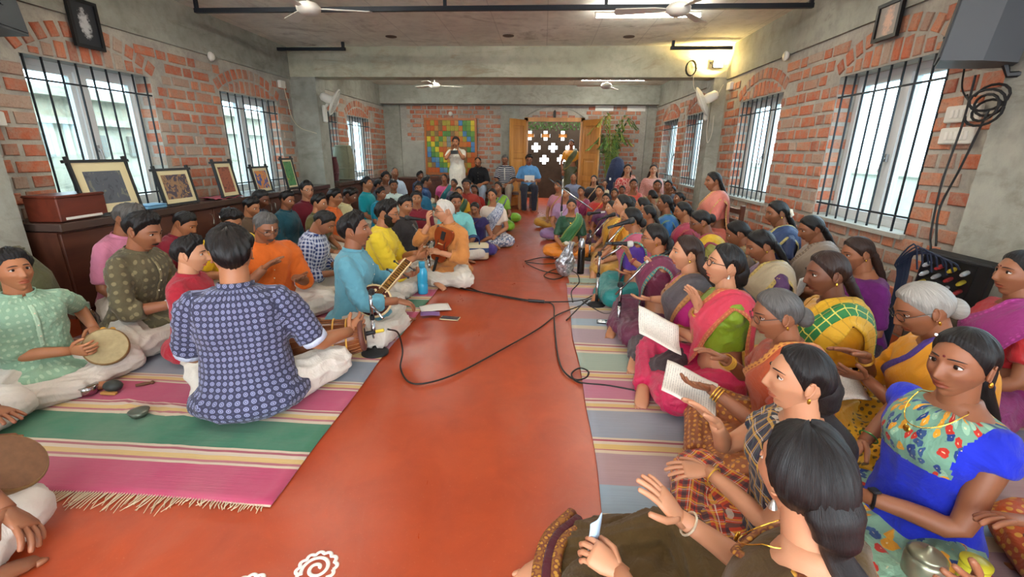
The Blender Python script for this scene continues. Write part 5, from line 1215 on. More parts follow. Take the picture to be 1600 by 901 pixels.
easel_frame('landscape framed print of a crowd in brown and gold', 3.98, 4.40, 1.08, artmat('crowd', ['#5c4634', '#8c6a4a', '#3a3040', '#a8884c', '#7c4c44'], 12), .06)
easel_frame('upright framed print in dark red above the red cloth', 4.76, 5.06, 1.13, artmat('red', ['#6c3428', '#8c4a30', '#4a2a24', '#b88a5a'], 12), .06)
easel_frame('small framed print with red and blue figures', 5.38, 5.72, 1.06, artmat('fig', ['#a8442c', '#c9803a', '#35508c', '#8c2c24', '#d8a45a'], 10), .055)
easel_frame('small framed green print at the end of the row', 6.08, 6.36, 1.15, artmat('green', ['#2c5a34', '#3f7a44', '#8c9a3c', '#b8702c'], 10), .045)

# wall pictures
def wallpic(label, X, sgn, y0, y1, z0, z1, art):
    f = thing('wall_picture', label, 'picture frame', (X, (y0+y1)/2, (z0+z1)/2)); W = (y1-y0)/2; H = (z1-z0)/2; t = .025
    def part(nm, u0, u1, a, b_, c, d_, m): q = MB(); q.box(min(u0*sgn, u1*sgn), max(u0*sgn, u1*sgn), a, b_, c, d_); q.build(nm, m, f)
    for bx in ((-W, W, H-t, H), (-W, W, -H, -H+t), (-W, -W+t, -H+t, H-t), (W-t, W, -H+t, H-t)): part('frame_bar', .008, .035, *bx, M_BLK)
    part('print', .008, .02, -W+t, W-t, -H+t, H-t, art)
def figure_art(name, bgc, fg):
    q = NM('art_'+name); t = q.tex(); X = q.xyz(t); e = q.math('ADD', q.math('POWER', q.math('MULTIPLY', X[1], 16.), 2.), q.math('POWER', q.math('MULTIPLY', X[2], 7.), 2.))
    n = q.noise(t, 38, 5, .7); v = q.math('ADD', e, q.math('MULTIPLY', n, 2.4)); q.set(Base_Color=q.ramp(q.math('MULTIPLY', v, .5), [(.70, srgb(fg)), (.95, srgb(bgc))]), Roughness=.5); return q.m
wallpic('dark framed silver relief of a seated figure above the left window', XL+.02, 1, 3.84, 4.10, 2.05, 2.42, figure_art('silver', '#24262b', '#b8b8b8'))
wallpic('small dark framed portrait above the big right window', XR-.02, -1, 3.86, 4.12, 2.10, 2.36, figure_art('portrait', '#8c8278', '#c9a088'))

# chest (harmonium box) and things on the left worktop
c = thing('wooden_chest', 'reddish brown wooden box with white label strip on the worktop', 'box', (-3.60, 3.20, .728), math.radians(4))
b = MB(); b.rbox((0, 0, .085), (.24, .40, .17), .006); b.build('box_body', M_RED, c); b = MB(); b.rbox((0, 0, .178), (.25, .41, .02), .006); b.build('lid', M_RED, c); b = MB(); b.box(.120, .124, -.16, .14, .012, .03); b.build('label_strip', M_PAPER, c)
b = MB()
for i in range(16):
    pass
v = []; f_ = []
for i in range(20):
    for j in range(6): v.append((-3.58+.10*math.sin(j/5*PI-1.57), 4.62+i*.025, .730+.02*math.sin(j/5*PI)+.006*math.sin(i*.9)))
f_ = [(i*6+j, i*6+j+1, i*6+7+j, i*6+6+j) for i in range(19) for j in range(5)]
tag(link_mesh('folded_cloth', v, f_, F('redcloth', '#8c1c30'), None, True), 'dark red cloth folded on the worktop under an upright print', 'cloth')
b = MB(); b.rbox((0, 0, .012), (.16, .22, .02), .005); b.rbox((0, .02, .03), (.15, .2, .015), .005); o = b.build('booklets', plain('blue_booklet', '#5d8aa8', .6)); o.name = 'booklet'; o.location = (-3.55, 3.86, .727); tag(o, 'blue-grey booklet lying on the worktop below the crowd print', 'booklet')

# covered drums
def drum_cover(label, loc, r0, r1, rm, h, col, rz=0, tx=0, ty=0, zs=1):
    t = thing('drum_cover', label, 'drum case', loc, rz); m = F('canvas', col, rough=.75)
    n = 28; prof = [(r0*.4, .0), (r0*.96, .005), (r0, .03), (rm*.93, h*.3), (rm, h*.5), (rm*.96, h*.7), (r1*1.03, h-.03), (r1*.97, h-.005), (r1*.4, h)]
    b = MB(); b.lathe(prof, n); V = np.concatenate(b.v); a = np.arctan2(V[:, 1], V[:, 0]); V[:, :2] *= (1+.02*np.sin(a*5+V[:, 2]*7)+.012*np.sin(a*9-V[:, 2]*11))[:, None]
    M = rotm('X', tx) @ rotm('Y', ty); b.v = [xf(V, M)]; b.build('cover_body', m, t, True)
    for zf, rr in ((.34, .955), (.96, None), (.03, None)):
        z = h*zf; r = np.interp(z, [q[1] for q in prof], [q[0] for q in prof])+.006; pts = np.array([(r*math.cos(q), r*math.sin(q), z) for q in np.linspace(0, 2*PI, 29)]); b = MB(); b.tube(xf(pts, M), .007, 5); b.build('seam', m, t)
    pts = np.array([(np.interp(z, [q[1] for q in prof], [q[0] for q in prof])*math.cos(-.7)+.004, np.interp(z, [q[1] for q in prof], [q[0] for q in prof])*math.sin(-.7), z) for z in np.linspace(.03, h-.03, 12)]); b = MB(); b.tube(xf(pts, M), .006, 5); b.build('zip', m, t)
    return t
drum_cover('large olive green padded drum cover standing behind the green kurta man', (-3.22, 2.42, 0), .17, .15, .235, .66, '#57583c', 0, 0, -.18)
drum_cover('grey-green padded drum cover standing on the far worktop', (-3.70, 8.42, .728), .16, .14, .185, .62, '#6f6e58')
drum_cover('maroon drum cover standing beside the grey-green one', (-3.68, 7.83, .728), .10, .10, .125, .42, '#4f2528')
b = thing('folded_mat', 'grey plastic mat folded on the floor by the drum cover', 'mat', (-2.9, 2.6, 0))
q = MB(); q.rbox((0, 0, .02), (.3, .4, .04), .01); q.rbox((.02, .02, .055), (.27, .36, .03), .01); q.build('mat_fold', plain('grey_mat', '#55524c', .8), b)
b.location = (-3.22, 3.05, 0)

# ---- quilt of coloured squares in a wooden frame on the end wall: each square a piece
qx0, qx1, qz0, qz1 = -2.9, -1.62, .70, 2.02
t = thing('patchwork_hanging', 'wooden framed patchwork of small coloured portrait squares on the end wall', 'wall hanging', ((qx0+qx1)/2, YB-.06, qz0))
W = (qx1-qx0)/2; H = qz1-qz0
for bx in ((-W, W, 0, .05), (-W, W, H-.05, H), (-W, -W+.05, .05, H-.05), (W-.05, W, .05, H-.05)): q = MB(); q.box(bx[0], bx[1], -.05, .0, bx[2], bx[3]); q.build('frame_bar', plain('orange_wood', '#a05a24', .45, noise=.15), t)
q = MB(); q.box(-W+.04, W-.04, -.02, 0, .04, H-.04); q.build('backing', M_CAB, t)
PC = ['#b8581f', '#bd6e2c', '#b07c40', '#4c7c3c', '#66903a', '#9c9030', '#cbb428', '#77807c', '#5a86a0', '#4678a8', '#7c603c', '#5c4c34']
nx, nz = 12, 10; cw = (2*W-.1)/nx; ch = (H-.1)/nz
pm = [plain('patch_%d' % i, c, .6, noise=.35, nscale=30) for i, c in enumerate(PC)]
tile = {}
for i in range(nx):
    for j in range(nz):
        u_ = i; v_ = j; d_ = (i - (nz-1-j)) ; dg_ = i+ (nz-1-j)
        # diagonal bands: orange field, then yellow, green and blue bands running down to the right
        a = (u_*1.0 + (v_-nz)*1.15)
        k1 = v_ - (nz-4) + u_*1.0
        band = None
        w1 = (nz-1-v_) - u_*1.0 - 3          # lower left diagonal
        w2 = (nz-1-v_) - (u_-8)*1.4 + 1.0    # upper right diagonal
        if 0 <= w1 < 1: ci = 6
        elif 1 <= w1 < 2: ci = 4
        elif 2 <= w1 < 3: ci = 3 if v_ % 2 else 8
        elif 3 <= w1 < 4: ci = 9
        elif w1 >= 4: ci = rnd.choice([5, 10, 0, 11])
        elif -1.2 <= w2-2 < 0: ci = 9
        elif -2.6 <= w2-2 < -1.2: ci = 3
        elif -4.0 <= w2-2 < -2.6: ci = 4
        elif -5.4 <= w2-2 < -4: ci = 6
        elif w2-2 < -5.4: ci = 0
        else: ci = rnd.choice([0, 0, 1, 2, 3, 5, 7, 0, 10, 5])
        if ci not in tile:
            q = MB(); q.rbox((0, 0, 0), (cw*.96, .012, ch*.96), .004); q.rbox((0, -.005, -.01), (cw*.32, .012, ch*.5), .004)
            tile[ci] = q.build('patch', pm[ci], t); o = tile[ci]
        else: o = tile[ci].copy(); COL.objects.link(o)
        o.parent = t; o.location = (-W+.05+cw*(i+.5), -.028, .05+ch*(j+.5))

# ---- pipes under the ceiling, tube lights, fans
def pipe(label, pts, r=.022):
    b = MB(); 
    b.tube(pts, r, 4); return tag(b.build('ceiling_pipe', M_IRON), label, 'pipe')
pf = thing('ceiling_pipe', 'long black square pipe hanging across the front ceiling bay', 'pipe', (0, 4.9, 2.58))
b = MB(); b.box(-3.55, 2.45, -.02, .02, -.02, .02); b.build('pipe_run', M_IRON, pf)
for x in (-3.53, -2.4, -1.0, .55, 2.43): b = MB(); b.box(x-.015, x+.015, -.015, .015, .02, .14); b.build('hanger', M_IRON, pf)
for x0, x1, lb in ((-3.86, -2.86, 'short black pipe bracket under the beam beside the corner column'), (1.68, 2.5, 'short black pipe bracket under the beam near the floodlight')):
    p = thing('pipe_bracket', lb, 'pipe', ((x0+x1)/2, 6.9, 2.63)); h = (x1-x0)/2
    b = MB(); b.box(-h, h, -.02, .02, -.02, .02); b.build('pipe_run', M_IRON, p)
    xx = h-.03 if x0 < 0 else -h+.03; b = MB(); b.box(xx-.018, xx+.018, -.018, .018, .02, .09); b.build('hanger', M_IRON, p)

def tube_light(label, x0, x1, y, z, strength=26, along='x'):
    t = thing('tube_light', label, 'light', ((x0+x1)/2, y, z), 0 if along == 'x' else PI/2); h = (x1-x0)/2
    b = MB(); b.rbox((0, 0, .03), (2*h+.04, .028, .026), .006); b.build('fitting', M_WHITE, t)
    b = MB(); b.tube([(-h, 0, 0), (h, 0, 0)], .014, 10); b.build('tube', emit('tube_glow', (1.0, .97, .88), strength), t)
    b = MB(); b.box(-h-.015, -h, -.016, .016, -.016, .03); b.box(h, h+.015, -.016, .016, -.016, .03); b.build('end_cap', M_WHITE, t)
    b = MB(); b.box(-h*.6-.01, -h*.6+.01, -.01, .01, .04, ZC-z); b.box(h*.6-.01, h*.6+.01, -.01, .01, .04, ZC-z); b.build('hanger', M_IRON, t)
TS = 48
tube_light('lit white tube light behind the long ceiling pipe', .51, 1.58, 5.39, 2.63, TS)
tube_light('lit tube light in the far ceiling bay beyond the cross beam', .7, 1.9, 9.6, 2.62, TS*1.7)
tube_light('added fill tube light over the far left rows, hidden by the beam', -3.0, -1.8, 9.0, 2.62, TS*1.7)  # added lamp, out of sight above the beam, to lift the far bay
tube_light('added unseen fill tube light above the camera on the right', .3, 1.5, 1.3, 2.62, TS)  # added lamp out of view, fills the near right side
tube_light('added unseen fill tube light above the camera on the left', -3.0, -1.8, 1.3, 2.62, TS)  # added lamp out of view, fills the near left side
tube_light('added unseen fill tube light overhead on the left', -3.0, -1.8, 3.7, 2.6, TS)  # extra lamp added out of view to brighten ceiling and people, left
tube_light('added unseen fill tube light overhead on the right', .5, 1.7, 3.7, 2.6, TS)  # extra lamp added out of view to brighten ceiling and people, right
tube_light('added unseen fill tube light behind the camera', -1.2, 0.0, -.9, 2.62, TS)  # added unseen lamp, fill from the rear of the hall

def ceiling_fan(label, x, y, z, a0):
    t = thing('ceiling_fan', label, 'fan', (x, y, z), a0)
    b = MB(); b.lathe([(.02, -.055), (.07, -.05), (.105, -.02), (.11, .01), (.08, .04), (.03, .055)], 24); b.build('motor', M_WHITE, t, True)
    b = MB(); b.tube([(0, 0, .05), (0, 0, ZC-z)], .012, 8); b.build('down_rod', M_WHITE, t)
    b = MB(); b.lathe([(.055, ZC-z-.06), (.03, ZC-z)], 14); b.build('canopy', M_WHITE, t)
    for k in range(3):
        R = rotm('Z', k*2*PI/3) @ rotm('X', .16)
        b = MB(); pl = [(.10, -.02), (.2, -.045), (.55, -.065), (.57, 0), (.55, .065), (.2, .045), (.10, .02)]; b.prism(pl, -.003, .003, M=R); b.build('blade', M_WHITE, t)
ceiling_fan('white ceiling fan at the upper left in front of the pipe', *unpx(482, 13, 2.5), .25)
ceiling_fan('white ceiling fan at the upper right before the tube light', *unpx(1060, 14, 2.5), .9)
ceiling_fan('white ceiling fan in the far left bay', -2.19, 9.5, 2.5, .4)
ceiling_fan('white ceiling fan in the far right bay', 1.17, 9.5, 2.5, 1.1)
for i, (x, y_) in enumerate(((-2.09, 6.6), (-.51, 6.58), (1.07, 6.66))):
    t = thing('ceiling_spot', ('recessed downlight by the left end of the beam', 'recessed downlight at the middle of the beam', 'recessed downlight by the right end of the beam')[i], 'light fitting', (x, y_, ZC), 0, 'recessed downlights')
    b = MB(); b.lathe([(.075, -.006), (.075, .004), (.045, .004), (.045, -.004)], 20); b.build('rim', plain('rust_rim', '#5a4c40', .7), t); b = MB(); b.lathe([(.044, -.003), (.044, .002)], 16); b.build('lens', plain('grey_lens', '#cfcabd', .4), t)

def wall_fan(label, loc, sgn, aim, plate):
    t = thing('wall_fan', label, 'fan', loc); L = np.array(loc); d = unit(aim)
    b = MB(); b.rbox(np.array(plate)-L, (.05, .09, .26) if abs(plate[0]-loc[0]) >= 0 else (.05, .05, .05), .015); b.build('wall_bracket', M_WHITE, t)
    b = MB(); pl = np.array(plate)-L; b.tube(spline([pl+np.array([0, 0, .08]), pl*.6+np.array([0, 0, .09]), -d*.12], 8), .022, 8); b.build('arm', M_WHITE, t, True)
    u1 = unit(np.cross(d, (0, 0, 1))); u2 = np.cross(u1, d)
    M = np.stack([u1, u2, d], 1)
    b = MB(); b.lathe([(.03, -.22), (.062, -.19), (.07, -.10), (.06, -.03), (.02, -.02)], 18, M=M); b.build('motor_housing', M_WHITE, t, True)
    b = MB()
    for r in np.linspace(.05, .195, 7):
        for s_ in (-1, 1): b.tube([u1*r*math.cos(a)+u2*r*math.sin(a)+d*s_*(.035*(1-(r/.2)**2)+.012) for a in np.linspace(0, 2*PI, 25)], .0035, 4)
    for q in range(20):
        a = q*PI/10; e = u1*math.cos(a)+u2*math.sin(a)
        for s_ in (-1, 1): b.tube([e*.03+d*s_*.047, e*.12+d*s_*.037, e*.2+d*s_*.006], .003, 4)
    b.build('cage', M_WHITE, t)
    b = MB(); b.tube([u1*.2*math.cos(a)+u2*.2*math.sin(a) for a in np.linspace(0, 2*PI, 29)], .012, 6); b.build('cage_rim', M_WHITE, t)
    b = MB(); b.lathe([(.045, .05), (.02, .06)], 14, M=M); b.build('badge', M_WHITE, t)
    for q in range(3):
        R = np.stack([u1*math.cos(q*2.094)+u2*math.sin(q*2.094), -u1*math.sin(q*2.094)+u2*math.cos(q*2.094), d], 1)
        b = MB(); b.prism([(.03, -.02), (.09, -.06), (.17, -.05), (.18, .02), (.10, .05), (.03, .02)], -.004, .004, M=R @ rotm('X', .35)); b.build('blade', plain('pale_blade', '#cfcabb', .4), t)
wall_fan('white wall fan on the left corner column', (-3.28, 7.32, 1.97), 1, (.86, .28, -.42), (-3.475, 7.36, 1.80))
wall_fan('white wall fan on the right column below the floodlight', (2.22, 7.0, 1.97), -1, (-.80, .35, -.42), (2.395, 7.3, 1.86))

# ---- floodlight, wiring and small boxes
t = thing('floodlight', 'small lit floodlight under the beam at the right column', 'light', (2.40, 7.10, 2.47))
b = MB(); b.rbox((0, 0, 0), (.14, .05, .11), .01); b.build('housing', M_BLK, t); b = MB(); b.box(-.06, .06, -.03, -.025, -.045, .045); b.build('lamp_glass', emit('warm_flood', (1.0, .72, .28), 60), t); b = MB(); b.tube([(-.08, .02, 0), (-.08, .085, .03), (.08, .085, .03), (.08, .02, 0)], .006, 5); b.build('yoke', M_BLK, t)
ld = bpy.data.lights.new('floodlight_lamp', 'SPOT'); ld.energy = 150; ld.color = (1.0, .70, .26); ld.spot_size = 2.6; ld.spot_blend = .9; ld.shadow_soft_size = .06
lo = bpy.data.objects.new('lamp', ld); COL.objects.link(lo); lo.parent = t; lo.location = (0, -.06, 0); lo.rotation_euler = (math.radians(128), 0, math.radians(14))
def cable(label, pts, r=.005, col='#151515', n=None, rough=.5, name='cable'):
    b = MB(); b.tube(spline(pts, n or max(12, len(pts)*7)), r, 6); return tag(b.build(name, plain('cable_'+col, col, rough), None, True), label, 'cable')
coil = [(2.05+.07*math.cos(a), 7.17-.004*a, 2.42+.10*math.sin(a)) for a in np.linspace(0, 6*PI, 40)]
b = MB(); b.tube(coil, .006, 5); tag(b.build('cable_coil', M_RUB), 'coil of black wire hung on the beam beside the floodlight', 'cable')
cable('thin white wire drooping from the beam coil to the junction box', [(2.1, 7.16, 2.36), (2.14, 7.15, 2.15), (2.3, 7.1, 2.02), (2.42, 7.1, 2.02), (2.5, 7.05, 2.2)], .005, '#c9c2ac')
cable('white wire looping down the right column below the fan', [(2.41, 7.22, 1.98), (2.40, 7.19, 1.6), (2.43, 7.18, 1.42), (2.47, 7.17, 1.55), (2.47, 7.18, 1.8)], .005, '#cfcabb')
cable('long white wire trailing down the wall to the left column', [(-3.86, 6.92, 2.2), (-3.85, 6.98, 1.95), (-3.85, 7.05, 1.72), (-3.80, 7.17, 1.58), (-3.55, 7.18, 1.50)], .006, '#c9bfa4')
def wallbox(label, c, size, kids=(), mat=M_WHITE, name='switch_plate'):
    t = thing(name, label, 'switch', c); b = MB(); b.rbox((0, 0, 0), size, .006); b.build('plate', mat, t)
    for k, (off, sz) in enumerate(kids): b = MB(); b.rbox(off, sz, .002); b.build('rocker', plain('rocker_white', '#e4e1d8', .3), t)
wallbox('white junction box at the top of the left brick wall', (-3.875, 6.92, 2.17), (.05, .13, .10), name='junction_box')
wallbox('white junction box under the warm light on the right wall', (2.575, 7.0, 2.17), (.05, .13, .10), name='junction_box')
for z, lb in ((1.51, 'upper white switch board by the right speaker'), (1.38, 'lower white switch board with sockets by the right speaker')):
    wallbox(lb, (2.582, 3.14, z), (.03, .24, .10), [((-.018, -.08+i*.035, 0), (.008, .022, .05)) for i in range(5)])
for z, lb in ((1.62, 'upper white switch board cut off at the left edge'), (1.44, 'lower white switch board at the left frame edge')):
    wallbox(lb, (-3.88, 3.08, z), (.03, .2, .10), [((.018, -.06+i*.035, 0), (.008, .022, .05)) for i in range(4)])
for z, lb in ((1.38, 'upper small switch plate beside the door leaf'), (1.27, 'lower small switch plate beside the door leaf')): wallbox(lb, (1.36, YB-.03, z), (.10, .03, .08), [((0, -.018, 0), (.02, .008, .04))])
for lb, c, ax in (('white round sensor on the left band', (-3.865, 5.48, 2.27), 'Y'), ('white round sensor on the right band', (2.565, 5.50, 2.27), 'Y'), ('white round sensor above the patchwork', (-2.26, 11.36, 2.12), 'X')):
    t = thing('round_sensor', lb, 'sensor', c); b = MB(); b.lathe([(.045, -.02), (.048, 0), (.04, .015), (.015, .02)], 18, M=rotm(ax, PI/2)); b.build('cap', M_WHITE, t, True); b = MB(); b.lathe([(.052, -.012), (.052, -.004)], 18, M=rotm(ax, PI/2)); b.build('base', M_WHITE, t)
for x, lb in ((1.39, 'blank white sheet pinned left on the end wall beam'), (2.13, 'blank white sheet pinned right on the end wall beam')):
    b = MB(); b.box(x-.21, x+.21, YB-.024, YB-.016, 2.20, 2.37); tag(b.build('paper_sheet', M_PAPER), lb, 'paper')
b = MB(); b.box(-.03, .03, -.02, .02, -.08, .06); b.lathe([(.03, .06), (.02, .085), (.004, .10)], 10); o = b.build('small_idol', plain('dark_stone', '#2a2420', .6)); o.location = (.235, YB-.03, 2.12); tag(o, 'small dark figure in the brick arch over the door', 'figurine')

# ---- loudspeakers on wall brackets
def speaker(label, loc, rz, tilt, sgn):
    t = thing('loudspeaker', label, 'loudspeaker', loc, rz); M = rotm('X', tilt)
    pl = [(-.15, -.15), (.15, -.15), (.15, .02), (.09, .16), (-.09, .16), (-.15, .02)]
    b = MB(); b.prism(pl, -.26, .26, M=M); b.build('cabinet', plain('speaker_grey', '#42474b', .55), t)
    b = MB(); b.box(-.138, .138, -.158, -.150, -.245, .245, M=M); b.build('grille', plain('speaker_grille', '#33383c', .7), t)
    b = MB(); b.box(-.07, .07, .158, .166, -.2, .2, M=M); p = b.build('rear_panel', M_BLK, t)
    for i in range(5): q = MB(); q.box(-.045+.018*(i % 2), -.02+.05*(i % 2), .166, .172, -.17+i*.075, -.15+i*.075, M=M); q.build('rear_label', M_PAPER, p)
    for z in (-.12, .12): q = MB(); q.box(-.05, -.03, -.165, -.158, z-.004, z+.004, M=M); q.build('clip', M_BLK, t)
    b = MB(); b.tube([(0, .1, -.27), (0, .12, -.32), (.0, .25, -.32)], .016, 6); b.build('bracket_arm', M_BLK, t); b = MB(); b.rbox((0, .26, -.32), (.12, .03, .2), .006); b.build('bracket_plate', M_BLK, t)
    return t
sp = speaker('grey loudspeaker on a wall bracket at the upper right', (2.33, 2.82, 1.99), math.radians(236), -.10, 1)
speaker('dark grey loudspeaker cut off at the upper left corner', (-3.56, 2.92, 2.20), math.radians(112), -.10, -1)
coil = [(2.36+.02*math.sin(a*.7), 2.74+.09*math.cos(a), 1.57+.06*math.sin(a)-.004*a) for a in np.linspace(0, 8*PI, 60)]
b = MB(); b.tube(coil, .007, 5); tag(b.build('cable_coil', M_RUB), 'coiled black cables under the right loudspeaker', 'cable')
cable('long black speaker cable running down beside the switch boards', [(2.44, 2.96, 1.7), (2.47, 2.99, 1.45), (2.44, 2.98, 1.1), (2.45, 2.97, .8), (2.42, 2.9, .7)], .006)
cable('second black speaker cable down the right column', [(2.36, 2.72, 1.5), (2.37, 2.8, 1.2), (2.37, 2.86, .95), (2.36, 2.8, .74)], .006)
cable('short black lead hooked below the right loudspeaker', [(2.40, 3.0, 1.75), (2.50, 3.10, 1.65), (2.52, 3.06, 1.58), (2.45, 2.99, 1.60)], .005)
# stage box with plugs
t = thing('stage_box', 'black stage box full of cable plugs against the right column', 'stage box', (2.30, 2.56, .60), math.radians(30))
M = rotm('Y', -.12) @ rotm('X', .10)
b = MB(); b.rbox((0, 0, 0), (.09, .30, .27), .008, M=M); b.build('box_body', M_BLK, t)
b = MB(); b.box(-.052, -.047, -.09, .14, -.12, .12, M=M); pan = b.build('socket_panel', plain('panel_black', '#0f1012', .4), t)
for i in range(4):
    for j in range(4):
        q = MB(); q.lathe([(.012, 0), (.012, .05), (.008, .07)], 8, M=M @ rotm('Y', -PI/2), c=M @ np.array([-.05, -.06+i*.055, -.09+j*.055])); q.build('plug', plain('plug_%d' % ((i+j) % 4), ['#b8b9bb', '#a83a3a', '#c9b03a', '#c9c9c9'][(i*3+j) % 4], .35, .5), pan)
b = MB()
for i in range(9): 
    y0 = -.05+.022*i; b.tube(spline([np.array([-.115, y0, .08-.02*(i % 3)]), np.array([-.15, y0+.03, .12+.008*i]), np.array([-.10, .16+.01*i, .13-.01*i]), np.array([-.04, .19+.006*i, -.05]), np.array([-.02, .20+.004*i, -.55])], 16), .005, 5)
b.build('cable_bundle', plain('cable_navy', '#1f2738', .5), t)
b = MB(); b.rbox((0, 0, -.35), (.16, .26, .42), .01); b.build('stand', plain('brown_case', '#4d4338', .8), t)

# ---- chairs and bench at the back
def chair(label, x, y_, sh_, rz=PI, mat=None, group=None):
    t = thing('chair', label, 'chair', (x, y_, 0), rz, group); m = mat or M_TEAK
    b = MB(); b.rbox((0, .02, sh_-.02), (.44, .44, .04), .01); b.build('seat', m, t)
    for sx in (-1, 1):
        b = MB(); b.box(sx*.2-.02, sx*.2+.02, .19, .23, 0, sh_-.04); b.build('leg', m, t)
        b = MB(); b.box(sx*.2-.02, sx*.2+.02, -.21, -.17, 0, sh_+.45); b.build('leg', m, t)
    for z in (.14, .26, .38): b = MB(); b.rbox((0, -.19, sh_+z), (.36, .02, .06), .006); b.build('back_slat', m, t)
for nm in ('bluechair', 'floral', 'peach', 'salmon'):
    p = PP[nm]; L = p.root.location; sh_ = {'bluechair': .40, 'floral': .26, 'peach': .26, 'salmon': .26}[nm]
    chair({'bluechair': 'pale wooden chair under the man in sky blue shirt', 'floral': 'brown chair under the red floral saree', 'peach': 'brown chair under the peach lace dress', 'salmon': 'low brown chair under the salmon saree'}[nm], L.x, L.y, sh_, p.face, plain('pale_wood', '#b98a54', .5) if nm == 'bluechair' else M_CAB)
t = thing('bench', 'low brown bench against the end wall under two men', 'bench', (-1.02, 10.75, 0))
b = MB(); b.rbox((0, 0, .33), (1.7, .4, .05), .01); b.build('seat', M_CAB, t)
for x in (-.75, .75): b = MB(); b.rbox((x, 0, .155), (.06, .36, .31), .006); b.build('leg', M_CAB, t)

# ---- palm in the corner and the dark covered instrument beside it
def palm(label, loc, n, h, seed):
    r = random.Random(seed); t = thing('potted_palm', label, 'plant', loc)
    b = MB(); b.lathe([(.12, 0), (.15, .02), (.18, .28), (.19, .3), (.16, .3)], 18); b.build('pot', plain('terracotta', '#8c4a30', .8), t)
    mg = [plain('palm_green', '#5c8038', .55, noise=.3), plain('palm_olive', '#7c8c3c', .55, noise=.3), plain('palm_dark', '#3c5c2c', .55, noise=.3)]
    for i in range(n):
        a = r.uniform(0, 2*PI); rr = r.uniform(.12, .5); hh = h*r.uniform(.65, 1.0); ax = np.array([math.cos(a), math.sin(a)*.45, 0])
        pts = spline([(ax[0]*.04, ax[1]*.04, .25), (ax[0]*rr*.3, ax[1]*rr*.3, hh*.6), (ax[0]*rr*.75, ax[1]*rr*.75, hh), (ax[0]*rr*1.3, ax[1]*rr*1.3, hh*.93)], 16)
        b = MB(); b.tube(pts, np.linspace(.011, .003, 16), 5); fr = b.build('frond_stem', mg[1], t)
        b = MB()
        for k in range(5, 16):
            for s_ in (-1, 1):
                d_ = unit(pts[k]-pts[k-1]); sd = unit(np.cross(d_, (0, 0, 1)))*s_; L = .20*(1-abs(k-10)/9.); tip = pts[k]+sd*L*.8+d_*L*.6+np.array([0, 0, -.3*L]); w_ = unit(np.cross(tip-pts[k], (0, 0, 1)))*.017
                b.add([pts[k], (pts[k]+tip)/2+w_, tip, (pts[k]+tip)/2-w_], [(0, 1, 2, 3)])
        b.build('leaflets', mg[i % 3], fr)['kind'] = 'stuff'
palm('tall feathery potted palm beside the door', (1.55, 10.85, 0), 30, 2.1, 4)
t = thing('covered_instrument', 'tall thing under a dark navy cover beside the palm', 'instrument case', (1.62, 10.35, 0))
b = MB(); b.lathe([(.28, 0), (.30, .1), (.27, .5), (.20, .9), (.12, 1.12), (.03, 1.18)], 22); V = np.concatenate(b.v); a = np.arctan2(V[:, 1], V[:, 0]); V[:, :2] *= (1+.06*np.sin(a*7+V[:, 2]*3))[:, None]; b.v = [V]; b.build('cover', F('navycover', '#1f2740'), t, True); b = MB(); b.rbox((-.16, -.24, .72), (.04, .01, .05), .003); b.build('tag', M_PAPER, t)
# hanging greenery in the lobby
t = thing('hanging_creeper', 'green creeper hanging along the top of the doorway outside', 'plant', (.2, 12.6, 1.95)); r = random.Random(5); b = MB()
for i in range(420):
    p = np.array([r.uniform(-.75, .75), r.uniform(-.1, .1), r.uniform(-.10, .32)]); d_ = unit((r.uniform(-1, 1), r.uniform(-.5, .5), r.uniform(-1, .2)))*r.uniform(.04, .09); w_ = unit(np.cross(d_, (0, 1, .2)))*.018; b.add([p, p+d_*.5+w_, p+d_, p+d_*.5-w_], [(0, 1, 2, 3)])
b.build('leaves', plain('creeper_green', '#4a6b2f', .6, noise=.4, nscale=3), t)['kind'] = 'stuff'
b = MB(); b.tube([(-.75, 0, .2), (0, 0, .24), (.75, 0, .18)], .012, 5); b.build('stem', plain('stem_brown', '#4c3a28', .8), t)
b = MB(); b.box(-1.95, 1.7, -.04, .04, .2, .27); b.build('trellis_beam', plain('stem_brown', '#4c3a28', .8), t)

# ================================================================= RUGS, INSTRUMENTS, MICROPHONES, SMALL THINGS
def rug_mat(name, seq, y0, period):
    q = NM(name); t = q.tex(); Y = q.xyz(t)[1]; nz = q.noise(t, 3, 3, .5); nz2 = q.noise(q.mapv(t, (4, 160, 1)), 1.0, 3, .6); fad = q.noise(t, 2.2, 5, .6)
    fy = q.math('FRACT', q.math('DIVIDE', q.math('SUBTRACT', q.math('ADD', Y, q.math('MULTIPLY', nz, .02)), y0+.01), period))
    stops = []; y = y0
    for w_, c in seq: stops.append(((y-y0)/period, srgb(c))); y += w_
    col = q.ramp(fy, stops[:32], 'CONSTANT')
    col = q.mix(q.ramp(fad, [(.4, 0.), (.8, .25)]), col, srgb('#b8a89c')); col = q.mix(q.math('MULTIPLY', nz2, .28), col, tuple(x*.5 for x in srgb('#6a5a55')))
    q.set(Base_Color=col, Roughness=.92, Specular_IOR_Level=.15, Sheen_Weight=.15); q.bump(q.math('ADD', nz2, q.math('MULTIPLY', nz, .6)), .35, .006); return q.m
def cb(w_, a='#c9b79c'): k = w_/.11; return [(.018*k, '#c9b9a0'), (.012*k, '#a8606a'), (.034*k, '#cdae6c'), (.018*k, '#c9bba6'), (.014*k, '#9a4a58'), (.014*k, '#c9b9a0')]
LEFTSEQ = [(.185, '#ad3c60')] + cb(.11) + [(.21, '#246e50')] + cb(.11) + [(.195, '#ad3a62')] + cb(.095) + [(.245, '#7d8694')] + cb(.19) + [(.20, '#8a5f72'), (.215, '#4a7a62')] + [(.12, '#c2a894')]
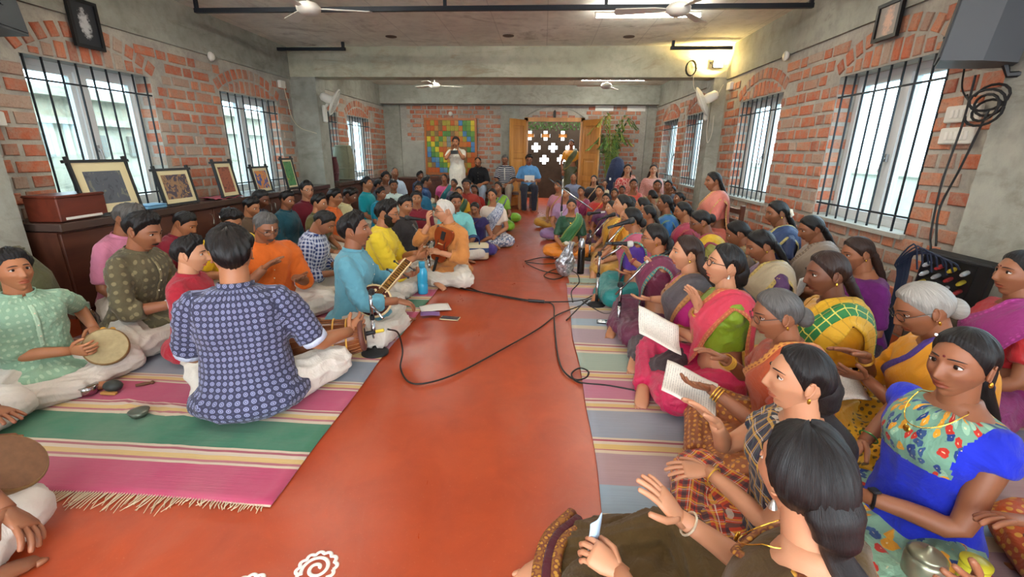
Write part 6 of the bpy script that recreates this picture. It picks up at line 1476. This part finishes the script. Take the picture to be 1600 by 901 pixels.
RIGHTSEQ = [(.19, '#a48a8e')] + cb(.11) + [(.228, '#8b93a0')] + cb(.11) + [(.21, '#b06a82')] + cb(.115) + [(.24, '#8fa596')] + cb(.155) + [(.25, '#a08a94')] + [(.07, '#c2b49c'), (.15, '#8fa4b4')]
pl = sum(a for a, _ in LEFTSEQ); pr = sum(a for a, _ in RIGHTSEQ)
M_RUGL = rug_mat('rug_left', LEFTSEQ, 1.27, pl); M_RUGR = rug_mat('rug_right', RIGHTSEQ, 1.476, pr)
def rug(label, x0, x1, y0, y1, mat, fringe=None, seed=1, crease=0.0):
    r = np.random.RandomState(seed); nx, ny = 46, int((y1-y0)*26); t = thing('striped_rug', label, 'rug', (0, 0, 0))
    X, Y = np.meshgrid(np.linspace(0, 1, nx), np.linspace(0, 1, ny)); 
    ex = .007*np.sin(Y*(y1-y0)*3.1+seed)+.005*np.sin(Y*(y1-y0)*7+seed*2)
    px_ = x0+(x1-x0)*X+ex*(np.abs(X-.5)*2)**2; py_ = y0+(y1-y0)*Y+.012*np.sin(X*9+seed)*(1-Y)
    pz = .004+.0035*(1+np.sin(px_*5+2*np.sin(py_*3)))*(.5+.5*np.sin(py_*2.3+1))
    if crease: pz = pz+.016*np.exp(-(((px_+1.75)*.55+(py_-1.68)*.9)/.03)**2)*np.exp(-((px_+1.95)/.35)**2)+.012*np.exp(-(((px_+1.55)*.5+(py_-1.70)*.9)/.025)**2)*np.exp(-((px_+1.7)/.25)**2)
    V = np.stack([px_, py_, pz], -1).reshape(-1, 3); f = [(i*nx+j, i*nx+j+1, i*nx+nx+j+1, i*nx+nx+j) for i in range(ny-1) for j in range(nx-1)]
    o = link_mesh('weave', V, f, mat, t, True); sd = o.modifiers.new('s', 'SOLIDIFY'); sd.thickness = .005; sd.offset = 1
    if fringe:
        b = MB(); rr = random.Random(seed)
        for i in range(int((x1-x0)/.011)):
            x = x0+.011*i; y = y0+.012*math.sin((x-x0)/(x1-x0)*9+seed); d_ = rr.uniform(-.35, .35); L = rr.uniform(.04, .09)*(1 if math.sin(x*7) > -.3 else .4)
            b.tube([(x, y+.004, .008), (x+d_*.02, y-L*.5, .007), (x+d_*.07+rr.uniform(-.01, .01), y-L, .004)], [.0028, .0024, .0014], 4)
        b.build('fringe', plain('cotton_fringe', '#b9a88a', .9), t)['kind'] = 'stuff'
rug('striped cotton rug under the drummers with pink, green and cream bands', -3.15, -.965, 1.27, 4.55, M_RUGL, True, 1, 1)
rug('faded striped rug under the bearded singer and elder', -3.2, -.93, 4.6, 8.2, M_RUGL, True, 2)
rug('faded mauve and grey striped rug under the front women', .255, 2.35, .45, 4.3, M_RUGR, False, 3)
rug('worn striped rug under the women towards the door', .30, 2.35, 4.36, 8.0, M_RUGR, True, 4)

# ---- barrel drum
def barrel_drum(label, c, d, L=.60):
    t = thing('barrel_drum', label, 'drum', c); d = unit(d); u1 = unit(np.cross(d, (0, 0, 1))); u2 = np.cross(u1, d); M = np.stack([u1, u2, d], 1); h = L/2
    b = MB(); b.lathe([(.088, -h), (.105, -h+.05), (.128, -.06), (.130, 0), (.122, .08), (.098, h-.05), (.084, h)], 28, M=M); b.build('shell', mat_wood('jackwood', '#5c2e16', '#7d4520', .3, 5), t, True)
    for s_ in (-1, 1):
        r = .088 if s_ < 0 else .084
        b = MB(); b.lathe([(r+.004, s_*(h-.028)), (r+.012, s_*(h-.01)), (r+.010, s_*h), (r-.002, s_*(h+.006))], 28, M=M); b.build('rim', plain('leather_rim', '#5a3328', .6), t, True)
        b = MB(); b.lathe([(r, s_*(h+.004)), (r*.55, s_*(h+.007))], 24, M=M); b.build('drum_skin', plain('drum_hide', '#c2a878', .7), t); b = MB(); b.lathe([(r*.5, s_*(h+.006)), (r*.4, s_*(h+.010))], 20, M=M); b.build('black_patch', plain('drum_paste', '#1a1614', .8), t)
    for i in range(24):
        a = i*2*PI/24; e = lambda k, z, rr: M @ np.array([rr*math.cos(k), rr*math.sin(k), z])
        b = MB(); b.tube([e(a, -h+.02, .098), e(a+.05, -.06, .132), e(a+.09, .05, .130), e(a+.13, h-.02, .094)], .0035, 4); b.build('strap', plain('strap_brown', '#7a4a26', .6), t)
    for z, rr in ((-.10, .137), (.14, .120), (.21, .110)):
        b = MB(); b.tube([M @ np.array([rr*math.cos(a), rr*math.sin(a), z+.012*math.sin(a)]) for a in np.linspace(0, 2*PI, 29)], .005, 6); b.build('hoop', plain('cane_hoop', '#c9973f', .5), t)
    return t
dp = PP['drummer']; barrel_drum('brown wooden barrel drum with yellow hoops on the lap of the ring-print drummer', dp.world((.22, .33, .17)), (dp.world((1, 0, .1))-dp.world((0, 0.05, 0))))

# ---- frame drums
def frame_drum(label, c, n, r=.10, skin='#9a8a62'):
    t = thing('frame_drum', label, 'drum', c); n = unit(n); u1 = unit(np.cross(n, (.1, .2, 1))); u2 = np.cross(n, u1); M = np.stack([u1, u2, n], 1)
    b = MB(); b.lathe([(r*.97, -.035), (r*1.03, -.034), (r*1.04, .02), (r*.99, .028), (r*.96, .028), (r*.95, -.03)], 30, M=M); b.build('wooden_rim', plain('rim_wood', '#7c6038', .5, noise=.2), t, True)
    b = MB(); b.lathe([(r*.98, .024), (r*.96, .029), (r*.4, .030)], 28, M=M); b.build('drum_skin', plain('lizard_skin', skin, .6, noise=.35, nscale=40), t)
    for s_ in (-1, 1): b = MB(); b.lathe([(.014, -.002), (.014, .002)], 12, M=M @ rotm('Y', 0), c=M @ np.array([s_*r*.2, -r*1.02, -.008])); b.build('jingle', plain('brass', '#b08a3c', .3, .9), t)
gp = PP['green']; frame_drum('small round frame drum held by the man in pale green', unpx(166, 542, .20), (.62, -.62, .48), .098)
frame_drum('large frame drum held at the lower left frame edge', unpx(8, 728, .24), (.75, .10, .62), .10, '#6b4a30')

# ---- small veena
t = thing('small_veena', 'short lute with round dark body played by the sky blue kurta man', 'lute', (0, 0, 0)); A = unpx(584, 470, .27); B_ = unpx(638, 407, .50); d = unit(B_-A); n = unit(np.cross(np.cross(d, (0, -.6, .8)), d)*-1); n = unit(np.array([.35, -.62, .70])-d*np.dot(d, (.35, -.62, .70))); s_ = np.cross(d, n); M = np.stack([s_, d, n], 1)
b = MB(); b.lathe([(.03, -.10), (.09, -.07), (.118, -.015), (.118, .0)], 30, M=M, c=A); b.build('bowl', plain('veena_dark', '#33160f', .25, coat=.5), t, True)
b = MB(); b.lathe([(.119, -.012), (.123, .004), (.112, .008)], 30, M=M, c=A); b.build('inlaid_rim', plain('ivory_rim', '#cbb386', .45), t, True); b = MB(); b.lathe([(.110, .004), (.108, .0105), (.05, .0115)], 30, M=M, c=A); b.build('soundboard', plain('veena_red', '#3d140d', .25, coat=.5), t)
for k in range(6): b = MB(); a = k*PI/3; b.lathe([(.012, .010), (.010, .014)], 10, M=M, c=A+M@np.array([.075*math.cos(a), .075*math.sin(a), 0])); b.build('inlay', plain('ivory_rim', '#cbb386', .45), t)
b = MB(); b.box(-.03, .03, -.045, -.02, .006, .03, M=M); b.v[-1] = b.v[-1]+A; b.build('bridge', plain('ivory_rim', '#cbb386', .45), t)
L = float(np.linalg.norm(B_-A)); b = MB(); b.box(-.028, .028, .09, L, -.035, .005, M=M); b.v[-1] = b.v[-1]+A; b.build('neck', plain('veena_dark', '#33160f', .25, coat=.5), t)
for sx in (-1, 1): b = MB(); b.box(sx*.026-.004, sx*.026+.004, .09, L, -.03, .014, M=M); b.v[-1] = b.v[-1]+A; b.build('fret_rail', plain('ivory_rim', '#cbb386', .45), t)
for k in range(14): b = MB(); y = .12+(L-.15)*k/13; b.box(-.024, .024, y-.002, y+.002, .008, .016, M=M); b.v[-1] = b.v[-1]+A; b.build('fret', plain('brass', '#b08a3c', .3, .9), t)
for k, (x, y) in enumerate(((.05, L-.03), (-.05, L-.06), (.05, L-.10), (-.05, L-.14))): b = MB(); b.tube([A+M@np.array([np.sign(x)*.02, y, -.015]), A+M@np.array([x*1.4, y, -.01])], [.006, .004], 6); vv, ff = ellipsoid(8, 5); b.add(vv*.010+A+M@np.array([x*1.5, y, -.01]), ff); b.build('tuning_peg', M_BLK, t)
for k in range(4): b = MB(); b.tube([A+M@np.array([-.015+.01*k, -.03, .032]), A+M@np.array([-.012+.008*k, L-.01, .018])], .0012, 4); b.build('string', plain('brass', '#b08a3c', .3, .9), t)

# ---- fiddle
c = np.array(PP['oldman'].world((-.03, .20, .40))); t = thing('fiddle', 'reddish brown fiddle held upright by the saffron elder', 'fiddle', c)
out = np.array([-math.sin(PP['oldman'].face), math.cos(PP['oldman'].face), 0]); out = unit(out*.6+np.array([-.1, -.8, .1])); up = unit(np.array([-.30, 0, -1.0])-out*np.dot(out, (-.30, 0, -1.0))); M = np.stack([np.cross(up, out), up, out], 1)
prof = [(0, -.17), (.075, -.165), (.098, -.11), (.085, -.05), (.062, -.005), (.062, .03), (.078, .07), (.082, .11), (.06, .155), (0, .165)]; pr_ = spline(prof, 30); poly = [(x, y) for x, y in pr_]+[(-x, y) for x, y in pr_[::-1][1:-1]]
b = MB(); b.prism(poly, -.02, .02, M=M); b.build('body', plain('violin_varnish', '#7a2c14', .25, coat=.6, noise=.2), t); b = MB(); b.box(-.012, .012, .12, .36, .02, .038, M=M); b.build('fingerboard', M_BLK, t); b = MB(); b.box(-.02, .02, -.14, -.06, .022, .03, M=M); b.build('tailpiece', M_BLK, t); b = MB(); b.box(-.025, .025, -.02, -.015, .02, .045, M=M); b.build('bridge', plain('maple', '#c9a46a', .5), t)
for s_ in (-1, 1): b = MB(); b.tube([M @ np.array([s_*.04, -.05, .0205]), M @ np.array([s_*.036, -.01, .0205]), M @ np.array([s_*.046, .02, .0205])], .003, 4); b.build('sound_hole', M_BLK, t)
b = MB(); b.tube([M @ np.array([0, .34, .02]), M @ np.array([0, .42, .0]), M @ np.array([0, .44, .02])], .012, 6); b.build('scroll', plain('violin_varnish', '#7a2c14', .25, coat=.6, noise=.2), t)

# ---- microphones
def mic_parts(t, tip, tail, head='#2a2b2d', plug=None, L=.17):
    d = unit(np.asarray(tip)-np.asarray(tail)); tip = np.asarray(tip); u1 = unit(np.cross(d, (.1, .3, .9))); M = np.stack([u1, np.cross(d, u1), d], 1)
    b = MB(); b.lathe([(.010, -L), (.0125, -L+.02), (.019, -.055), (.022, -.05)], 14, M=M, c=tip); b.build('mic_handle', M_BLK, t, True)
    b = MB(); b.lathe([(.020, -.052), (.026, -.03), (.024, -.008), (.012, 0.)], 14, M=M, c=tip); b.build('mic_head', plain('mic_'+head, head, .6), t, True)
    b = MB(); b.lathe([(.011, -L-.05), (.0115, -L)], 10, M=M, c=tip); b.build('plug', plain('plug_'+(plug or '#2a2a2a'), plug or '#2a2a2a', .4), t)
    return tip-d*(L+.04)
def mic_stand(label, base, top, boom=None, mics=(), br=.075):
    t = thing('microphone_stand', label, 'microphone stand', (base[0], base[1], 0)); o = np.array([base[0], base[1], 0]); top = np.asarray(top)-o
    b = MB(); b.lathe([(br*.3, 0), (br, .0), (br, .012), (br*.75, .022), (br*.2, .034), (.012, .05)], 26, c=(0, 0, .008)); b.build('stand_base', M_RUB, t, True)
    b = MB(); b.tube([(0, 0, .04), (0, 0, top[2]*.6)], .014, 10); b.build('lower_tube', M_CHROME, t, True); b = MB(); b.tube([(0, 0, top[2]*.58), (0, 0, top[2])], .0105, 10); b.build('upper_tube', M_CHROME, t, True)
    b = MB(); b.lathe([(.015, top[2]*.57), (.015, top[2]*.63)], 12); b.build('clutch', M_BLK, t)
    for a, c in (boom or ()): b = MB(); b.tube([np.asarray(a)-o, np.asarray(c)-o], .008, 8); b.build('boom_arm', M_CHROME, t, True)
    if boom: b = MB(); b.rbox(top, (.035, .035, .04), .008); b.build('boom_joint', M_BLK, t)
    for (tip, tail, h, pl_) in mics: mic_parts(t, np.asarray(tip)-o, np.asarray(tail)-o, h, pl_)
    return t
P3 = lambda x, y, Y: at_y(x, y, Y)
mic_stand('short chrome microphone stand in front of the barrel drum', (-1.039, 2.558), (-1.03, 2.56, .42), [(P3(582, 478, 2.56), P3(598, 497, 2.5))], [(P3(543, 527, 2.44), P3(606, 514, 2.5), '#2a2b2d', '#c9b43a')], .085)
mic_stand('chrome stand between the yellow kurta man and the elder with two microphones', (-1.115, 4.303), (-1.115, 4.303, .40), [(P3(668, 382, 4.3), P3(645, 350, 4.3)), (P3(668, 382, 4.3), P3(678, 375, 4.3))], [(P3(632, 340, 4.25), P3(662, 343, 4.3), '#2a2b2d', None), (P3(687, 352, 4.35), P3(680, 378, 4.32), '#3a3b3e', None)])
mic_stand('tall silver boom stand in the aisle before the green saree woman', (.248, 5.737), (.24, 5.737, .96), [(P3(857, 278, 5.74), P3(926, 328, 5.6))], [(P3(917, 334, 5.55), P3(936, 332, 5.55), '#2a2b2d', '#c9c9c4')])
mic_stand('short boom stand beside the dark phone with a white capped microphone', (.578, 3.087), (.57, 3.09, .36), [(P3(962, 460, 3.09), P3(1018, 402, 3.05))], [(P3(1010, 412, 3.05), P3(1040, 396, 3.05), '#c9c9c4', None)])
mic_stand('chrome boom stand with two microphones before the violet blouse woman', (.487, 3.65), (.487, 3.65, .46), [(P3(930, 402, 3.65), P3(975, 350, 3.6)), (P3(940, 405, 3.65), P3(975, 383, 3.6))], [(P3(992, 343, 3.6), P3(962, 352, 3.6), '#2a2b2d', None), (P3(990, 381, 3.58), P3(955, 380, 3.6), '#c9c9c4', None)])
mic_stand('chrome boom stand behind the black flask', (.59, 5.342), (.58, 5.34, .36), [(P3(918, 378, 5.3), P3(950, 340, 5.3))], [(P3(962, 334, 5.3), P3(940, 341, 5.3), '#2a2b2d', None)])

def floor_path(label, pts, r=.0055, col='#161412'):
    return cable(label, [unpx(x, y, z if z is not None else .012) for x, y, z in [(p if len(p) == 3 else (p[0], p[1], None)) for p in pts]], r, col, name='microphone_cable')
floor_path('black microphone cable looping across the red aisle from the drum microphone', [(606, 514, .27), (622, 520, .2), (629, 548, .06), (626, 575), (640, 597), (672, 597), (720, 580), (780, 548), (840, 514), (870, 492), (905, 478), (918, 470)])
floor_path('black cable crossing the aisle from the singers stand', [(668, 386, .36), (673, 420, .1), (690, 437), (720, 450), (770, 459), (815, 467), (845, 471), (864, 476), (866, 500), (870, 545), (878, 575), (897, 592), (915, 590), (919, 580), (905, 575), (893, 584), (905, 597), (950, 602), (1005, 612)])
floor_path('black cable winding around the silver bag', [(700, 432), (740, 452), (780, 462), (830, 470), (885, 471), (912, 468), (925, 462)])
floor_path('thin black cable loop on the floor beside the silver bag', [(820, 408), (850, 402), (880, 408), (850, 412), (822, 410), (845, 422), (880, 430), (865, 436), (850, 430), (870, 420), (898, 425), (905, 440), (893, 455), (895, 472)])
floor_path('black cable curled at the foot of the boom stand', [(910, 470), (925, 480), (945, 490), (960, 485), (950, 472), (930, 466), (915, 470), (905, 480), (885, 500)])
b = MB(); c = unpx(838, 470, .018); b.tube([c+np.array([-.07, .01, 0]), c+np.array([.07, -.01, 0])], .014, 8); tag(b.build('cable_joint', M_BLK), 'thick black connector joining cables in the aisle', 'connector')

# ---- bottles, bags, papers, phones
def bottle(label, loc, prof, mat, cap, capm, cat='bottle'):
    t = thing('bottle', label, cat, loc); b = MB(); b.lathe(prof, 24); b.build('bottle_body', mat, t, True); b = MB(); b.lathe(cap, 20); b.build('cap', capm, t, True); return t
bottle('translucent sky blue water bottle beside the veena player', (-1.06, 3.835, .008), [(.04, 0), (.046, .01), (.046, .09), (.042, .1), (.046, .11), (.046, .2), (.036, .235), (.025, .25)], plain('blue_bottle', '#2fa3cf', .2, spec=.5, coat=.4), [(.028, .245), (.028, .295), (.024, .30)], plain('blue_cap', '#3a9cc0', .4))
bottle('black vacuum flask with steel cap beside the silver bag', (.434, 4.70, .008), [(.036, 0), (.038, .01), (.038, .25), (.034, .29)], plain('flask_black', '#1a1516', .25), [(.034, .285), (.036, .3), (.034, .36), (.02, .385)], plain('flask_steel', '#b8bcc2', .25, .8))
bottle('clear square water bottle standing by the olive drum cover', (-3.02, 2.62, .002), [(.045, 0), (.05, .01), (.05, .16), (.03, .2), (.022, .22)], mat_glass('clear_plastic', (.86, .84, .80), .22), [(.024, .215), (.026, .255), (.024, .26)], plain('cap_grey', '#8c8a86', .4))
t = thing('silver_bag', 'crumpled silver foil bag standing at the aisle edge', 'bag', (.26, 4.58, .008)); vv, ff = ellipsoid(26, 18); r = np.random.RandomState(2); V = vv*np.array([.10, .085, .17]); V[:, 0] *= np.where(V[:, 2] > 0, 1-.75*(V[:, 2]/.17).clip(0, 1), 1); V[:, 0] += .25*V[:, 2].clip(0, 1); V[:, 2] += .165; V = V*(1+.05*r.randn(len(V), 1)); V[:, 2] = V[:, 2].clip(0.002)
q = NM('silver_foil'); n = q.noise(q.tex(), 30, 4, .7); q.set(Base_Color=q.ramp(n, [(.3, srgb('#55585c')), (.5, srgb('#a9abb0')), (.62, srgb('#d8d6d8')), (.7, srgb('#5c5046'))]), Metallic=.7, Roughness=.28); q.bump(n, .6, .01); link_mesh('bag_body', V, ff, q.m, t)
b = MB(); b.tube([(.06, .0, .28), (.08, .02, .36), (.04, .03, .37), (.03, .0, .29)], .008, 6); b.build('strap', q.m, t)
def sheet(label, c, ax, ay, bend=.02, mat=None, cat='paper', name='song_sheet', fold=True, th=.002):
    t = thing(name, label, cat, c); ax, ay = np.asarray(ax, float), np.asarray(ay, float); n = unit(np.cross(ax, ay)); V = []
    for i in range(9):
        for j in range(7): u_, w_ = i/8-.5, j/6-.5; V.append(ax*u_+ay*w_+n*(bend*(1-4*u_*u_)*(1 if not fold else abs(math.cos(u_*PI)))+bend*.5*math.sin(w_*4)))
    f = [(i*7+j, i*7+j+1, i*7+8+j, i*7+7+j) for i in range(8) for j in range(6)]; o = link_mesh('page', V, f, mat or M_TEXT, t, True, uv=[(i/8, j/6) for i in range(9) for j in range(7)]); sd = o.modifiers.new('s', 'SOLIDIFY'); sd.thickness = th
    return t
q = NM('printed_page'); uv = q.n('ShaderNodeUVMap').outputs[0]; X = q.xyz(uv); ln = q.math('LESS_THAN', q.math('FRACT', q.math('MULTIPLY', X[1], 22.)), .4); wd = q.math('GREATER_THAN', q.noise(q.mapv(uv, (40, 22, 1)), 1.0, 2, .5), .47); mrg = q.math('MULTIPLY', q.math('GREATER_THAN', X[0], .1), q.math('LESS_THAN', X[0], .9)); mk = q.math('MULTIPLY', q.math('MULTIPLY', ln, wd), mrg)
q.set(Base_Color=q.mix(q.math('MULTIPLY', mk, .45), srgb('#d9d5ca'), srgb('#6c6a68')), Roughness=.8); M_TEXT = q.m
sheet('white song sheet raised by the pink saree woman', unpx(1030, 514, .36), (.02, .16, .10), (.20, -.10, -.06), .02)
sheet('white song sheet held open by the rust saree woman', unpx(1078, 604, .34), (.06, .16, .06), (.18, -.12, -.03), .02)
sheet('open booklet in the lap of the plaid frock girl row', unpx(1318, 600, .30), (.16, .02, .0), (.0, .16, .06), .012)
sheet('pale booklet read by the green checked saree woman', unpx(1252, 446, .36), (.12, .10, .02), (.02, .02, .14), .01)
sheet('open booklet propped behind the violet dress woman', unpx(1378, 435, .5), (.10, .05, 0), (.03, .03, .10), .008)
for nm, lb in (('maroonboy', 'booklet in the hands of the maroon kurta boy'), ('olive', 'booklet in the hands of the olive kurta man'), ('check', 'booklet in the hands of the checked shirt boy'), ('yellowsari', 'booklet read by the mustard saree woman'), ('beige', 'booklet read by the cream saree woman'), ('taupe', 'booklet read by the taupe saree woman'), ('salmon', 'open booklet held by the salmon saree woman'), ('bluechair', 'white papers held by the sky blue shirt man')):
    p = PP[nm]; m_ = (p.wr[-1]+p.wr[1])/2+np.array([0, .10, .035]); f_ = p.face; rt = np.array([math.cos(f_), math.sin(f_), 0]); fw = np.array([-math.sin(f_), math.cos(f_), 0]); up = 1.0 if nm == 'bluechair' else .35
    sheet(lb, p.world(m_), rt*.22, fw*.14*(1.1-up)+np.array([0, 0, .15*up]), .010)
sheet('cream papers lying on the rug edge beside the veena player', unpx(680, 481, .016), (.22, .10, 0), (-.06, .14, 0), .008, M_PAPER)
sheet('purple card lying on the cream papers', unpx(672, 490, .022), (.15, .02, 0), (-.02, .08, 0), .004, plain('purple_card', '#7c5a8c', .6), 'card', 'card')
def phone(label, c, rz, col='#1b1d22', size=(.075, .15)):
    t = thing('phone', label, 'phone', c, rz); b = MB(); b.rbox((0, 0, .005), (size[0], size[1], .009), .003); b.build('phone_body', plain('phone_'+col, col, .25), t); b = MB(); b.box(-size[0]/2+.005, size[0]/2-.005, -size[1]/2+.006, size[1]/2-.006, .0096, .0102); b.build('screen', plain('screen_glass', '#39444f', .1), t)
phone('gold phone lying on the red aisle by the papers', (-.69, 3.23, .002), 1.45, '#b8a888'); phone('dark phone lying on the rug at the boom stand', (.52, 3.23, .014), 1.45)
p = PP['photog']; t = thing('phone', 'dark phone held up by the white shirted man', 'phone', p.world((p.wr[-1]+p.wr[1])/2+np.array([.0, .07, .09])), p.face); b = MB(); b.rbox((0, 0, 0), (.16, .012, .08), .004); b.build('phone_body', M_BLK, t); b = MB(); b.lathe([(.012, .0), (.010, .008)], 10, M=rotm('X', -PI/2), c=(.05, .006, .02)); b.build('lens', M_BLK, t)
# steel cup, stone, sticks, bowl near the frame drummers
def lathe_thing(name, label, cat, loc, prof, mat, part='vessel_body', n=26, extra=None):
    t = thing(name, label, cat, loc); b = MB(); b.lathe(prof, n); b.build(part, mat, t, True)
    if extra: b = MB(); b.lathe(extra[0], n); b.build(extra[2], extra[1], t, True)
    return t
M_STEEL = plain('stainless_steel', '#b9bab8', .2, 1.0)
lathe_thing('steel_cup', 'shiny steel cup on the pink rug band', 'cup', (-2.34, 1.93, .012), [(.028, 0), (.034, .004), (.04, .03), (.044, .05), (.041, .05), (.034, .008)], M_STEEL, extra=([(.045, .046), (.046, .05), (.043, .052)], M_STEEL, 'rim'))
lathe_thing('small_bowl', 'small dull metal bowl on the green rug band', 'bowl', (-1.90, 1.755, .012), [(.022, 0), (.034, .012), (.042, .035), (.039, .035), (.03, .012)], plain('dull_metal', '#6f7468', .35, .8), extra=([(.043, .032), (.044, .036), (.04, .038)], plain('dull_metal', '#6f7468', .35, .8), 'rim'))
t = thing('tuning_stone', 'dark oval stone on a wooden block beside the steel cup', 'stone', (-2.235, 1.955, .012)); vv, ff = ellipsoid(18, 12); b = MB(); b.add(vv*np.array([.048, .036, .03])+np.array([0, .01, .035]), ff); b.build('stone_body', plain('dark_stone', '#2b2f2c', .55, noise=.3), t, True); b = MB(); b.rbox((0, -.02, .008), (.085, .02, .016), .003); b.build('wooden_block', plain('tan_wood', '#a97c40', .6), t)
def stick(label, a, c, r, col): a, c = np.asarray(a), np.asarray(c); t = thing('wooden_stick', label, 'stick', a); b = MB(); b.tube([np.zeros(3), (c-a)*.5, c-a], [r*.8, r, r*.7], 8); b.build('shaft', plain('stick_'+col, col, .6), t, True); b = MB(); vv, ff = ellipsoid(8, 6); b.add(vv*r*1.05+(c-a), ff); b.build('tip', plain('stick_'+col, col, .6), t, True)
stick('long tan stick lying left of the steel cup', unpx(88, 615, .02), unpx(172, 592, .02), .011, '#a98444'); stick('dark brown stick near the knee of the pale green man', unpx(90, 604, .03), unpx(140, 590, .03), .013, '#4f3a24'); stick('short dark peg on the pink rug band', unpx(212, 602, .02), unpx(238, 597, .02), .010, '#5c3a24')
# cloth bundle beside the olive man
t = thing('cloth_bundle', 'dark maroon cloth bundle on the rug before the olive kurta man', 'cloth', unpx(215, 508, .0)); vv, ff = ellipsoid(28, 14); r = np.random.RandomState(4); V = vv*np.array([.24, .13, .055]); V[:, 2] += .05; V = V*(1+.10*np.sin(V[:, [0]]*40+V[:, [1]]*25))*(1+.03*r.randn(len(V), 1)); V[:, 2] = V[:, 2].clip(.01); link_mesh('bundle', V, ff, F('maroonbundle', '#4a1c24'), t, True)
# tote bag
t = thing('tote_bag', 'cream tote bag with a navy stripe on the lap of the purple frock girl', 'bag', (PP['bagirl'].root.location.x+.02, PP['bagirl'].root.location.y-.46, .012), .15)
b = MB(); b.rbox((0, 0, .10), (.36, .10, .20), .02); b.build('bag_body', plain('cream_canvas', '#cbbf9f', .85, noise=.1), t, True); b = MB(); b.box(-.181, .181, -.052, .052, .09, .145); b.build('navy_stripe', plain('navy_canvas', '#2a3f6a', .8), t)
for s_ in (-1, 1): b = MB(); b.tube(spline([(-.07, s_*.045, .19), (-.06, s_*.05, .26), (0, s_*.05, .285), (.06, s_*.05, .26), (.07, s_*.045, .19)], 14), .008, 6); b.build('handle', plain('navy_canvas', '#2a3f6a', .8), t)
t = thing('cushion', 'lime green bundle on the floor behind the blue print saree', 'bundle', unpx(803, 347, 0)); vv, ff = ellipsoid(20, 12); b = MB(); b.add(vv*np.array([.14, .14, .09])+np.array([0, 0, .09]), ff); b.build('bundle_body', F('lime', '#7cb52c', silk=True), t, True); b = MB(); b.tube([(.12*math.cos(a), .12*math.sin(a), .05) for a in np.linspace(0, 2*PI, 20)], .008, 5); b.build('hem', F('lime', '#7cb52c', silk=True), t)
t = thing('offering_tray', 'small tray with white items on the lap of the green saree woman', 'tray', PP['greensari'].world((0, .30, .20))); b = MB(); b.lathe([(.09, 0), (.10, .02), (.097, .02), (.088, .004)], 24); b.build('tray_body', plain('tray_tan', '#b08a58', .5), t, True)
for k in range(5): b = MB(); vv, ff = ellipsoid(8, 6); b.add(vv*np.array([.03, .025, .02])+np.array([.045*math.cos(k*1.3), .045*math.sin(k*1.3), .025]), ff); b.build('item', plain('white_item', '#cfc8ba', .7), t, True)
t = thing('lidded_pot', 'dull silver pot with lid held before the leaf print skirt', 'pot', unpx(1446, 876, .25)); t.location.z = .20; t.scale = (.68, .68, .68); b = MB(); b.lathe([(.05, 0), (.062, .01), (.066, .08), (.06, .10)], 24); b.build('pot_body', plain('pewter', '#8d927c', .3, .7), t, True); b = MB(); b.lathe([(.063, .10), (.05, .115), (.012, .125), (.010, .14), (.004, .145)], 24); b.build('lid', plain('pewter', '#8d927c', .3, .7), t, True)
t = thing('lime_cup', 'lime yellow lidded cup at the bottom right edge', 'cup', unpx(1522, 888, .22)); t.location.z = .165; t.scale = (.7, .7, .7); b = MB(); b.lathe([(.03, 0), (.04, .01), (.045, .10), (.043, .10)], 20); b.build('cup_body', plain('lime_plastic', '#b9b52e', .4), t, True); b = MB(); b.lathe([(.047, .10), (.047, .112), (.02, .12)], 20); b.build('lid', plain('lime_plastic', '#b9b52e', .4), t, True)
p = PP['brown']; sheet('pale blue tissue in the hand of the brown frock girl', p.world(p.wr[-1]+np.array([0.0, .10, .045])), (.03, .02, .02), (.0, .01, .08), .006, plain('blue_tissue', '#a9c4de', .8), 'tissue', 'tissue')
# chalk motif on the floor
def motif(label, c, R):
    t = thing('floor_drawing', label, 'floor drawing', (c[0], c[1], .0)); m = plain('white_chalk', '#d9d4cb', .9)
    b = MB(); b.tube([((.12+.062*a)*R*math.cos(a*1.0), (.12+.062*a)*R*math.sin(a), .002) for a in np.linspace(0, 3.2*PI, 60)], .006, 6, flat=.35, up=(0, 0, 1)); b.build('spiral', m, t)
    b = MB(); b.tube([((.84+.14*abs(math.sin(a*6)))*R*math.cos(a), (.84+.14*abs(math.sin(a*6)))*R*math.sin(a), .002) for a in np.linspace(0, 2*PI, 110)], .006, 6, flat=.35, up=(0, 0, 1)); b.build('petal_ring', m, t)
motif('white chalk spiral with petals drawn on the red floor', unpx(495, 888, 0), .062); motif('edge of a second white chalk drawing at the bottom frame', unpx(385, 925, 0), .06)

# woven borders and neckline of the brown frock
p = PP['brown']; q = NM('mustard_border'); uv = q.tex(); d_ = q.voro(q.mapv(uv, (55, 55, 55)), 1.0); q.set(Base_Color=q.ramp(d_, [(.25, srgb('#b8862c')), (.45, srgb('#5c1c1c')), (.7, srgb('#8a5a1c'))]), Roughness=.7); M_BORD = q.m
b = MB(); b.tube(spline([p.T((-.075, -.105, .415)), p.T((-.08, -.03, .478)), p.T((-.07, .10, .43)), p.T((0, .13, .40)), p.T((.07, .10, .43)), p.T((.08, -.03, .478)), p.T((.075, -.105, .415)), p.T((0, -.118, .40)), p.T((-.075, -.105, .415))], 48), .012, 6, flat=.5); b.build('neck_border', M_BORD, p.root, True)
for k, (r0, m_) in enumerate(((0.0, M_BORD), (.035, F('maroonband', '#4a1420')), (.07, M_BORD))):
    pts = [(-.40+r0*.9, .22, .05), (-.38+r0, .40, .10), (-.30+r0, .56, .13), (-.16+r0*.6, .70-r0*.5, .12), (.02, .78-r0, .08)]
    b = MB(); b.tube(spline(pts, 24), .018, 6, flat=.5, up=(0, 0, 1)); b.build('skirt_border', m_, p.root, True)
